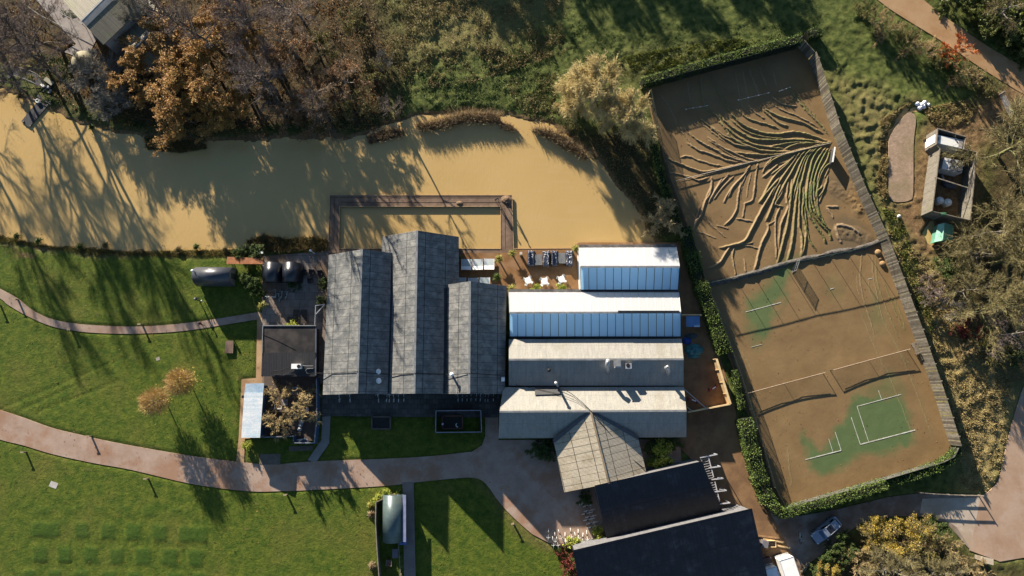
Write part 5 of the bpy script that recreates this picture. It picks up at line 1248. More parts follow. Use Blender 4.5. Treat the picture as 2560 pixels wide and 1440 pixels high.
# roadside hedge of bare shrubs at the top right, laurels across the lane
rr = random.Random(8)
for i, (x, y) in enumerate(((2168, 26), (2198, 47), (2228, 67), (2263, 88), (2290, 108), (2320, 125), (2346, 148), (2412, 178), (2440, 200), (2466, 220))):
    plant('strawshrub' if i % 3 else 'oliveshrub', x, y, 'shrub of the twiggy roadside hedge along the lane', 'shrub', 0.95 if i % 3 else 0.55, 0.9 if i % 3 else 0.55, 'twiggy roadside hedge')
plant('orangeshrub', 2400, 112, 'bright orange stemmed dogwood leaning over the lane', 'shrub', 1.0, 1.0)
plant('orangeshrub', 2378, 140, 'paler orange dogwood at the field side of the lane hedge', 'shrub', 0.75, 0.8)
for i, (x, y) in enumerate(((2375, 15), (2420, 45), (2465, 75), (2510, 105), (2550, 135), (2590, 165), (2410, -15), (2460, 15), (2500, 45), (2545, 75), (2585, 110), (2440, 0), (2530, 20), (2570, 50))):
    plant('laurel', x + 16, y - 16, 'leafy laurel bush on the bank across the lane', 'shrub', 0.95, 0.8, 'laurel bank across the lane')
plant('olive2', 2540, 20, 'bare tree above the laurel bank in the top right corner', 'tree', 0.7, 0.8)
# garden shrubs
GS = 'garden shrubs'
for a in (('limebush', 1657, 1138, 'bright lime clump between porch and black roofed building', 1.9, 1.7), ('limebush', 1632, 1152, 'small lime shrub left of the bright clump', 0.9, 0.9), ('limebush', 1496, 1337, 'round lime bush at the north corner of the large black roof', 1.1, 1.3), ('limebush', 1433, 1357, 'lime bush among the parked white bicycles', 1.05, 1.3), ('limebush', 617, 1114, 'small yellow bush at the end of the tan path', 0.7, 0.8),
          ('limebush', 728, 814, 'yellow bush peeping over the cabin roof edge', 1.0, 1.2), ('limebush', 1338, 722, 'yellow green bush against the long glasshouse, middle of three', 0.75, 0.8), ('limebush', 1402, 719, 'lime bush against the long glasshouse, right of three', 0.75, 0.8), ('limebush', 960, 1238, 'lime green shrub at the corner of the silvery hut', 0.9, 0.8), ('limebush', 992, 1237, 'small lime shrub by the concrete path', 0.6, 0.6), ('limebush', 942, 1247, 'olive lime shrub on the fence by the silvery hut', 0.8, 0.7),
          ('greenbush', 1345, 1120, 'dark green shrub in the planting bed left of the porch', 0.85, 0.55), ('greenbush', 1372, 1128, 'dark green shrub against the porch wall', 0.8, 0.5), ('greenbush', 1372, 1108, 'green leafy shrub under the workshop eave', 0.5, 0.5), ('greenbush', 1640, 1118, 'dark green shrub under the workshop eave right of the porch', 0.9, 0.5), ('greenbush', 1680, 1110, 'dark shrub at the workshop corner', 0.8, 0.5),
          ('greenbush', 605, 632, 'small green bush at the pond end of the rusty roof', 0.6, 0.6), ('greenbush', 636, 634, 'green bush behind the rusty roof', 0.8, 0.6), ('greenbush', 625, 712, 'green hedge bush right of the shepherd hut', 0.7, 0.7), ('greenbush', 612, 690, 'green bush at the door of the shepherd hut', 0.5, 0.6), ('greenbush', 645, 727, 'clipped bush at the courtyard corner', 0.5, 0.6),
          ('greenbush', 740, 706, 'dark green bush below the eastern barrel hut', 0.7, 0.5), ('greenbush', 810, 712, 'olive bush against the west barn hall', 0.55, 0.7), ('greenbush', 808, 754, 'dark bush by the west barn hall wall', 0.5, 0.5), ('greenbush', 1460, 1245, 'dark green bush at the head of the bicycle racks', 0.6, 0.6), ('redshrub', 1422, 1395, 'red grass clump at the west wall of the large black roofed building', 0.9, 0.6), ('redshrub', 1415, 1425, 'red grass clump at the bottom edge by the large black roof', 0.9, 0.6)):
    plant(a[0], a[1], a[2], a[3], 'shrub', a[4], a[5], GS)
# bright spiky plants
def spiky(px, py, r, h, n, mat, label, seed, trunk=0.0, name='spiky_plant', cat='plant', group=None, droop=0.6):
    c = P(px, py, trunk + h * 0.4); rg = np.random.default_rng(seed)
    az = rg.random(n) * 2 * math.pi; el = rg.uniform(0.1, 1.35, n); L = r * rg.uniform(0.7, 1.1, n)
    d = np.stack([np.cos(az) * np.cos(el), np.sin(az) * np.cos(el), np.sin(el) * h / r], axis=1)
    p0 = np.zeros((n, 3)) + rg.normal(size=(n, 3)) * 0.05; p1 = p0 + d * (L * 0.6)[:, None]; p2 = p1 + (d * np.array([1, 1, 0.3]) - np.array([0, 0, droop]) * 0.7) * (L * 0.5)[:, None]
    t = thing(name, label, cat, (c.x, c.y, max(gz(c.x, c.y), 0.0)), group=group, world=False)
    V, Q = join([ribbon_arrays(p0, p1, r * 0.07, r * 0.09, rg), ribbon_arrays(p1, p2, r * 0.09, r * 0.02, rg)])
    V = V + np.array([0, 0, trunk + 0.05])
    np_mesh('leaves', V, Q, mat, t)
    m = MB(); m.tube([(0, 0, -0.1), (0, 0, trunk * 0.5 + 0.08), (0, 0, trunk + 0.15)], 0.09 + r * 0.03, 7); m.build('stem', BARK, t)
    return t
spiky(655, 763, 0.85, 0.7, 190, LF_PALM, 'spiky yellow palm at the courtyard entrance', 1, 1.2)
TG = 'shrubs on the muddy terrace'
for i, (x, y, lab, tr) in enumerate(((1144, 645, 'green spiky plant beside the middle barn hall', .3), (1247, 647, 'pale spiky plant right of the front row of white loungers', .8), (1243, 692, 'bushy green plant right of the rear white loungers', .6), (1281, 633, 'small spiky plant at the corner of the pool deck', .8), (1279, 721, 'spiky plant against the long glasshouse, left of three', .6), (1440, 621, 'pale spiky plant at the corner of the smaller glasshouse', .8))):
    spiky(x, y, 0.85, 0.8, 170, LF_PALM if i != 0 and i != 2 else LF_HEDGE, lab, 20 + i, tr, 'terrace_plant', 'plant', TG)
for i, (x, y, r, mat, lab) in enumerate(((925, 1264, 0.6, LF_PALM, 'ochre grass tuft beside the fence of the silvery hut'), (928, 1285, 0.75, LF_REED, 'pale grass tuft below the ochre one'), (930, 1415, 0.7, LF_REED, 'pale grass tuft near the bottom edge by the garden fence'))):
    spiky(x, y, r, r * 1.1, 260, mat, lab, 40 + i, 0.0, 'grass_tuft', 'grass tuft', None, 0.9)

# hedges: leaves over a dark twiggy core
CORE = plain('hedge_core', (0.018, 0.022, 0.008), (0.01, 0.012, 0.005), 3.0, 0.95)
def hedge(line, width, h, label, mat, seed, density=70, leaf=0.2, name='hedge', wob=0.25, cat='hedge', z0=0.0):
    pts = [(p.x, p.y) for p in PA(line)]
    rg = np.random.default_rng(seed); C = []
    m = MB(); cx = sum(p[0] for p in pts) / len(pts); cy = sum(p[1] for p in pts) / len(pts)
    for (ax, ay), (bx, by) in zip(pts[:-1], pts[1:]):
        L = math.hypot(bx - ax, by - ay); d = np.array([(bx - ax) / L, (by - ay) / L]); s = np.array([-d[1], d[0]])
        n = int(L * density * (width + h * 1.4))
        t = rg.random(n) * (L + width * 0.4); a = rg.random(n) * (width + 2 * h)
        wv = wob * (vnoise(t + ax, t * 0 + ay, seed, 1.6) - 0.5) * 2
        off = np.where(a < h, -width / 2, np.where(a < h + width, a - h - width / 2, width / 2)); zz = np.where(a < h, a, np.where(a < h + width, h, a - h - width))
        off = off * (1 + wv * 0.5) ; zz = zz * (1 + wv * 0.6) + rg.normal(size=n) * 0.09
        off = off + rg.normal(size=n) * 0.10
        C.append(np.stack([ax + d[0] * t + s[0] * off - cx, ay + d[1] * t + s[1] * off - cy, np.maximum(0.05, zz)], axis=1))
        w2 = width / 2 - 0.18
        m.bar((ax - cx, ay - cy, h / 2 - 0.1), (bx - cx + d[0] * .2, by - cy + d[1] * .2, h / 2 - 0.1), width - 0.36, h - 0.2)
    t = thing(name, label, cat, (cx, cy, z0), world=False)
    V, Q = leaf_arrays(np.concatenate(C), leaf, rg, 0.1)
    np_mesh('foliage', V, Q, mat, t)
    m.build('stems', CORE, t)
    return t
hedge([(1600, 218), (1692, 191), (1792, 163), (1912, 131), (1984, 113)], 1.3, 2.4, 'sunlit hedge along the north end of the flooded courts', LF_HEDGE, 1)
hedge([(1705, 575), (1722, 640), (1745, 715), (1775, 800), (1800, 875)], 1.9, 2.3, 'thick green hedge between side passage and courts', LF_HEDGE, 2)
hedge([(1826, 925), (1836, 965), (1848, 1020)], 0.7, 1.7, 'thin hedge strip beside the new pale timber fence', LF_HEDGE, 3)
hedge([(1852, 1045), (1868, 1120), (1890, 1195), (1908, 1240)], 1.9, 2.4, 'bright hedge at the south west side of the courts', LF_HEDGE, 4)
hedge([(1912, 1250), (1940, 1278), (2040, 1253), (2190, 1208)], 1.1, 2.6, 'long tall sunlit hedge shading the parked car at the south end of the courts', LF_HEDGE, 5)
hedge([(2190, 1209), (2290, 1180), (2356, 1152), (2382, 1124)], 1.1, 1.75, 'lower hedge round the south east corner of the courts', LF_HEDGE, 8)
hedge([(1625, 330), (1642, 420), (1660, 480), (1690, 560)], 1.1, 1.6, 'shaded hedge between the willows and the upper court', LF_HEDGE, 6, 55)
hedge([(2010, 98), (2040, 88)], 1.6, 1.8, 'end bush of the north court hedge', LF_GREEN, 7)

# reeds, bank scrub and rough plants that nobody could count
def scatter(pix, n, seed, warp=1.0):
    poly = np.array(world2(pix)); rg = np.random.default_rng(seed)
    lo, hi = poly.min(axis=0) - .5, poly.max(axis=0) + .5
    out = np.zeros((0, 2))
    while len(out) < n:
        q = rg.uniform(lo, hi, (n * 3, 2)); d = sdist(q[:, 0] + (fbm(q[:, 0], q[:, 1], seed, 1.5, 3) - .5) * warp, q[:, 1], [tuple(p) for p in poly], 3.0)
        out = np.concatenate([out, q[d > 0]])
    return out[:n], rg
def GZA(q):
    i = np.clip(np.round((q[:, 0] - GX[0]) / 0.3).astype(int), 0, len(GX) - 1); j = np.clip(np.round((q[:, 1] - GY[0]) / 0.3).astype(int), 0, len(GY) - 1)
    return GZ[j, i]
def cover(name, areas, mat, leaf=0.22, blades=False, h=(0.1, 0.5), seed=0, clump=0.0, floor=WATER_Z):
    VV = []
    for k, (pix, n, hs) in enumerate(areas):
        q, rg = scatter(pix, n, seed + k)
        if clump:
            keep = rg.random(n) < np.clip((fbm(q[:, 0], q[:, 1], seed + 90, clump, 3) - 0.38) * 4.5, 0.06, 1); q = q[keep]
        z = np.maximum(GZA(q), floor)
        if blades:
            hh = rg.uniform(*h, len(q)) * hs; p0 = np.stack([q[:, 0], q[:, 1], z], axis=1)
            p1 = p0 + np.stack([rg.normal(size=len(q)) * hh * 0.45, rg.normal(size=len(q)) * hh * 0.45, hh], axis=1)
            VV.append(ribbon_arrays(p0, p1, leaf, leaf * 0.3, rg))
        else:
            up = fbm(q[:, 0], q[:, 1], seed + 33, 1.8, 3); hh = (h[0] + (h[1] - h[0]) * np.clip((up - 0.3) * 2, 0, 1) * rg.random(len(q)) ** 0.5) * hs
            VV.append(leaf_arrays(np.stack([q[:, 0], q[:, 1], z + hh], axis=1), leaf, rg, 0.1))
    V, Q = join(VV)
    return tag(np_mesh(name, V, Q, mat), kind='stuff')
cover('bramble_scrub', [([(850, -60), (1420, -60), (1390, 40), (1280, 110), (1120, 165), (980, 150), (900, 120)], 30000, 1.6), ([(1000, 160), (1400, 60), (1420, 130), (1180, 210), (1010, 230)], 15000, 0.9), ([(960, 130), (1010, 160), (1010, 290), (930, 320), (800, 340), (840, 200)], 9000, 0.9),
     ([(1390, 250), (1470, 340), (1600, 340), (1690, 560), (1640, 600), (1560, 480), (1440, 350), (1300, 280), (1260, 200), (1390, 180)], 8000, 0.35)], LF_BRAMBLE, 0.2, False, (0.0, 0.7), 200, 2.5)
cover('ivy_and_nettles', [([(990, 250), (1060, 165), (1400, 150), (1390, 250), (1240, 285), (1100, 275)], 14000, 0.35), ([(100, 130), (180, 150), (180, 260), (130, 260), (60, 170)], 3500, 0.5), ([(170, 260), (230, 300), (400, 330), (900, 330), (960, 310), (940, 280), (600, 320), (330, 300)], 9000, 0.5),
     ([(2150, 30), (2330, 130), (2500, 230), (2480, 250), (2280, 150), (2130, 50)], 9000, 0.6), ([(1420, 60), (2050, 60), (2000, 100), (1620, 180), (1440, 150)], 12000, 0.25), ([(110, 10), (170, 10), (215, 60), (200, 60)], 1200, 0.8)], LF_GREEN, 0.16, False, (0.0, 0.45), 300, 2.0)
cover('fallen_leaves', [([(-60, -60), (850, -60), (980, 120), (940, 320), (600, 345), (340, 330), (150, 260), (60, 180), (-60, 130)], 22000, 1.0)], LF_BROWN, 0.24, False, (0.0, 0.25), 350, 3.0)
cover('dead_reeds', [([(1042, 312), (1100, 300), (1160, 283), (1235, 284), (1250, 298), (1240, 308), (1170, 304), (1110, 318), (1060, 328)], 5200, 1.25), ([(1325, 322), (1360, 322), (1420, 345), (1462, 385), (1462, 400), (1430, 380), (1370, 345)], 3400, 1.1), ([(915, 340), (960, 322), (1008, 322), (1005, 338), (960, 350), (920, 360)], 2000, 0.9), ([(1240, 300), (1280, 310), (1300, 330), (1260, 325)], 500, 0.8)],
      LF_REED, 0.085, True, (0.4, 1.1), 400)
cover('dark_water_grass', [([(355, 342), (430, 345), (510, 352), (515, 370), (450, 382), (370, 372)], 4000, 0.6), ([(612, 605), (660, 585), (720, 598), (780, 590), (815, 600), (818, 625), (740, 628), (640, 625)], 5500, 1.0)], LF_BRAMBLE, 0.09, True, (0.3, 0.9), 450)
cover('bank_grass', [([(-60, 575), (0, 588), (110, 612), (330, 627), (640, 620), (640, 640), (440, 642), (230, 637), (60, 612), (-60, 600)], 9000, 0.5)], LF_OLIVE, 0.06, True, (0.2, 0.6), 470)
cover('tawny_grass', [([(2215, 560), (2300, 640), (2400, 700), (2470, 900), (2530, 960), (2500, 1230), (2400, 1225), (2395, 1110), (2300, 830)], 24000, 0.55), ([(2200, 300), (2290, 250), (2225, 310), (2215, 420), (2215, 520), (2190, 480)], 9000, 0.7), ([(2310, 270), (2420, 250), (2440, 270), (2420, 310), (2340, 320)], 5000, 0.9)],
      leafmat('tawny_blades', [(0, (0.2, 0.15, 0.06)), (0.6, (0.33, 0.26, 0.12)), (1, (0.42, 0.35, 0.17))], 0.7), 0.11, True, (0.15, 0.45), 500, 1.1)
cover('green_tussocks', [([(2205, 520), (2240, 520), (2300, 680), (2340, 860), (2300, 780)], 6000, 0.7), ([(1480, 200), (1560, 140), (1800, 100), (1930, 95), (1800, 135), (1620, 185)], 12000, 0.6)],
      leafmat('green_blades', [(0, (0.07, 0.10, 0.018)), (0.6, (0.145, 0.175, 0.035)), (1, (0.27, 0.25, 0.08))], 0.7), 0.10, True, (0.15, 0.5), 600, 1.0)
cover('windblown_leaves', [(LAWN[1:-2] + [(0, 1440)], 2600, .1), ([(1640, 240), (2000, 140), (2380, 1110), (1950, 1260)], 900, .1)], LF_BROWN, 0.16, False, (0.02, 0.1), 800, 6.0, 0.06)
cover('floating_debris', [([(0, 235), (190, 310), (400, 355), (900, 345), (1040, 300), (1240, 300), (1440, 365), (1600, 560), (1590, 600), (1400, 400), (1240, 330), (1040, 335), (900, 372), (400, 385), (190, 340), (0, 262)], 700, .05), ([(0, 570), (440, 615), (640, 606), (640, 620), (440, 630), (0, 588)], 350, .05)], LF_REED, 0.16, False, (0.02, 0.04), 820)
# dark tussocks standing in the shallows
for i, (x, y) in enumerate(((95, 602), (262, 613), (198, 615), (445, 623), (490, 617), (562, 622), (228, 317), (48, 240), (40, 590))):
    spiky(x, y, 0.75, 0.8, 200, LF_BRAMBLE if i % 2 else LF_GREEN, 'dark sedge clump standing at the edge of the flooded pond', 700 + i, 0.0, 'sedge_clump', 'sedge', 'dark sedge clumps along the pond edge', 0.7)
# ================================================================ court fences, nets
FENCE_BOARDS = NM('silvered_fence_boards', 0.9, 0.15)
_k = FENCE_BOARDS
_v = _k.scaled((1, 1, 0.12), R(-19.6))
_s = _k.sep(_v)
_bn = _k.n('ShaderNodeTexWhiteNoise', noise_dimensions='1D'); _k.link(_k.math('FLOOR', _k.math('MULTIPLY', _s[1], 4.2)), _bn.inputs['W'])
_c = _k.ramp(_bn.outputs['Value'], [(0, (0.10, 0.086, 0.066)), (0.55, (0.21, 0.185, 0.145)), (0.86, (0.29, 0.26, 0.205)), (1, (0.26, 0.225, 0.09))])
_c = _k.mix(_k.ramp(_k.noise(3.5, 5, 0.7, _k.scaled((1, 1, 0.4))), [(0.35, 0.6), (0.6, 0)]), _c, (0.055, 0.048, 0.038))
_c = _k.mix(_k.lines(_s[1], 1 / 4.2, 0.022, 100), _c, (0.02, 0.017, 0.014))
_k.color(_c); _k.bump(_k.noise(8, 4), 0.4, 0.03)
east = [(2022, 150), (2034, 182), (2080, 330), (2142, 482), (2198, 606), (2241, 722), (2288, 850), (2331, 975), (2374, 1112)]
ew = [P(x, y) for x, y in east]
t = thing('timber_fence', 'tall silvered board fence along the whole east side of the courts', 'fence', ew[4])
m = MB()
for a, b in zip(ew[:-1], ew[1:]):
    m.bar(a + Vector((0, 0, 1.45)), b + Vector((0, 0, 1.45)), 0.06, 2.9)
m.build('boards', FENCE_BOARDS.mat, t)
d = 0.0
for a, b in zip(ew[:-1], ew[1:]):
    L = (b - a).length; n = max(1, round(L / 3.0)); s = (b - a).normalized().cross(Vector((0, 0, 1)))
    for i in range(n):
        p = a.lerp(b, (i + .5) / n) + s * (0.10 if s.x > 0 else -0.10)
        m = MB(); m.box(p + Vector((0, 0, 1.52)), (0.13, 0.13, 3.05), math.atan2((b - a).y, (b - a).x)); m.build('post', WOOD_GREY, t)
t = thing('timber_fence', 'short dark corner of the board fence at the north east of the courts', 'fence', P(2010, 128))
m = MB(); a, b = P(1988, 112), P(2020, 148); m.bar(a + Vector((0, 0, 1.3)), b + Vector((0, 0, 1.3)), 0.06, 2.6); m.build('boards', FENCE_BOARDS.mat, t)
m = MB(); m.box(a + Vector((0, 0, 1.4)), (0.12, 0.12, 2.8)); m.build('post', WOOD_GREY, t)

MESH = NM('black_chain_link', 0.6, 0.3)
MESH.color((0.014, 0.016, 0.015))
_tb = MESH.n('ShaderNodeBsdfTransparent'); _mx = MESH.n('ShaderNodeMixShader')
_s = MESH.sep()
_w = MESH.math('MAXIMUM', MESH.lines(MESH.math('ADD', _s[0], _s[2]), 0.06, 0.02, 100), MESH.lines(MESH.math('SUBTRACT', _s[1], _s[2]), 0.06, 0.02, 100))
MESH.link(_w, _mx.inputs[0]); MESH.link(_tb.outputs[0], _mx.inputs[1]); MESH.link(MESH.b.outputs[0], _mx.inputs[2]); MESH.link(_mx.outputs[0], MESH.nt.nodes['Material Output'].inputs['Surface'])
GREEN_POST = plain('dark_green_post', (0.03, 0.045, 0.035), (0.02, 0.03, 0.024), 2, 0.5)
def chain_fence(line, h, label, solid=0.0, mat=None, step=3.0):
    w = [P(x, y) for x, y in line]
    t = thing('chain_link_fence', label, 'fence', w[len(w) // 2])
    m = MB()
    for a, b in zip(w[:-1], w[1:]):
        up = Vector((0, 0, h)); m.add([a, b, b + up, a + up], [(0, 1, 2, 3)])
    m.build('mesh_panel', mat or MESH.mat, t)
    m = MB()
    for a, b in zip(w[:-1], w[1:]): m.bar(a + Vector((0, 0, h)), b + Vector((0, 0, h)), 0.05)
    m.build('top_rail', GREEN_POST, t)
    for a, b in zip(w[:-1], w[1:]):
        n = max(1, round((b - a).length / step))
        for i in range(n + (b is w[-1])):
            m = MB(); m.tube([a.lerp(b, i / n), a.lerp(b, i / n) + Vector((0, 0, h + .05))], 0.045, 6); m.build('post', GREEN_POST, t)
    return t
chain_fence([(1618, 222), (1720, 194), (1850, 160), (1985, 124)], 2.4, 'black chain link fence in front of the sunlit north hedge')
chain_fence([(1621, 240), (1640, 330), (1668, 460), (1712, 580), (1752, 700), (1792, 805), (1842, 940), (1882, 1065), (1925, 1215), (1952, 1266)], 2.4, 'black chain link fence along the west side of the courts')
SOUTH_MESH = plain('grey_windbreak', (0.085, 0.078, 0.07), (0.045, 0.043, 0.04), 1.5, 0.9)
chain_fence([(1952, 1266), (2100, 1224), (2250, 1180), (2340, 1153), (2366, 1140), (2380, 1112)], 2.0, 'grey windbreak netting fence round the south end of the courts', mat=SOUTH_MESH)
# divider between the two courts: posts, top wire and the netting that the flood pulled down
t = thing('divider_net', 'collapsed grey divider netting between upper and lower court', 'netting', P(1980, 668))
dl = [(1762, 711), (1800, 705), (1842, 694), (1882, 684), (1922, 672), (1962, 660), (2002, 650), (2045, 642), (2080, 632), (2118, 626), (2160, 617), (2196, 604)]
dw = [P(x, y) for x, y in curve(dl, False, 4)]
rg = np.random.default_rng(4); vs, fs = [], []
n = len(dw)
for i, p in enumerate(dw):
    tdir = (dw[min(i + 1, n - 1)] - dw[max(i - 1, 0)]).normalized(); s = Vector((-tdir.y, tdir.x, 0))
    for k, (o, zz) in enumerate(((-0.42, 0.06), (-0.2, 0.32), (0.05, 0.42), (0.25, 0.28), (0.42, 0.06))):
        vs.append(p + s * (o + rg.normal() * 0.07) + Vector((0, 0, max(0.06, zz + rg.normal() * 0.08))))
for i in range(n - 1):
    for k in range(4): fs.append((i * 5 + k, i * 5 + k + 1, i * 5 + 6 + k, i * 5 + 5 + k))
m = MB(); m.add(vs, fs); m.build('netting', plain('grey_netting', (0.11, 0.098, 0.085), (0.045, 0.042, 0.04), 3.0, 0.95, bump=0.6), t, smooth=True)
posts = [(1765, 713), (1838, 697), (1882, 686), (1922, 675), (1961, 664), (1978, 672), (2029, 652), (2074, 642), (2118, 633), (2160, 621), (2197, 606)]
for x, y in posts:
    m = MB(); p = P(x, y); m.tube([p, p + Vector((0, 0, 2.45))], 0.04, 6); m.build('post', GREEN_POST, t)
m = MB(); m.tube([P(x, y) + Vector((0, 0, 2.45)) for x, y in posts if (x, y) != (1978, 672)], 0.05, 6); m.build('top_rail', GREEN_POST, t)
g = thing('net_gate', 'open pale gate in the divider netting', 'gate', P(1982, 666))
m = MB(); a, b = P(1979, 681), P(1988, 655)
for z in (0.15, 1.0, 1.85): m.bar(a + Vector((0, 0, z)), b + Vector((0, 0, z)), 0.05)
m.bar(a + Vector((0, 0, .1)), a + Vector((0, 0, 1.9)), 0.05); m.bar(b + Vector((0, 0, .1)), b + Vector((0, 0, 1.9)), 0.05); m.build('frame', GALV, g)
m = MB(); m.add([a + Vector((0, 0, .15)), b + Vector((0, 0, .15)), b + Vector((0, 0, 1.85)), a + Vector((0, 0, 1.85))], [(0, 1, 2, 3)]); m.build('mesh_panel', MESH.mat, g)

# tennis nets
NETM = NM('tennis_net_mesh', 0.8, 0.2); NETM.color((0.02, 0.018, 0.016))
_tb = NETM.n('ShaderNodeBsdfTransparent'); _mx = NETM.n('ShaderNodeMixShader'); _s = NETM.sep()
_w = NETM.math('MAXIMUM', NETM.lines(_s[0], 0.045, 0.0035, 100), NETM.lines(_s[2], 0.045, 0.0035, 100))
NETM.link(_w, _mx.inputs[0]); NETM.link(_tb.outputs[0], _mx.inputs[1]); NETM.link(NETM.b.outputs[0], _mx.inputs[2]); NETM.link(_mx.outputs[0], NETM.nt.nodes['Material Output'].inputs['Surface'])
TAPE = plain('muddy_white_tape', (0.33, 0.25, 0.18), (0.22, 0.155, 0.1), 2.0, 0.8)
for lab, A, B in (('muddy tennis net on the left court, its band hanging loose', (1862, 984), (2056, 932)), ('muddy tennis net on the right court, reaching the bench', (2075, 926), (2266, 874))):
    a, b = P(*A), P(*B); t = thing('tennis_net', lab, 'tennis net', a.lerp(b, .5))
    n = 16; top = [a.lerp(b, i / n) + Vector((0, 0, 1.07 - 0.16 * math.sin(math.pi * i / n))) for i in range(n + 1)]
    m = MB(); m.add([p for i in range(n + 1) for p in (a.lerp(b, i / n) + Vector((0, 0, .08)), top[i])], [(2 * i, 2 * i + 2, 2 * i + 3, 2 * i + 1) for i in range(n)]); m.build('mesh', NETM.mat, t)
    m = MB(); m.tube(top, 0.055, 6); m.build('band', TAPE, t)
    for p in (a, b):
        m = MB(); m.tube([p, p + Vector((0, 0, 1.1))], 0.055, 8); m.build('post', GREEN_POST, t)
    m = MB(); mid = a.lerp(b, .5); m.bar(mid, mid + Vector((0, 0, .92)), 0.06, 0.02); m.build('centre_strap', TAPE, t)
    m = MB(); q = [a.lerp(b, f) + Vector((0.02, -.07, z)) for f, z in ((.04, .92), (.2, .86), (.34, .8), (.48, .84), (.62, .78), (.78, .86), (.95, .95))]; m.tube(q, 0.03, 6); m.build('loose_band', plain('muddy_canvas', (0.09, 0.065, 0.045), (0.06, 0.042, 0.03)), t)
# white posts/ties left on the folds of the turf
t = thing('string_of_ties', 'string of pale ties hanging across the top of the upper court', 'cord', P(1840, 250))
m = MB()
for a, b in (((1715, 273), (1768, 264)), ((1846, 250), (1922, 232)), ((1948, 228), (1975, 218))):
    m.tube([P(*a, .5), P((a[0] + b[0]) / 2, (a[1] + b[1]) / 2, .46), P(*b, .5)], 0.012, 4)
    for f in (0, .33, .66, 1): m.box(P(a[0] + (b[0] - a[0]) * f, a[1] + (b[1] - a[1]) * f, .5), (0.22, 0.06, 0.06))
m.build('ties', WHITE_METAL, t)
m = MB()
for x, y in ((1715, 273), (1768, 264), (1846, 250), (1922, 232), (1948, 228), (1975, 218)): p = P(x, y, .5); m.bar((p.x, p.y, 0), p, 0.03)
m.build('stake', GREEN_POST, t)
# long pale pole lying over the folds
tag(MB().tube([P(1690, 452, .45), P(1890, 402, .42), P(2078, 357, .5)], 0.05, 6).build('fallen_pole', plain('pale_pole', (0.4, 0.36, 0.3), (0.28, 0.24, 0.19)), origin=P(1890, 402, .4)), 'long thin pole fallen across the torn turf folds', 'pole')
t = thing('upright_board', 'white edged upright board standing near the east fence', 'board', P(2082, 392))
m = MB(); a, b = P(2072, 412), P(2078, 375); m.bar(a + Vector((0, 0, .75)), b + Vector((0, 0, .75)), 0.08, 1.2); m.build('panel', plain('dark_board', (0.06, 0.06, 0.06), (0.04, 0.04, 0.04)), t)
m = MB(); m.bar(a + Vector((0, 0, 1.38)), b + Vector((0, 0, 1.38)), 0.22, 0.06); m.build('top_edge', WHITE_METAL, t)
m = MB()
for p in (a, b): m.bar(p + Vector((0, 0, -.02)), p + Vector((0, 0, .2)), 0.5, 0.08)
m.build('foot', GALV, t)
def bench(label, c, L, rz, mat, group=None):
    t = thing('bench', label, 'bench', c, rz, group, world=False)
    m = MB()
    for k in range(3): m.box((0, -0.17 + k * 0.17, 0.45), (L, 0.14, 0.04))
    m.build('seat', mat, t)
    m = MB()
    for z in (0.65, 0.82): m.box((0, 0.27, z), (L, 0.04, 0.12))
    m.build('backrest', mat, t)
    for s in (-1, 1):
        m = MB(); m.box((s * L * .42, -.15, .215), (.07, .07, .43)); m.build('leg', mat, t)
        m = MB(); m.box((s * L * .42, .25, .44), (.07, .07, .88)); m.build('leg', mat, t)
    return t
bench('grey wooden bench against the east fence beside the right tennis net', P(2284, 872, 0.05), 1.9, R(-70), WOOD_GREY)
for i, (x, y, r) in enumerate(((2194, 632, .55), (2205, 660, .5), (2200, 647, .3))):
    t = thing('mud_lump', ['round muddy turf roll at the foot of the east fence', 'second muddy turf lump below the roll by the east fence', 'small muddy lump between the two turf lumps'][i], 'mud lump', P(x, y, .05))
    m = MB(); m.lathe(P(x, y, .0), [(r * .9, 0), (r, .15), (r * .8, r * .7), (r * .3, r * .9)], 9); m.build('lump', plain('pale_dry_mud', (0.3, 0.2, 0.1), (0.2, 0.125, 0.06), 3, 0.95, bump=.8), t, smooth=True)

# ================================================================ pool deck
DECK = NM('muddy_deck_boards', 0.75, 0.3)
_s = DECK.sep()
_c = DECK.mix(DECK.ramp(DECK.noise(0.7, 5, .65), [(.35, 0), (.65, 1)]), (0.115, 0.07, 0.044), (0.185, 0.125, 0.085))
_c = DECK.mix(DECK.ramp(DECK.noise(0.3, 5, .7), [(.55, 0), (.65, .8)]), _c, (0.25, 0.17, 0.11))
DECK.color(_c); DECK.bump(DECK.noise(5, 4), .3, .03)
EDGE = plain('pale_deck_edge', (0.42, 0.29, 0.17), (0.3, 0.2, 0.11), 2.0)
t = thing('boardwalk', 'mud covered boardwalk framing the flooded swimming pool', 'boardwalk', P(1052, 502))
def planks(pix, z=0.02):
    w = world2(pix, z); m = MB(); m.prism(w, z - 0.14, z); return m
planks([(825, 488), (1280, 488), (1280, 515), (825, 515)]).build('deck', DECK.mat, t)
planks([(825, 515.3), (849, 515.3), (847, 632), (820, 632)], .021).build('deck', DECK.mat, t)
planks([(1252, 515.3), (1280, 515.3), (1282, 632), (1252, 632)], .021).build('deck', DECK.mat, t)
planks([(847.5, 622), (1251.5, 622), (1251.5, 640), (847.5, 640)], .018).build('deck', DECK.mat, t)
m = MB()
for a, b in (((825, 488), (1280, 488)), ((825, 488), (820, 628)), ((1280, 488), (1284, 626)), ((849, 516), (1252, 516)), ((849, 516), (847, 622)), ((1252, 516), (1252, 622)), ((847, 622), (1252, 622)), ((1284, 622), (1426, 621)), ((1426, 621), (1442, 607))):
    m.bar(P(*a, .03), P(*b, .03), 0.09, 0.1)
m.build('edging', EDGE, t)
m = MB()
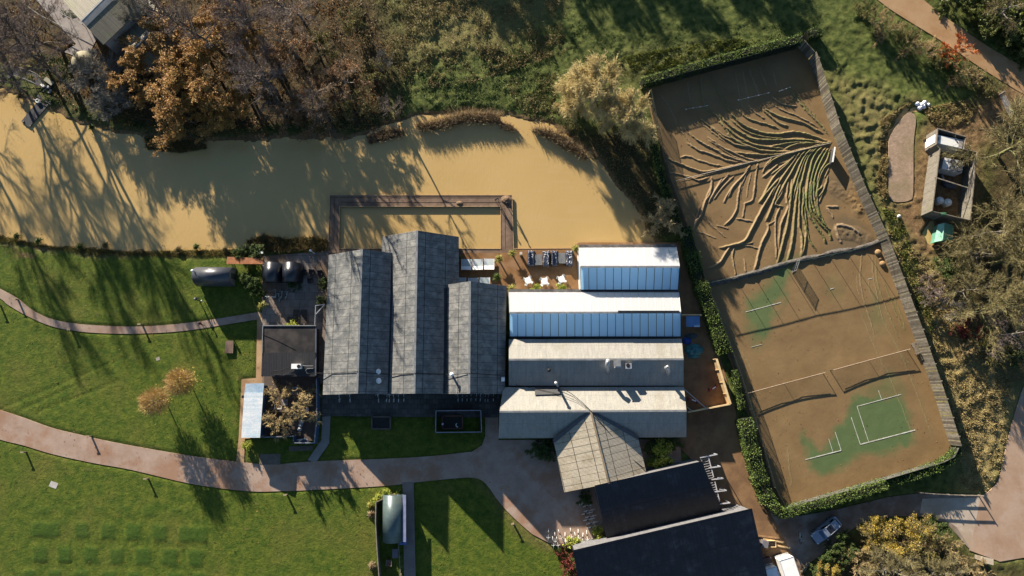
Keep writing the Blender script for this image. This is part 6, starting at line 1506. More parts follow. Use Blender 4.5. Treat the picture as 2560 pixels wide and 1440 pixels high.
for a, b in (((825, 494), (1252, 494)), ((852, 506), (1252, 506)), ((836, 498), (834, 622)), ((1262, 520), (1264, 622))): m.bar(P(*a, .03), P(*b, .03), 0.05, 0.03)
m.build('joint', plain('dark_joint', (0.06, 0.035, 0.022), (0.04, 0.025, 0.016)), t)
m = MB()
for x, y in ((828, 490), (940, 490), (1052, 490), (1164, 490), (1276, 490), (852, 512), (1248, 512), (826, 560), (1278, 560)):
    p = P(x, y); m.box((p.x, p.y, -0.62), (0.18, 0.18, 1.0))
m.build('pile', WOOD_GREY, t)
DEBRIS = plain('mud_and_stalks', (0.2, 0.135, 0.085), (0.09, 0.058, 0.036), 4.0, 0.95, bump=0.9)
def heap(name, label, px, py, rx, ry, h, mat, seed, cat='debris', z=0.0):
    rg = np.random.default_rng(seed); n = 26; c = P(px, py, z); X, Y = np.meshgrid(np.linspace(-1, 1, n), np.linspace(-1, 1, n)); r2 = X ** 2 + Y ** 2
    Z = np.clip(1 - r2, 0, 1) ** .7 * h * (0.5 + fbm((X + 3 + seed) * rx, (Y + 3) * ry, seed, .45, 3)) - 0.03
    V = np.stack([X.ravel() * rx, Y.ravel() * ry, Z.ravel()], axis=1); idx = np.arange(n * n).reshape(n, n)
    q = np.stack([idx[:-1, :-1], idx[:-1, 1:], idx[1:, 1:], idx[1:, :-1]], axis=-1).reshape(-1, 4)
    o = np_mesh(name, V, q[(r2.ravel()[q] < 1.05).all(axis=1)], mat, smooth=True, loc=c)
    return tag(o, label, cat)
heap('debris_heap', 'heap of muddy reeds on the north east corner of the boardwalk', 1266, 499, 0.95, 0.75, .35, DEBRIS, 3, z=.02)
heap('debris_heap', 'small muddy clump on the north side of the boardwalk', 1149, 508, .6, .4, .22, DEBRIS, 5, z=.02)

# ================================================================ people
def person(px, py, label, jacket, trousers, hair, rz, z=0.03, bend=0.0, stride=0.12, arms=0.25, group=None, skin=(0.5, 0.33, 0.25)):
    mt = NM('clothed_person', 0.8, 0.2); zc = mt.sep()[2]; xa = mt.math('ABSOLUTE', mt.sep()[0])
    c = mt.mix(mt.math('GREATER_THAN', zc, 0.92), trousers, jacket)
    c = mt.mix(mt.math('GREATER_THAN', zc, 1.49), c, skin)
    c = mt.mix(mt.math('LESS_THAN', zc, 0.09), c, (0.03, 0.028, 0.026))
    mt.color(c)
    loc = P(px, py, z); t = thing('person', label, 'person', loc, rz, group, world=False)
    V, E, Rd = [], [], []
    def v(p, r, parent=None):
        V.append(p); Rd.append(r)
        if parent is not None: E.append((parent, len(V) - 1))
        return len(V) - 1
    lean = math.sin(bend)
    pel = v((0, 0, .95), .15)
    wst = v((0, lean * .1, 1.08), .135, pel); che = v((0, lean * .3, 1.3), .16, wst); nek = v((0, lean * .42, 1.46), .06, che)
    hd1 = v((0, lean * .5 + .01, 1.56), .085, nek); hd2 = v((0, lean * .55 + .02, 1.66), .1, hd1); hd3 = v((0, lean * .58, 1.73), .075, hd2)
    nose = v((0, lean * .55 + .125, 1.62), .018, hd2)
    for s in (-1, 1):
        hip = v((s * .1, 0, .9), .1, pel); kn = v((s * .11, s * stride + .03, .5), .07, hip); an = v((s * .12, s * stride * 1.6 - .02, .1), .045, kn); toe = v((s * .13, s * stride * 1.6 + .15, .045), .04, an)
        sh = v((s * .2, lean * .36, 1.4), .075, che); el = v((s * .28, lean * .4 - .02 - s * arms * .3, 1.14), .055, sh); wr = v((s * .29, lean * .5 + .12 - s * arms * .6, .93), .038, el); pm = v((s * .29, lean * .5 + .15 - s * arms * .6, .86), .036, wr)
        px_, py_, pz_ = V[pm]
        for k in range(4):
            f1 = v((px_ + s * (.012 * k - .02), py_ + .02 + .006 * k, pz_ - .05 + .004 * abs(k - 1)), .009, pm); v((px_ + s * (.012 * k - .024), py_ + .035, pz_ - .085 + .008 * abs(k - 1)), .008, f1)
        th = v((px_ - s * .035, py_ + .035, pz_ - .005), .01, pm); v((px_ - s * .045, py_ + .055, pz_ - .035), .009, th)
    me = bpy.data.meshes.new('body'); me.from_pydata(V, E, []); me.materials.append(mt.mat)
    o = bpy.data.objects.new('body', me); col.objects.link(o); o.parent = t
    sk = o.modifiers.new('skin', 'SKIN'); sk.use_smooth_shade = True
    for i, d in enumerate(me.skin_vertices[0].data): d.radius = (Rd[i], Rd[i] * (.75 if i in (0, 1, 2) else 1)); d.use_root = (i == 0)
    sb = o.modifiers.new('sub', 'SUBSURF'); sb.levels = 1; sb.render_levels = 1
    m = MB(); m.lathe((0, lean * .57 - .02, 1.655), [(.112, 0), (.116, .05), (.09, .115), (.03, .14)], 10); m.build('hair', plain('hair', hair, tuple(x * .6 for x in hair)), t, smooth=True)
    return t
person(1241, 501, 'person in navy clothes on the boardwalk, left of two', (0.02, 0.022, 0.05), (0.02, 0.02, 0.025), (0.05, 0.035, 0.02), R(200), .03, .5)
person(1269, 512, 'person in black clothes on the boardwalk corner, right of two', (0.015, 0.015, 0.03), (0.018, 0.018, 0.02), (0.04, 0.03, 0.02), R(150), .03, .35)
person(498, 750, 'person in a pale topped dark coat on the shaded lawn below the shepherd hut', (0.03, 0.035, 0.045), (0.02, 0.02, 0.022), (0.55, 0.55, 0.55), R(250), .02, .1)
person(509, 811, 'person in dark maroon walking on the narrow path', (0.09, 0.03, 0.03), (0.05, 0.025, 0.025), (0.06, 0.03, 0.02), R(80), .04, .1, .2)
tag(MB().tube([P(511, 754, 0), P(511, 754, 0) + Vector((0, 0, 1.0))], .05, 6).lathe(P(511, 754, 0) + Vector((0, 0, 1.0)), [(.09, 0), (.1, .06), (.03, .12)], 8).build('marker_post', WHITE_METAL, origin=P(511, 754, 0)), 'thin white topped post beside the person on the lawn', 'post')

# ================================================================ bicycles
TYRE = plain('black_tyre', (0.02, 0.02, 0.02), (0.014, 0.014, 0.014)); BIKE_WHITE = plain('white_bicycle_paint', (0.7, 0.72, 0.7), (0.62, 0.64, 0.62), 2, 0.4); BIKE_TEAL = plain('pale_teal_bicycle_paint', (0.4, 0.52, 0.52), (0.33, 0.45, 0.46), 2, 0.4)
SADDLE = plain('brown_saddle', (0.06, 0.035, 0.02), (0.04, 0.025, 0.015))
def bicycle(paint):
    t = thing('bicycle', '', 'bicycle', (0, 0, 0), world=False)
    for x in (-.53, .53):
        m = MB(); ring = [(x + .33 * math.cos(a), 0, .34 + .33 * math.sin(a)) for a in [2 * math.pi * k / 16 for k in range(17)]]; m.tube(ring, .025, 5, cap=False); w = m.build('wheel', paint if paint is BIKE_WHITE else TYRE, t)
        m = MB()
        for k in range(4): a = math.pi * k / 4; m.bar((x + .3 * math.cos(a), 0, .34 + .3 * math.sin(a)), (x - .3 * math.cos(a), 0, .34 - .3 * math.sin(a)), .008)
        m.build('spokes', GALV, w)
    m = MB(); bb, st, hd = (-.08, 0, .3), (-.22, 0, .75), (.38, 0, .78)
    for a, b in ((bb, st), (bb, hd), (st, hd), (bb, (-.53, 0, .34)), (st, (-.53, 0, .34)), (hd, (.53, 0, .34)), (st, (-.25, 0, .88)), (hd, (.35, 0, .98))): m.tube([a, b], .02, 5)
    m.build('frame', paint, t)
    m = MB(); m.tube([(.2, -.3, 1.0), (.33, -.2, 1.02), (.36, 0, 1.0), (.33, .2, 1.02), (.2, .3, 1.0)], .018, 5); m.build('handlebar', paint, t)
    m = MB(); m.box((-.26, 0, .92), (.27, .17, .06)); m.build('saddle', SADDLE, t)
    m = MB(); m.tube([(-.53 + .36 * math.cos(a), 0, .34 + .36 * math.sin(a)) for a in [R(20 + 16 * k) for k in range(9)]], .035, 5); m.build('mudguard', paint, t)
    return t
BK = [bicycle(BIKE_WHITE), bicycle(BIKE_TEAL)]; BKU = [False, False]
def bike(px, py, deg, label, group, kind=0, z=0.04):
    o = BK[kind] if not BKU[kind] else copy_tree(BK[kind]); BKU[kind] = True
    p = P(px, py, z + .5); o.location = (p.x, p.y, z); o.rotation_euler = (rng0.uniform(-.08, .08), 0, R(deg)); return tag(o, label, 'bicycle', group)
for x, y, d in ((1371, 1337, -92), (1388, 1346, -88), (1383, 1356, -85), (1394, 1356, -80), (1401, 1338, -70), (1413, 1346, -88), (1428, 1335, -82), (1440, 1345, -75), (1446, 1338, -88), (1457, 1347, -95), (1468, 1341, -85)):
    bike(x, y, d, 'white bicycle in the sunlit row beside the lime bushes', 'white bicycles parked in the sun')
for y, x in ((1249, 1467), (1258, 1462), (1264, 1470), (1276, 1474), (1284, 1468), (1291, 1477), (1299, 1473), (1307, 1480), (1317, 1482)):
    bike(x, y, 12, 'white bicycle in the shaded row along the black roofed building', 'bicycles parked in the shade')
for x, y, d, lab in ((674, 742, 178, 'pale bicycle in the courtyard pointing at the spiky palm'), (689, 731, 95, 'pale teal bicycle in the courtyard, left of the cluster'), (697, 741, 98, 'pale teal bicycle in the middle of the courtyard cluster'), (705, 735, 80, 'pale teal bicycle at the right of the courtyard cluster'), (717, 736, 75, 'pale teal bicycle standing apart in the courtyard')):
    bike(x, y, d, lab, 'bicycles in the courtyard', 0 if x < 680 else 1)
for x in (848, 874, 945, 967, 973, 984, 996, 1009, 1145, 1156, 1167, 1178, 1191, 1202, 1213, 1220, 1234):
    bike(x, 990 + rng0.uniform(-1, 2), 90 + rng0.uniform(-8, 8), 'bicycle parked under the south eaves of the barn halls', 'bicycles under the hall eaves', z=.055)
bike(2001, 1345, -85, 'single pale bicycle standing in the shaded driveway', None, 1)

# ================================================================ terrace furniture
def sunbed(px, py, label, z=.045, first=[None]):
    if first[0] is None:
        t = thing('sun_lounger', label, 'sun lounger', (0, 0, 0), world=False); first[0] = t
        m = MB()
        for k in range(8): m.box((-.7 + k * .2, .35, .36), (.165, 1.15, .05))
        m.build('slats', plain('pale_blue_white_slats', (0.52, 0.6, 0.62), (0.44, 0.52, 0.55)), t)
        m = MB(); m.box((0, -.55, .52), (1.58, .68, .07), tilt=Matrix.Rotation(R(-24), 3, 'X')); m.build('headrest', WHITE_METAL, t)
        for sx in (-.7, .7):
            for sy in (-.75, .85): m = MB(); m.box((sx, sy, .17), (.08, .08, .34)); m.build('leg', WHITE_METAL, t)
        m = MB(); m.box((-.79, .05, .35), (.05, 1.8, .1)); m.box((.79, .05, .35), (.05, 1.8, .1)); m.build('frame', WHITE_METAL, t)
        o = t
    else: o = copy_tree(first[0])
    p = P(px, py, z + .4); o.location = (p.x, p.y, z); o.rotation_euler = (0, 0, rng0.uniform(-.03, .03)); return tag(o, label, 'sun lounger', 'white double sun loungers on the terrace')
for x, y, lab in ((1166, 662, 'white double lounger in the front row, nearest the middle barn hall'), (1194, 662, 'white double lounger in the middle of the front row'), (1223, 661, 'white double lounger at the right end of the front row'), (1152, 708, 'bluish lounger in the rear row beside the middle barn hall, half under the roof'), (1183, 709, 'lounger in the middle of the rear row, half hidden by the short hall'), (1212, 708, 'white lounger at the right end of the rear row')):
    sunbed(x, y, lab)
COVER = NM('glossy_dark_blue_cover', 0.28, 0.6); COVER.color(COVER.ramp(COVER.noise(1.5, 4), [(.35, (0.028, 0.036, 0.06)), (.65, (0.05, 0.06, 0.09))])); COVER.bump(COVER.noise(2.6, 3, .5), 1.0, .35)
for i, (x, y, lab) in enumerate(((1328, 647, 'dark blue covered furniture, first from the left'), (1365, 648, 'dark blue covered furniture left of the adjoining pair'), (1386, 647, 'dark blue covered furniture with a tall west edge, right of the adjoining pair'), (1423, 647, 'dark blue covered furniture nearest the smaller glasshouse'))):
    c = P(x, y, .045); t = thing('covered_sofa', lab, 'covered furniture', c, 0, 'covered furniture on the terrace', world=False)
    n, mm = 14, 26; X, Y = np.meshgrid(np.linspace(-.58, .58, n), np.linspace(-1.28, 1.28, mm)); e = np.minimum(np.minimum(.58 - abs(X), 1.28 - abs(Y)) / .12, 1)
    side = (-1) ** (i % 2 == 0) * X
    Z = np.clip(e, 0, 1) ** .4 * (.62 + .28 * (side > .3) + .22 * (fbm(X + i * 9, Y, 80 + i, .5, 3) - .3))
    idx = np.arange(n * mm).reshape(mm, n); q = np.stack([idx[:-1, :-1], idx[:-1, 1:], idx[1:, 1:], idx[1:, :-1]], axis=-1).reshape(-1, 4)
    np_mesh('cover', np.stack([X.ravel(), Y.ravel(), Z.ravel()], axis=1), q, COVER.mat, t, smooth=True)
    m = MB(); m.box((0, 0, .2), (1.0, 2.4, .36)); m.build('frame', BLACK_PL, t)
for x, y, lab in ((1346, 651, 'grey slatted low table left of the covered pair'), (1404, 647, 'grey slatted low table right of the covered pair')):
    t = thing('low_table', lab, 'table', P(x, y, .045), 0, 'grey low tables on the terrace', world=False)
    m = MB()
    for k in range(9): m.box((-.5 + k * .125, 0, .5), (.11, 1.7, .05))
    m.build('tabletop', plain('blue_grey_slats', (0.16, 0.175, 0.185), (0.115, 0.125, 0.135)), t)
    for sx in (-.48, .48):
        for sy in (-.75, .75): m = MB(); m.box((sx, sy, .24), (.08, .08, .48)); m.build('leg', GALV, t)
def chair(mat):
    t = thing('garden_chair', '', 'chair', (0, 0, 0), world=False)
    m = MB(); m.box((0, 0, .44), (.44, .42, .04)); m.build('seat', mat, t)
    m = MB(); m.add([(.2 * math.cos(a) , -.2 - .06 * math.sin(a), z) for a in [math.pi * k / 6 for k in range(7)] for z in (.46, .85)], [(2 * k, 2 * k + 2, 2 * k + 3, 2 * k + 1) for k in range(6)]); m.build('backrest', mat, t)
    for sx in (-.19, .19):
        for sy in (-.18, .18): m = MB(); m.bar((sx * 1.1, sy * 1.1, 0), (sx, sy, .43), .035); m.build('leg', mat, t)
    return t
CH = chair(WHITE_METAL); chu = [False]
for lab, x, y, rot in (('western', 1320, 701, 20), ('middle', 1361, 703, 8), ('eastern', 1404, 698, 18)):
    c = P(x, y, .8); t = thing('garden_table', lab + ' white garden table on the muddy terrace, four chairs round it', 'table', (c.x, c.y, .045), R(rot), 'white garden tables', world=False)
    m = MB(); m.lathe((0, 0, .7), [(.5, 0), (.52, .02), (.52, .04), (.3, .05)], 16); m.build('tabletop', WHITE_METAL, t)
    for k in range(3): a = 2.1 * k; m = MB(); m.bar((.42 * math.cos(a), .42 * math.sin(a), 0), (.1 * math.cos(a), .1 * math.sin(a), .7), .04); m.build('leg', WHITE_METAL, t)
    for k in range(4):
        a = R(rot + 45 + 90 * k); o = CH if not chu[0] else copy_tree(CH); chu[0] = True
        o.location = (c.x + .62 * math.cos(a), c.y + .62 * math.sin(a), .045); o.rotation_euler = (0, 0, a + R(90)); tag(o, 'white garden chair pushed up to the %s white table' % lab, 'chair', 'chairs at the %s white table' % lab)
t = thing('stone_pillar', 'pale square pillar light at the edge of the muddy terrace', 'pillar', P(1302, 640))
m = MB(); p = P(1302, 638); m.box(p + Vector((0, 0, .75)), (.32, .32, 1.5)); m.build('shaft', WALL_STONE, t)
m = MB(); m.box(p + Vector((0, 0, 1.54)), (.42, .42, .08)); m.build('cap', plain('pale_cap', (0.5, 0.45, 0.38), (0.42, 0.37, 0.3)), t)
m = MB(); m.box(P(1455, 692, 1.2), (.12, .5, .8)); tag(m.build('wall_sign', WALL_BLUE, origin=P(1455, 692, .8)), 'blue panel sign on the west wall of the smaller glasshouse', 'sign')
# dark furniture in the courtyard
DARKF = plain('dark_rattan', (0.055, 0.042, 0.038), (0.03, 0.024, 0.022), 6)
for x, y, lab in ((761, 682, 'dark armchair in the courtyard, left of the row of three'), (780, 681, 'dark armchair in the courtyard, middle of the row of three'), (801, 683, 'dark armchair in the courtyard, next to the west barn hall'), (777, 702, 'dark armchair alone below the row of three')):
    t = thing('armchair', lab, 'armchair', P(x, y, .045), rng0.uniform(-.2, .2), 'dark armchairs in the courtyard', world=False)
    m = MB(); m.box((0, 0, .22), (.8, .78, .36)); m.build('seat', DARKF, t)
    m = MB(); m.box((0, .36, .55), (.8, .12, .35)); m.build('backrest', DARKF, t)
    for s in (-1, 1): m = MB(); m.box((s * .36, -.05, .5), (.1, .7, .2)); m.build('armrest', DARKF, t)
for x, y, lab in ((742, 783, 'dark slatted lounger in the courtyard, upper left of the group'), (761, 783, 'dark slatted lounger in the courtyard, upper right of the group'), (742, 801, 'dark slatted lounger near the cabin roof edge, middle'), (761, 801, 'dark slatted lounger near the cabin roof edge, by the fence'), (727, 801, 'low dark table beside the courtyard loungers')):
    t = thing('dark_lounger', lab, 'lounger', P(x, y, .045), 0, 'dark loungers in the courtyard', world=False)
    m = MB()
    for k in range(5): m.box((0, -.45 + k * .22, .3), (.95, .18, .05))
    m.build('slats', DARKF, t)
    for sx in (-.4, .4):
        for sy in (-.4, .4): m = MB(); m.box((sx, sy, .14), (.07, .07, .28)); m.build('leg', DARKF, t)
t = thing('lamp_post', 'short white lamp post at the pond end of the courtyard', 'lamp', P(787, 634))
p = P(787, 634, 0); m = MB(); m.tube([p, p + Vector((0, 0, 2.2))], .06, 8); m.build('post', WHITE_METAL, t)
m = MB(); m.lathe(p + Vector((0, 0, 2.2)), [(.1, 0), (.18, .05), (.18, .25), (.05, .35)], 10); m.build('lantern', WHITE_METAL, t)
t = thing('garden_lamp', 'pale garden lamp by the rusty lean-to roof', 'lamp', P(663, 633))
p = P(663, 636, 0); m = MB(); m.tube([p, p + Vector((0, 0, 1.3))], .05, 8); m.build('post', GALV, t)
m = MB(); m.box(p + Vector((0, 0, 1.4)), (.34, .34, .22)); m.build('lantern', WHITE_METAL, t)
t = thing('garden_gate', 'thin rail gate standing diagonal between cabin and west barn hall', 'gate', P(800, 775))
m = MB(); m.bar(P(788, 787, 1.9), P(811, 762, 1.9), .14, .1); m.bar(P(788, 764, 1.9), P(812, 761, 1.9), .1, .1); m.bar(P(789, 764, 1.9), P(787, 812, 1.9), .1, .1); m.build('rail', GALV, t)
for x, y in ((788, 787), (811, 762), (788, 764)): p = P(x, y, 1.9); m = MB(); m.bar((p.x, p.y, 0), p, .1); m.build('post', GALV, t)

# ================================================================ bollards, covers, small things on the lawns
BOLL = plain('weathered_oak_bollard', (0.2, 0.15, 0.1), (0.12, 0.09, 0.06), 5)
bt = None
for x, y, lab in ((46, 750, 'oak path bollard at the left end of the narrow path'), (181, 826, 'oak path bollard below the narrow path where it bends'), (356, 812, 'oak path bollard above the middle of the narrow path'), (229, 1090, 'oak path bollard above the main path'), (66, 1130, 'oak path bollard below the main path at the left edge'), (371, 1196, 'oak path bollard below the main path, above the grass squares'), (718, 1236, 'oak path bollard on the lower lawn left of the silvery hut'), (1283, 1308, 'pale topped bollard on the lawn edge beside the plaza'), (2, 764, 'oak path bollard cut by the left edge')):
    if bt is None:
        bt = thing('bollard', lab, 'bollard', (0, 0, 0), world=False)
        m = MB(); m.box((0, 0, .4), (.24, .16, .8)); m.build('post', BOLL, bt)
        m = MB(); m.box((-.1, .02, .83), (.5, .2, .06)); m.build('cap', plain('pale_oak_cap', (0.36, 0.29, 0.19), (0.25, 0.2, 0.13)), bt)
        o = bt
    else: o = copy_tree(bt)
    p = P(x, y); o.location = (p.x, p.y, 0); tag(o, lab, 'bollard', 'path bollards')
def cover_plate(px, w, d, rz, mat, label):
    p = P(*px, .03); tag(MB().box(p, (w, d, .06), rz).build('drain_cover', mat, origin=p), label, 'drain cover')
cover_plate((134, 1212), 1.2, .85, R(-20), plain('pale_concrete_cover', (0.42, 0.4, 0.38), (0.34, 0.32, 0.3)), 'pale concrete cover slab in the lower lawn')
cover_plate((395, 897), .6, .5, R(25), plain('stone_cover', (0.3, 0.27, 0.23), (0.22, 0.2, 0.17)), 'small stone cover in the upper lawn above the young trees')
t = thing('timber_platform', 'brown slatted timber platform on the lawn near the courtyard', 'platform', P(574, 867))
m = MB()
for k in range(6): a, b = P(566 + k * 3.3, 852, .3), P(563 + k * 3.6, 883, .3); m.bar(a, b, .2, .05)
m.build('slats', plain('reddish_slats', (0.17, 0.11, 0.085), (0.12, 0.08, 0.06)), t)
m = MB(); m.bar(P(566, 856, .14), P(584, 856, .14), .1, .28); m.bar(P(563, 880, .14), P(582, 880, .14), .1, .28); m.build('bearer', WOOD_GREY, t)
cover_plate((675, 1148), 3.2, 1.6, 0, plain('brown_slabs', (0.15, 0.12, 0.09), (0.1, 0.08, 0.062)), 'brown slab pad on the shaded grass below the nursery yard')
cover_plate((752, 1121), 3.6, .7, R(3), plain('brown_pad', (0.13, 0.1, 0.08), (0.09, 0.07, 0.055)), 'brown strip pad under the corner of the nursery yard wall')

# ================================================================ nursery yard
t = thing('ladder', 'wooden ladder lying across the nursery yard', 'ladder', P(725, 1078, .05))
a0, a1, b0, b1 = P(694, 1070, .3), P(752, 1083, .3), P(695, 1076, .3), P(750, 1088, .3)
m = MB(); m.bar(a0, a1, .07); m.bar(b0, b1, .07); m.build('stile', WOOD_GREY, t)
m = MB()
for k in range(11): m.bar(a0.lerp(a1, (k + .5) / 11), b0.lerp(b1, (k + .5) / 11), .04)
m.build('rungs', WOOD_GREY, t)
m = MB(); m.bar(a0.lerp(b0, .5) - Vector((0, 0, .15)), a0.lerp(b0, .5) + Vector((.3, 0, -.15)), .6, .3); m.bar(a1.lerp(b1, .5) + Vector((-.3, 0, -.15)), a1.lerp(b1, .5) + Vector((0, 0, -.15)), .6, .3); m.build('support', WOOD_GREY, t)
t = thing('cold_frame', 'blue glazed cold frame in the nursery yard', 'cold frame', P(738, 977, .05))
m = MB(); m.box(P(738, 977, .25), (.85, 1.15, .4), R(-5)); m.build('box', plain('white_box', (0.45, 0.5, 0.55), (0.36, 0.41, 0.46)), t)
m = MB(); m.box(P(738, 977, .47), (.72, 1.02, .03), R(-5)); m.build('lid', plain('blue_lid', (0.12, 0.2, 0.3), (0.08, 0.14, 0.22), .8, .3), t)
t = thing('garden_chair', 'white framed garden chair with brown cushion between the small willows', 'chair', P(695, 1017, .05))
m = MB(); m.box(P(695, 1016, .42), (1.0, .6, .05)); m.build('seat', plain('brown_cushion', (0.13, 0.09, 0.07), (0.09, 0.065, 0.05)), t)
m = MB(); m.box(P(695, 1022, .6), (1.15, .1, .55)); m.box(P(687, 1017, .45), (.1, .7, .35)); m.box(P(704, 1017, .45), (.1, .7, .35)); m.build('frame', WHITE_METAL, t)
m = MB()
for s in (687, 704):
    for y in (1012, 1021): p = P(s, y, .3); m.bar((p.x, p.y, .05), p, .07)
m.build('leg', WHITE_METAL, t)
t = thing('pallet', 'grey pallet beside the white garden seat', 'pallet', P(712, 1006, .05))
m = MB()
for k in range(5): m.box(P(706 + k * 3, 1006, .16), (.13, .95, .03))
m.box(P(712, 1001, .1), (.95, .1, .1)); m.box(P(712, 1011, .1), (.95, .1, .1)); m.build('boards', plain('pale_grey_boards', (0.36, 0.34, 0.36), (0.25, 0.23, 0.25)), t)
for i, (x, y) in enumerate(((754, 1055), (751, 1063), (749, 1073))):
    o = heap('white_sack', ['northernmost of three white sacks in the nursery yard', 'middle of three white sacks in the nursery yard', 'southernmost of three white sacks by the ladder end'][i], x, y, .38, .36, .4, plain('white_sack', (0.5, 0.5, 0.52), (0.38, 0.38, 0.4)), 30 + i, 'sack', .05); o['group'] = 'white sacks in the nursery yard'
t = thing('plant_pot', 'white ring shaped pot on top of the east willow', 'pot', P(769, 1023, .05)); p = P(769, 1024, .05)
m = MB(); m.lathe(p, [(.2, 0), (.28, .5), (.3, .52), (.22, .52), (.2, .3)], 12); m.build('pot', WHITE_METAL, t)
t['label'] = 'white round pot beneath the largest willow in the nursery yard'
t = thing('litter_heap', 'heap of white scraps in the boxed south corner of the yard wall', 'scrap heap', P(757, 1102, .05))
for i, (x, y, w, l, r) in enumerate(((748, 1099, .9, .12, 10), (750, 1103, .5, .4, 40), (757, 1098, .8, .1, 35), (764, 1099, .5, .3, -20), (768, 1106, .45, .3, 60), (760, 1104, .9, .5, 15))):
    m = MB(); m.box(P(x, y, .12 + .05 * i), (w, l, .08), R(r)); m.build('scrap', WHITE_METAL if i < 5 else plain('blue_scrap', (0.1, 0.12, 0.2), (0.07, 0.08, 0.14)), t)
tag(MB().bar(P(675, 1029, .95), P(721, 1029, .95), .09, .07).bar(P(676, 1029.5, .0), P(676, 1029.5, .95), .08).bar(P(720, 1029.5, .0), P(720, 1029.5, .95), .08).build('timber_rail', WOOD_PALE, origin=P(698, 1029, 0)), 'pale timber rail across the nursery yard', 'rail')

# ================================================================ side passage
t = thing('timber_fence', 'new pale timber fence round the muddy corner between workshop and courts', 'fence', P(1800, 990, .03))
fl = [(1782, 899), (1793, 935), (1802, 965), (1816, 1010)]
for a, b in zip(fl[:-1], fl[1:]):
    p, q = P(*a), P(*b); m = MB(); m.bar(p + Vector((0, 0, 1.0)), q + Vector((0, 0, 1.0)), .08, 1.9); m.build('panel', WOOD_PALE, t)
m = MB(); p, q = P(1816, 1010), P(1712, 1030); m.bar(p + Vector((0, 0, 1.0)), q + Vector((0, 0, 1.0)), .08, 1.9); m.build('panel', WOOD_PALE, t)
m = MB(); pts = [P(x, y) + Vector((0, 0, 2.02)) for x, y in fl]
for a, b in zip(pts[:-1], pts[1:]): m.bar(a, b, .32, .07)
m.bar(pts[-1], P(1712, 1030) + Vector((0, 0, 2.02)), .2, .07); m.build('coping', plain('sunny_timber', (0.62, 0.47, 0.25), (0.5, 0.36, 0.18), 3), t)
for x, y in ((1782, 899), (1790, 925), (1800, 956), (1808, 984), (1816, 1010), (1780, 1017), (1745, 1024)): m = MB(); m.box(P(x - 1.5, y) + Vector((0, 0, 1.0)), (.12, .12, 2.0)); m.build('post', WOOD_PALE, t)
m = MB(); m.bar(P(1711, 973, 2.6), P(1768, 1023, 2.06), .12, .12); m.bar(P(1717, 1017, 2.5), P(1731, 1029, 2.06), .1, .1); m.build('brace', plain('grey_brace', (0.36, 0.34, 0.31), (0.28, 0.26, 0.23)), t)
t = thing('blue_canopy', 'small blue sheet canopy beside the long glasshouse', 'canopy', P(1733, 803, .03))
m = MB(); m.slab([P(1715, 790, 2.2), P(1716, 817, 2.0), P(1750, 817, 2.0), P(1749, 790, 2.2)], .05); m.build('roof', plain('blue_canopy_sheet', (0.1, 0.2, 0.36), (0.075, 0.16, 0.3), .8, .35), t)
for x, y in ((1717, 792), (1718, 815), (1748, 815), (1747, 792)): p = P(x, y, 2.0); m = MB(); m.bar((p.x, p.y, 0), p, .08); m.build('post', WOOD_GREY, t)
m = MB(); m.bar(P(1703, 787, 2.3), P(1754, 787, 2.3), .17, .14); m.build('beam', WOOD_PALE, t)
p = P(1754, 788, 2.2); m = MB(); m.bar((p.x, p.y, 0), p, .12); m.build('post', WOOD_PALE, t)
TARP = plain('teal_tarpaulin', (0.06, 0.2, 0.2), (0.035, 0.13, 0.135), 1.5, .5, bump=.6, bscale=3); BTARP = plain('blue_tarpaulin', (0.03, 0.07, 0.3), (0.02, 0.045, 0.2), 1.5, .5, bump=.6, bscale=3)
heap('tarpaulin', 'large teal tarpaulin over a heap in the side passage', 1735, 875, 1.5, 1.0, .9, TARP, 11, 'tarpaulin', .03)
heap('tarpaulin', 'trailing end of teal sheeting below the large tarpaulin', 1734, 890, 1.0, .4, .35, TARP, 12, 'tarpaulin', .03)
heap('tarpaulin', 'crumpled blue tarpaulin against the workshop corner', 1717, 852, .75, .6, .5, BTARP, 13, 'tarpaulin', .03)
heap('tarpaulin', 'grey green sheeting heap behind the blue tarpaulin', 1728, 840, 1.1, .5, .4, plain('grey_green_sheet', (0.07, 0.09, 0.09), (0.04, 0.055, 0.055)), 14, 'tarpaulin', .03)
for lab, a, b in (('red plastic barrier leaning by the workshop wall under the brace', (1717, 996), (1744, 1006)), ('red plastic barrier standing in the muddy corner', (1770, 976), (1791, 964))):
    p, q = P(*a, .03), P(*b, .03); t = thing('plastic_barrier', lab, 'barrier', p.lerp(q, .5), 0, 'red plastic barriers'); rp = plain('red_plastic', (0.42, 0.03, 0.03), (0.3, 0.022, 0.022), 1, .5)
    m = MB(); m.bar(p + Vector((0, 0, .95)), q + Vector((0, 0, .95)), .14, .12); m.bar(p + Vector((0, 0, .25)), q + Vector((0, 0, .25)), .07, .1)
    for k in range(9): w = p.lerp(q, k / 8); m.bar(w + Vector((0, 0, .25)), w + Vector((0, 0, .95)), .05)
    m.build('panel', rp, t)
    m = MB(); m.bar(p.lerp(q, .3) + Vector((0, 0, 1.03)), p.lerp(q, .7) + Vector((0, 0, 1.03)), .15, .02); m.build('reflective_strip', WHITE_METAL, t)
    for w in (p.lerp(q, .1), p.lerp(q, .9)): m = MB(); m.box(w + Vector((0, 0, .05)), (.15, .5, .1)); m.build('foot', BLACK_PL, t)
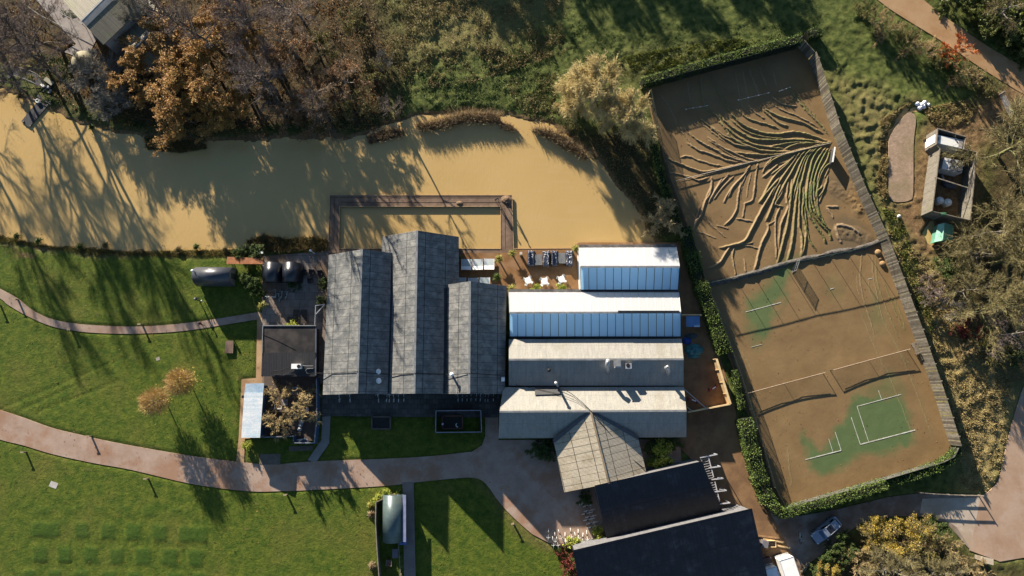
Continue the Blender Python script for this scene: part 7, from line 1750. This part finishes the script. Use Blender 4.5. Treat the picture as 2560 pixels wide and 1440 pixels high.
# steel frame on the end wall of the black roofed building
t = thing('steel_frame', 'galvanised steel frame with rungs and arms at the east end of the black roofed building', 'frame', P(1790, 1200, .03))
STEEL = plain('bright_galvanised_steel', (0.42, 0.42, 0.43), (0.32, 0.32, 0.34), 2, .45)
zf = 3.0
m = MB(); m.bar(P(1771, 1143, zf), P(1784, 1193, zf), .13); m.bar(P(1787, 1204, zf), P(1799, 1254, zf), .13); m.bar(P(1750, 1144, zf), P(1755, 1153, zf), .1); m.build('rail', STEEL, t)
for a, b in (((1750, 1144), (1793, 1136)), ((1772, 1170), (1801, 1166)), ((1779, 1199), (1808, 1196)), ((1785, 1230), (1816, 1226)), ((1800, 1260), (1825, 1257))):
    m = MB(); m.bar(P(*a, zf + .08), P(*b, zf + .08), .15, .12); m.build('arm', STEEL, t)
    p = P(*b, zf); m = MB(); m.bar((p.x, p.y, 0), p + Vector((0, 0, .02)), .1); m.build('post', STEEL, t)
for a, b in (((1794, 1194), (1806, 1196)), ((1799, 1223), (1814, 1226))): m = MB(); m.bar(P(*a, zf + .1), P(*b, zf + .1), .1); m.build('brace', STEEL, t)
for k in range(18):
    f = k / 17.5; a = P(1771 + 27 * f, 1146 + 104 * f, zf); b = P(1756 + 27 * f, 1149.5 + 104 * f, zf - .1)
    if 8.2 < k < 9.6: continue
    m = MB(); m.bar(a, b, .05); m.build('rung', STEEL, t)

# ================================================================ vehicles and yard clutter
def loft(mb, st):
    """st: list of (x, [(y, z), ...]) half sections, mirrored in y"""
    k = len(st[0][1]); vs = []; fs = []
    for x, sec in st:
        full = [(x, y, z) for y, z in sec] + [(x, -y, z) for y, z in reversed(sec)]
        vs += full
    n = 2 * k
    for i in range(len(st) - 1):
        for j in range(n - 1): fs.append((i * n + j, (i + 1) * n + j, (i + 1) * n + j + 1, i * n + j + 1))
    fs.append(tuple(range(n))); fs.append(tuple((len(st) - 1) * n + j for j in range(n - 1, -1, -1)))
    return mb.add(vs, fs)
pf, pr = P(2035, 1352, .9), P(2098, 1301, 1.1); cc = pf.lerp(pr, .5); ang = math.atan2(pf.y - pr.y, pf.x - pr.x)
car = thing('parked_car', 'silver blue estate car with dark glass roof parked on the shaded driveway', 'car', (cc.x, cc.y, .045), ang, world=False)
PAINT = NM('silver_blue_paint', .25, .6); PAINT.color(PAINT.ramp(PAINT.noise(1.2, 3), [(.3, (0.20, 0.24, 0.30)), (.7, (0.25, 0.29, 0.35))])); PAINT.b.inputs['Metallic'].default_value = .35; PAINT.b.inputs['Coat Weight'].default_value = .5
CGLASS = plain('dark_car_glass', (0.012, 0.014, 0.02), (0.009, 0.01, 0.014), 1, .06, .7); BGLASS = plain('blue_windscreen', (0.02, 0.05, 0.13), (0.016, 0.04, 0.11), 1, .06, .7)
L = 2.42
m = MB(); loft(m, [(-L, [(.7, .45), (.76, .7), (.66, .95)]), (-L + .25, [(.9, .3), (.95, .75), (.86, 1.05)]), (-1.2, [(.93, .25), (.96, .78), (.88, 1.03)]), (.3, [(.93, .25), (.96, .76), (.88, 1.0)]), (1.2, [(.93, .27), (.95, .74), (.82, .98)]), (2.0, [(.88, .3), (.9, .68), (.72, .86)]), (L - .08, [(.68, .38), (.72, .6), (.52, .72)])]); b = m.build('body', PAINT.mat, car, smooth=False)
m = MB(); loft(m, [(-2.18, [(.74, 1.0), (.66, 1.06)]), (-1.95, [(.80, 1.0), (.62, 1.46)]), (-1.0, [(.84, 1.0), (.66, 1.56)]), (.1, [(.84, 1.0), (.64, 1.53)]), (.55, [(.83, .99), (.62, 1.4)]), (1.15, [(.80, .96), (.7, 1.02)])]); m.build('cabin', PAINT.mat, car)
m = MB(); m.add([(.62, .60, 1.405), (1.14, .70, 1.045), (1.14, -.70, 1.045), (.62, -.60, 1.405)], [(0, 1, 2, 3)]); m.build('windscreen', BGLASS, car)
m = MB(); m.add([(-.75, .50, 1.572), (.0, .49, 1.555), (.0, -.49, 1.555), (-.75, -.50, 1.572), (-1.0, .5, 1.575), (-1.0, -.5, 1.575)], [(4, 0, 1, 2, 3, 5)]); m.build('sunroof', CGLASS, car)
m = MB(); m.add([(-2.21, .6, 1.10), (-1.99, .56, 1.47), (-1.99, -.56, 1.47), (-2.21, -.6, 1.10)], [(0, 3, 2, 1)]); m.build('rear_window', CGLASS, car)
for s in (-1, 1):
    m = MB(); m.add([(-1.8, s * .815, 1.06), (.75, s * .825, 1.05), (.35, s * .69, 1.42), (-.9, s * .70, 1.50), (-1.75, s * .68, 1.43)], [(0, 1, 2, 3, 4)]); m.build('side_window', CGLASS, car)
    m = MB(); m.box((.72, s * 1.02, 1.05), (.16, .2, .14)); m.build('mirror', PAINT.mat, car)
    m = MB(); m.box((2.16, s * .66, .72), (.3, .26, .12)); m.build('headlight', plain('headlight_glass', (0.5, 0.55, 0.6), (0.4, 0.45, 0.5), 1, .1, .7), car)
    m = MB(); m.box((-2.33, s * .72, .85), (.12, .3, .16)); m.build('taillight', plain('tail_red', (0.3, 0.02, 0.02), (0.2, 0.015, 0.015), 1, .2), car)
    for x in (-1.45, 1.45):
        m = MB(); m.tube([(x, s * .72, .33), (x, s * .95, .33)], .33, 16); w = m.build('wheel', TYRE, car)
        m = MB(); m.tube([(x, s * .94, .33), (x, s * .962, .33)], .2, 12); m.build('rim', GALV, w)
m = MB(); m.bar((-1.9, .58, 1.5), (.0, .60, 1.59), .04); m.bar((-1.9, -.58, 1.5), (.0, -.60, 1.59), .04); m.build('roof_rail', GALV, car)
m = MB(); m.box((L - .06, 0, .5), (.1, 1.0, .16)); m.build('grille', BLACK_PL, car)
def trailer(px, py, rz, L, W, H, label, z=.045):
    t = thing('box_trailer', label, 'trailer', P(px, py, z), rz, None, world=False)
    m = MB(); m.box((0, 0, .5 + (H - .5) / 2), (L, W, H - .5)); m.build('body', WHITE_METAL, t)
    m = MB()
    for a, b in (((-L / 2, -W / 2), (L / 2, -W / 2)), ((-L / 2, W / 2), (L / 2, W / 2)), ((-L / 2, -W / 2), (-L / 2, W / 2)), ((L / 2, -W / 2), (L / 2, W / 2))): m.bar((a[0], a[1], H), (b[0], b[1], H), .06)
    m.build('edge_trim', plain('grey_trim', (0.45, 0.45, 0.46), (0.38, 0.38, 0.39)), t)
    m = MB(); m.box((-L / 2 - .02, 0, .5 + (H - .5) / 2), (.03, W * .9, H * .7)); m.build('door', plain('off_white_door', (0.7, 0.7, 0.69), (0.62, 0.62, 0.61)), t)
    m = MB(); m.box((-L / 2 - .12, 0, .42), (.25, W, .1)); m.build('bumper', GALV, t)
    for s in (-1, 1):
        m = MB(); m.tube([(-.2, s * (W / 2 - .2), .33), (-.2, s * (W / 2 + .02), .33)], .33, 12); m.build('wheel', TYRE, t)
    m = MB(); m.bar((L / 2, 0, .45), (L / 2 + 1.2, 0, .45), .1); m.bar((L / 2 + 1.1, 0, 0), (L / 2 + 1.1, 0, .45), .07); m.build('drawbar', GALV, t)
trailer(1966, 1432, R(-74), 5.2, 2.1, 2.25, 'white box trailer in sunlight at the bottom edge')
trailer(1926, 1452, R(-76), 4.6, 1.8, 2.0, 'shaded white box trailer beside the large black roof at the bottom edge')
for i, (a, b, lab) in enumerate((((1891, 1339), (1948, 1346), 'long brown plank in the yard, northernmost'), ((1908, 1347), (1960, 1356), 'pale brown plank lying behind the crate'), ((1938, 1363), (1975, 1370), 'short pale plank near the white trailer'))):
    tag(MB().bar(P(*a, .1), P(*b, .1), .22, .13).build('plank', WOOD_PALE if i else plain('muddy_plank', (0.3, 0.19, 0.1), (0.2, 0.12, 0.06)), origin=P(*a, .1)), lab, 'plank', 'planks in the muddy yard')
t = thing('wooden_crate', 'open pale wooden crate in the yard by the black roofed building', 'crate', P(1926, 1358, .04)); c = P(1926, 1358, 0)
m = MB(); m.box(c + Vector((0, .45, .35)), (1.2, .06, .6)); m.box(c + Vector((-.6, 0, .35)), (.06, .9, .6)); m.box(c + Vector((.6, 0, .35)), (.06, .9, .6)); m.box(c + Vector((0, -.45, .35)), (1.2, .06, .6)); m.build('side', WOOD_PALE, t)
m = MB(); m.box(c + Vector((0, 0, .08)), (1.15, .85, .06)); m.build('base', WOOD_GREY, t)
t = thing('waste_bin', 'grey wheeled bin leaning at the wall of the large black roofed building', 'bin', P(1907, 1357, .04)); c = P(1907, 1357, 0)
m = MB(); m.box(c + Vector((0, 0, .55)), (.85, .95, .9), R(-14)); m.build('body', plain('grey_bin', (0.12, 0.115, 0.13), (0.09, 0.085, 0.1)), t)
m = MB(); m.box(c + Vector((0, 0, 1.04)), (.92, 1.0, .08), R(-14)); m.build('lid', plain('grey_bin_lid', (0.17, 0.165, 0.18), (0.13, 0.125, 0.14)), t)
m = MB(); m.tube([c + Vector((-.4, -.4, .12)), c + Vector((.4, -.4, .12))], .1, 8); m.build('wheel', TYRE, t)
t = thing('waste_bin', 'brown lidded bin at the wall beside the shaded trailer', 'bin', P(1912, 1400, .04)); c = P(1912, 1399, 0)
m = MB(); m.box(c + Vector((0, 0, .5)), (1.3, .7, .8), R(12)); m.build('body', plain('brown_bin', (0.09, 0.06, 0.055), (0.06, 0.042, 0.04)), t)
m = MB(); m.box(c + Vector((0, 0, .94)), (1.36, .76, .07), R(12)); m.build('lid', plain('brown_bin_lid', (0.12, 0.08, 0.075), (0.09, 0.06, 0.055)), t)
t = thing('wooden_steps', 'rough wooden steps between driveway and corner thicket', 'steps', P(2008, 1420, .05))
for k in range(4): m = MB(); m.bar(P(2001 + k * 4, 1430 - k * 6, .15 + k * .12), P(2010 + k * 4, 1424 - k * 6, .15 + k * .12), .22, .08); m.build('tread', WOOD_GREY, t)
m = MB(); m.bar(P(2002, 1434, .0), P(2016, 1412, .5), .1, .2); m.bar(P(2011, 1428, .0), P(2024, 1406, .5), .1, .2); m.build('stringer', WOOD_GREY, t)
t = thing('roadside_kiosk', 'small pale roofed kiosk at the road edge in the bottom right corner', 'kiosk', P(2468, 1400, 0))
m = MB(); m.slab([P(2455, 1391, 1.9), P(2456, 1406, 1.9), P(2484, 1413, 1.9), P(2484, 1398, 1.9)], .08); m.build('roof', plain('pale_kiosk_roof', (0.5, 0.42, 0.32), (0.4, 0.33, 0.24)), t)
m = MB(); m.prism(world2([(2458, 1393), (2458, 1404), (2481, 1410), (2481, 1399)], 1.9), 0, 1.8); m.build('wall', WOOD_GREY, t)
t = thing('post_and_rail_fence', 'low post and rail fence at the top of the driveway', 'fence', P(2400, 1236, 0)); fl = [(2290, 1229), (2322, 1232), (2360, 1234), (2398, 1236), (2444, 1237)]
fp = [P(x, y) for x, y in fl]
m = MB()
for a, b in zip(fp[:-1], fp[1:]):
    for z in (.65, 1.25): m.bar(a + Vector((0, 0, z)), b + Vector((0, 0, z)), .06, .15)
m.build('rail', WOOD_GREY, t)
for p in fp: m = MB(); m.box(p + Vector((0, 0, .7)), (.13, .13, 1.4)); m.build('post', WOOD_GREY, t)
t = thing('field_gate', 'grey five bar gate beside the lane', 'gate', P(2508, 262, 0)); a, b = P(2498, 240), P(2519, 288)
m = MB()
for z in (.2, .42, .66, .92, 1.2): m.bar(a + Vector((0, 0, z)), b + Vector((0, 0, z)), .06, .07)
m.bar(a + Vector((0, 0, .15)), a + Vector((0, 0, 1.25)), .07); m.bar(b + Vector((0, 0, .15)), b + Vector((0, 0, 1.25)), .07); m.bar(a + Vector((0, 0, .2)), b + Vector((0, 0, 1.2)), .05); m.build('bars', GALV, t)
for p, k in ((a, -1), (b, 1)): m = MB(); m.box(p + (b - a).normalized() * (.18 * k) + Vector((0, 0, .7)), (.2, .2, 1.5)); m.build('post', WOOD_GREY, t)
BAG = plain('white_bag', (0.78, 0.79, 0.82), (0.66, 0.67, 0.72), 3, .6, bump=.5)
for i, (x, y, lab) in enumerate(((2293, 260, 'white bag at the left of the heap on the bank'), (2299, 270, 'white bag at the bottom of the heap on the bank'), (2304, 262, 'white bag in the middle of the heap on the bank'), (2310, 257, 'white bag at the top of the heap on the bank'), (2309, 267, 'white bag at the right of the heap on the bank'), (2321, 262, 'small white bag lying just right of the heap'), (2247, 541, 'single white bag on the earth below the gravel strip'))):
    p = P(x, y); heap('white_bag', lab, x, y, .42 if i < 5 else .3, .4 if i < 5 else .3, .45, BAG, 50 + i, 'bag', max(gz(p.x, p.y), 0) - .02)['group'] = 'white bags'

# ================================================================ plant compound on the bank
SCR = roofmat('weathered_screen_boards', (0.2, 0.18, 0.15), (0.125, 0.115, 0.097), (0.15, 0.14, 0.09), axis='y', pitch=.3, rot=R(12), sheets=1.6, rough=.85, spec=.15, line=.5)
t = thing('timber_screen', 'roofless weathered timber screen round the machinery on the bank', 'enclosure', P(2350, 460, 0))
def screen_wall(a, b, h=3.0, nm='panel'):
    p, q = P(*a), P(*b); m = MB(); m.bar(p + Vector((0, 0, h / 2)), q + Vector((0, 0, h / 2)), .1, h); m.build(nm, SCR, t)
for a, b in (((2322, 388), (2302, 540)), ((2302, 540), (2394, 562)), ((2394, 562), (2412, 396)), ((2412, 396), (2381, 389)), ((2313, 378), (2316, 339)), ((2316, 339), (2385, 359)), ((2385, 359), (2381, 389)), ((2313, 378), (2322, 388))): screen_wall(a, b)
m = MB(); m.bar(P(2336, 443, 2.95), P(2421, 470, 2.95), .16, .16); m.build('crossbeam', WOOD_GREY, t)
m = MB()
for a, b in (((2322, 388), (2302, 540)), ((2394, 562), (2412, 396)), ((2316, 339), (2385, 359)), ((2313, 378), (2316, 339))): p, q = P(*a), P(*b); m.bar(p + Vector((0, 0, 3.03)), q + Vector((0, 0, 3.03)), .16, .06)
m.build('coping', WOOD_GREY, t)
m = MB(); m.box(P(2312, 352, 1.5) , (.14, .5, .6)); m.build('vent_opening', BLACK_PL, t)
def quadbox(name, pix, z0, z1, mat, parent):
    m = MB(); m.prism(world2(pix, z1), z0, z1); return m.build(name, mat, parent)
c = P(2372, 354, 2.4); t = thing('plant_container', 'stained white equipment container inside the north end of the timber screen', 'container', (c.x, c.y, 0))
quadbox('body', [(2337, 336), (2409, 350), (2405, 371), (2337, 356)], .1, 2.75, plain('stained_white_sheet', (0.66, 0.66, 0.63), (0.42, 0.41, 0.37), 1.2, .5, lo=.3, hi=.5), t)
for i, (x, y) in enumerate(((2389, 350), (2394, 347), (2393, 355))): m = MB(); m.lathe(P(x, y, 2.75), [(.12, 0), (.12, .06), (.04, .07)], 10); m.build('vent', BLACK_PL, t)
quadbox('access_panel', [(2397, 348), (2408, 350), (2406, 369), (2396, 367)], 2.74, 2.77, plain('grey_panel', (0.3, 0.27, 0.27), (0.22, 0.2, 0.2)), t)
m = MB(); m.lathe(P(2344, 347, 2.75), [(.3, 0), (.3, .03), (.05, .04)], 12); m.build('hatch', plain('stain_hatch', (0.2, 0.2, 0.19), (0.14, 0.14, 0.13)), t)
c = P(2380, 414, 1.7); t = thing('chiller', 'pale chiller unit with four fans inside the timber screen', 'chiller', (c.x, c.y, 0))
quadbox('casing', [(2360, 393), (2408, 404), (2405, 432), (2354, 421)], .25, 2.3, plain('pale_casing', (0.45, 0.47, 0.47), (0.32, 0.34, 0.35), 2), t)
quadbox('end_panel', [(2360.4, 393.4), (2372, 396), (2367, 423.6), (2354.4, 420.8)], 2.29, 2.33, plain('off_white_panel', (0.68, 0.66, 0.63), (0.55, 0.53, 0.5)), t)
quadbox('base', [(2361, 395), (2407, 405), (2404, 431), (2355, 420)], 0, .25, BLACK_PL, t)
for x, y in ((2382, 405), (2399, 409), (2380, 420), (2397, 424)):
    m = MB(); m.lathe(P(x, y, 2.3), [(.47, 0), (.47, .1), (.38, .1), (.38, .04), (.08, .04), (.08, .08)], 16); f = m.build('fan', plain('fan_grille', (0.1, 0.09, 0.08), (0.05, 0.045, 0.04)), t)
    m = MB()
    for k in range(4): a = k * .785; q = P(x, y, 2.41); m.bar(q + Vector((.4 * math.cos(a), .4 * math.sin(a), 0)), q - Vector((.4 * math.cos(a), .4 * math.sin(a), 0)), .04, .02)
    m.build('guard', GALV, f, origin=t['_org'])
c = P(2360, 460, .8); t = thing('pump_set', 'dark pump with a round housing inside the timber screen', 'pump', (c.x, c.y, 0)); DG = plain('dark_grey_metal', (0.07, 0.075, 0.085), (0.045, 0.05, 0.058), 2, .4)
m = MB(); m.lathe(P(2360, 460, 0), [(.6, 0), (.6, .75), (.5, .8), (.5, 1.0), (.36, 1.0), (.33, .8), (.1, .8)], 16); m.build('housing', DG, t)
m = MB(); m.box(P(2374, 464, .4), (1.5, 1.0, .75), R(-15)); m.build('motor', DG, t)
m = MB(); m.tube([P(2358, 452, .9), P(2358, 445, .95), P(2356, 440, .8), P(2354, 440, .1)], .16, 8); m.build('pipe', GALV, t)
for x, y, lab in ((2352, 500, 'white water butt inside the timber screen, left of two'), (2372, 505, 'white water butt inside the timber screen, right of two')):
    c = P(x, y, 1.3); t = thing('water_butt', lab, 'tank', (c.x, c.y, 0), 0, 'white water butts'); q = Vector((c.x, c.y, 0))
    m = MB(); m.lathe(q, [(.55, .0), (.6, .15), (.62, 1.1), (.55, 1.28), (.5, 1.3)], 16); m.build('tank', plain('white_tank', (0.6, 0.62, 0.6), (0.5, 0.52, 0.5), 1, .4), t, smooth=True)
    m = MB(); m.lathe(q + Vector((0, 0, 1.3)), [(.2, 0), (.2, .08), (.05, .09)], 12); m.build('lid', WHITE_METAL, t)
t = thing('hose_coil', 'coiled green hose hanging on the south wall of the timber screen', 'hose', P(2355, 552, 0))
m = MB()
for k in range(5):
    c = P(2352 + k * 2, 536, 2.75); m.tube([c + Vector((.05 * k, .28 * math.cos(a), .28 * math.sin(a))) for a in [2 * math.pi * j / 10 for j in range(11)]], .035, 5, cap=False)
m.build('coil', plain('green_hose', (0.03, 0.16, 0.075), (0.02, 0.11, 0.05)), t)
m = MB(); p = P(2356, 538, 2.6); m.bar(p, (p.x, p.y, 0), .06); m.build('bracket', GALV, t)
GS_ROOF = plain('green_painted_sheet', (0.10, 0.27, 0.19), (0.07, 0.2, 0.14), 1.2, .4)
c = P(2362, 580, 1.9); t = thing('garden_shed', 'small green painted shed with a gable roof at the edge of the wood', 'shed', (c.x, c.y, 0))
r0, r1 = P(2361, 557, 2.2), P(2357, 601, 2.2); e0, e1, g0, g1 = P(2345, 561, 1.5), P(2336, 605, 1.5), P(2385, 563, 1.5), P(2382, 598, 1.5)
m = MB(); m.slab([e0, e1, r1, r0], .06); m.build('roof_slope', plain('pale_green_sheet', (0.2, 0.4, 0.3), (0.15, 0.32, 0.235), 1.2, .4), t)
m = MB(); m.slab([r0, r1, g1, g0], .06); m.build('roof_slope', GS_ROOF, t)
m = MB(); m.prism([(p.x, p.y) for p in (e0.lerp(g0, .08), e1.lerp(g1, .08), e1.lerp(g1, .92), e0.lerp(g0, .92))], 0, 1.5); m.build('wall', GS_ROOF, t)
m = MB(); q0, q1 = e1.lerp(g1, .08), e1.lerp(g1, .92); rr_ = r1 - Vector((0, 0, .08)); m.add([q0, q1, rr_], [(0, 1, 2)]); m.build('gable', GS_ROOF, t)

# ================================================================ jetty and old wood corner
JET = plain('dark_wet_deck', (0.035, 0.037, 0.045), (0.022, 0.024, 0.03), 1.2, .6)
t = thing('jetty', 'dark timber jetty with a curved walkway at the top left of the pond', 'jetty', P(90, 270, -.1))
planks([(53, 303), (73, 318), (121, 262), (100, 246)], -.12).build('deck', JET, t)
planks([(92, 241), (128, 263), (133, 236), (138, 218), (102, 212)], .05).build('deck', JET, t)
vs = curve([(18, 176), (48, 174), (76, 181), (98, 190), (112, 200)], False, 4); ve = curve([(20, 196), (38, 194), (66, 202), (86, 210), (102, 218)], False, 4)
m = MB(); m.prism(world2(vs + ve[::-1], .06), -.1, .06); m.build('walkway', JET, t)
RAILM = plain('pale_handrail', (0.3, 0.29, 0.28), (0.2, 0.195, 0.19))
m = MB()
for ln in (vs, ve):
    q = [P(x, y, 0) + Vector((0, 0, 1.05)) for x, y in ln]; m.tube(q, .04, 6)
m.build('handrail', RAILM, t)
for ln in (vs[::4], ve[::4]):
    for x, y in ln: p = P(x, y); m = MB(); m.bar(p, p + Vector((0, 0, 1.05)), .07); m.build('post', RAILM, t)
m = MB()
for x, y in ((58, 303), (75, 314), (102, 250), (118, 262)): p = P(x, y); m.box((p.x, p.y, -.7), (.2, .2, 1.4))
m.build('pile', WOOD_GREY, t)
t = thing('lifebuoy', 'white lifebuoy with a rope tail lying on the jetty', 'lifebuoy', P(94, 252, .06)); c = P(94, 252, .12)
m = MB(); m.tube([c + Vector((.3 * math.cos(a), .3 * math.sin(a), 0)) for a in [2 * math.pi * k / 14 for k in range(15)]], .09, 7, cap=False); m.build('ring', WHITE_METAL, t)
m = MB(); m.tube([c + Vector((-.25, .1, 0)), c + Vector((-.55, .15, 0)), c + Vector((-.75, .3, 0))], .04, 5); m.build('rope', WHITE_METAL, t)
t = thing('deck_bench', 'pale flat topped bench at the bend of the jetty walkway', 'bench', P(122, 203, 0)); c = P(122, 203, .5)
m = MB(); m.box(c, (1.7, .7, .12), R(-36)); m.build('top', plain('pale_bench', (0.3, 0.28, 0.21), (0.22, 0.2, 0.15)), t)
m = MB(); m.box((c.x, c.y, .22), (1.4, .5, .46), R(-36)); m.build('base', JET, t)
t = thing('gear_heap', 'jumble of pale and dark gear on the jetty deck beside the bench', 'gear', P(116, 220, .05))
for i, (x, y, w, l, h, r, mt_) in enumerate(((107, 214, .7, .35, .3, -40, WHITE_METAL), (117, 214, .6, .5, .3, 20, BLACK_PL), (122, 218, .4, .3, .5, 70, GALV), (125, 228, .7, .25, .3, 65, RAILM), (113, 224, .9, .12, .15, 50, RAILM))):
    m = MB(); m.box(P(x, y, .06 + h / 2), (w, l, h), R(r)); m.build('bag' if i < 2 else 'box', mt_, t)
c = P(203, 150, 2.0); t = thing('round_hut', 'small round hut with a conical stone roof in the wood', 'hut', (c.x, c.y, 0)); q = Vector((c.x, c.y, 0))
m = MB(); m.lathe(q + Vector((0, 0, 1.8)), [(1.75, 0), (1.75, .06), (1.2, .45), (.35, .95), (.3, 1.05), (.05, 1.1)], 20); m.build('roof', plain('stone_slate_roof', (0.27, 0.24, 0.17), (0.17, 0.16, 0.11), 2.5, .9, bump=.5), t)
m = MB(); m.lathe(q, [(1.5, -.1), (1.5, 1.85)], 18); m.build('wall', WALL_STONE, t)
t = thing('handrail_fence', 'pale rails either side of the stone ramp beside the old barn', 'railing', P(150, 40, 0))
m = MB(); m.tube([P(x, y, 1.1) for x, y in ((85, -5), (125, 20), (165, 40), (205, 60))], .05, 6); m.tube([P(x, y, 1.1) for x, y in ((60, 10), (100, 38), (140, 58), (178, 78))], .05, 6); m.build('rail', RAILM, t)
for x, y in ((85, -5), (125, 20), (165, 40), (205, 60), (60, 10), (100, 38), (140, 58), (178, 78)): p = P(x, y, 1.1); m = MB(); m.bar((p.x, p.y, -.1), p, .07); m.build('post', RAILM, t)
tag(MB().tube([P(45, 161, .4), P(60, 163, .35), P(78, 167, .3)], .05, 5).bar(P(46, 161, 0), P(46, 161, .4), .05).build('yellow_pole', plain('yellow_pole', (0.4, 0.36, 0.03), (0.3, 0.27, 0.02)), origin=P(60, 163, .3)), 'thin yellowish pole lying by the jetty walkway', 'pole')

# ================================================================ small garden by the silvery hut
t = thing('hurdle_fence', 'rough timber fence on the west side of the silvery hut garden', 'fence', P(945, 1340, 0))
fl = [(970, 1241), (945, 1252), (944, 1300), (948, 1370), (953, 1440), (956, 1500)]
for a, b in zip(fl[:-1], fl[1:]): p, q = P(*a), P(*b); m = MB(); m.bar(p + Vector((0, 0, .75)), q + Vector((0, 0, .75)), .1, 1.5); m.build('panel', plain('rough_hurdle', (0.15, 0.125, 0.09), (0.08, 0.067, 0.05), 3, .95, bump=.6), t)
m = MB()
for a, b in zip(fl[1:-1], fl[2:]): m.tube([P(*a) + Vector((0, 0, 1.52)), P(*b) + Vector((0, 0, 1.52))], .09, 6)
m.build('top_pole', BARK_GREY, t)
t = thing('garden_rail', 'thin timber rail between the silvery hut garden and the concrete path', 'rail', P(1000, 1400, 0))
m = MB(); m.bar(P(996, 1355, 1.0), P(1001, 1440, 1.0), .1, .1); m.bar(P(1001, 1440, 1.0), P(1004, 1500, 1.0), .1, .1); m.build('rail', WOOD_GREY, t)
for y in (1356, 1395, 1438): p = P(997 + (y - 1355) * .05, y, 1.0); m = MB(); m.bar((p.x, p.y, 0), p, .1); m.build('post', WOOD_GREY, t)
t = thing('blue_bin', 'blue square topped bin with a round hole at the corner of the silvery hut', 'bin', P(1010, 1352, 0)); p = P(1009, 1351, .5)
m = MB(); m.box((p.x, p.y, .55), (.85, .85, 1.1)); m.build('body', plain('blue_bin_body', (0.06, 0.1, 0.28), (0.045, 0.08, 0.22)), t)
m = MB(); m.box((p.x, p.y, 1.14), (1.05, 1.0, .08)); m.build('lid', plain('blue_bin_lid', (0.1, 0.16, 0.38), (0.08, 0.13, 0.32)), t)
m = MB(); m.lathe((p.x, p.y, 1.18), [(.2, 0), (.2, .02), (.02, .022)], 12); m.build('hole', BLACK_PL, t)
t = thing('garden_table', 'grey table in the shaded garden below the silvery hut', 'table', P(988, 1385, 0)); p = P(988, 1384, .7)
m = MB(); m.box(p, (.85, 1.3, .05)); m.build('tabletop', plain('lilac_grey_top', (0.17, 0.15, 0.17), (0.13, 0.115, 0.13)), t)
for sx in (-.35, .35):
    for sy in (-.55, .55): m = MB(); m.bar((p.x + sx, p.y + sy, 0), (p.x + sx, p.y + sy, .68), .06); m.build('leg', WOOD_GREY, t)
t = thing('wheelbarrow', 'brown wheelbarrow with red handles in the shaded garden', 'wheelbarrow', P(970, 1412, 0)); p = P(972, 1408, .5); p.z = 0
m = MB(); m.add([p + Vector(v) for v in ((-.45, -.4, .6), (.45, -.4, .6), (.38, .45, .6), (-.38, .45, .6), (-.25, -.25, .3), (.25, -.25, .3), (.22, .25, .3), (-.22, .25, .3))], [(4, 7, 6, 5), (0, 4, 5, 1), (1, 5, 6, 2), (2, 6, 7, 3), (3, 7, 4, 0)]); m.build('tray', plain('muddy_tray', (0.2, 0.15, 0.12), (0.13, 0.1, 0.08)), t)
rp = plain('red_handles', (0.35, 0.04, 0.04), (0.25, 0.03, 0.03))
for s in (-.22, .22): m = MB(); m.bar(p + Vector((s * .4, .55, .2)), p + Vector((s, -1.3, .62)), .05); m.build('handle', rp, t); m = MB(); m.bar(p + Vector((s, -.4, 0)), p + Vector((s, -.35, .35)), .05); m.build('leg', rp, t)
m = MB(); m.tube([p + Vector((-.05, .58, .18)), p + Vector((.05, .58, .18))], .18, 12); m.build('wheel', TYRE, t)
# ---------------------------------------------------------------- tidy
for o in bpy.data.objects:
    for k in ('_world', '_org', '_pts'):
        if k in o: del o[k]
for k, (o, used) in PROTO.items():
    if not used:
        for c in list(o.children): bpy.data.objects.remove(c)
        bpy.data.objects.remove(o)
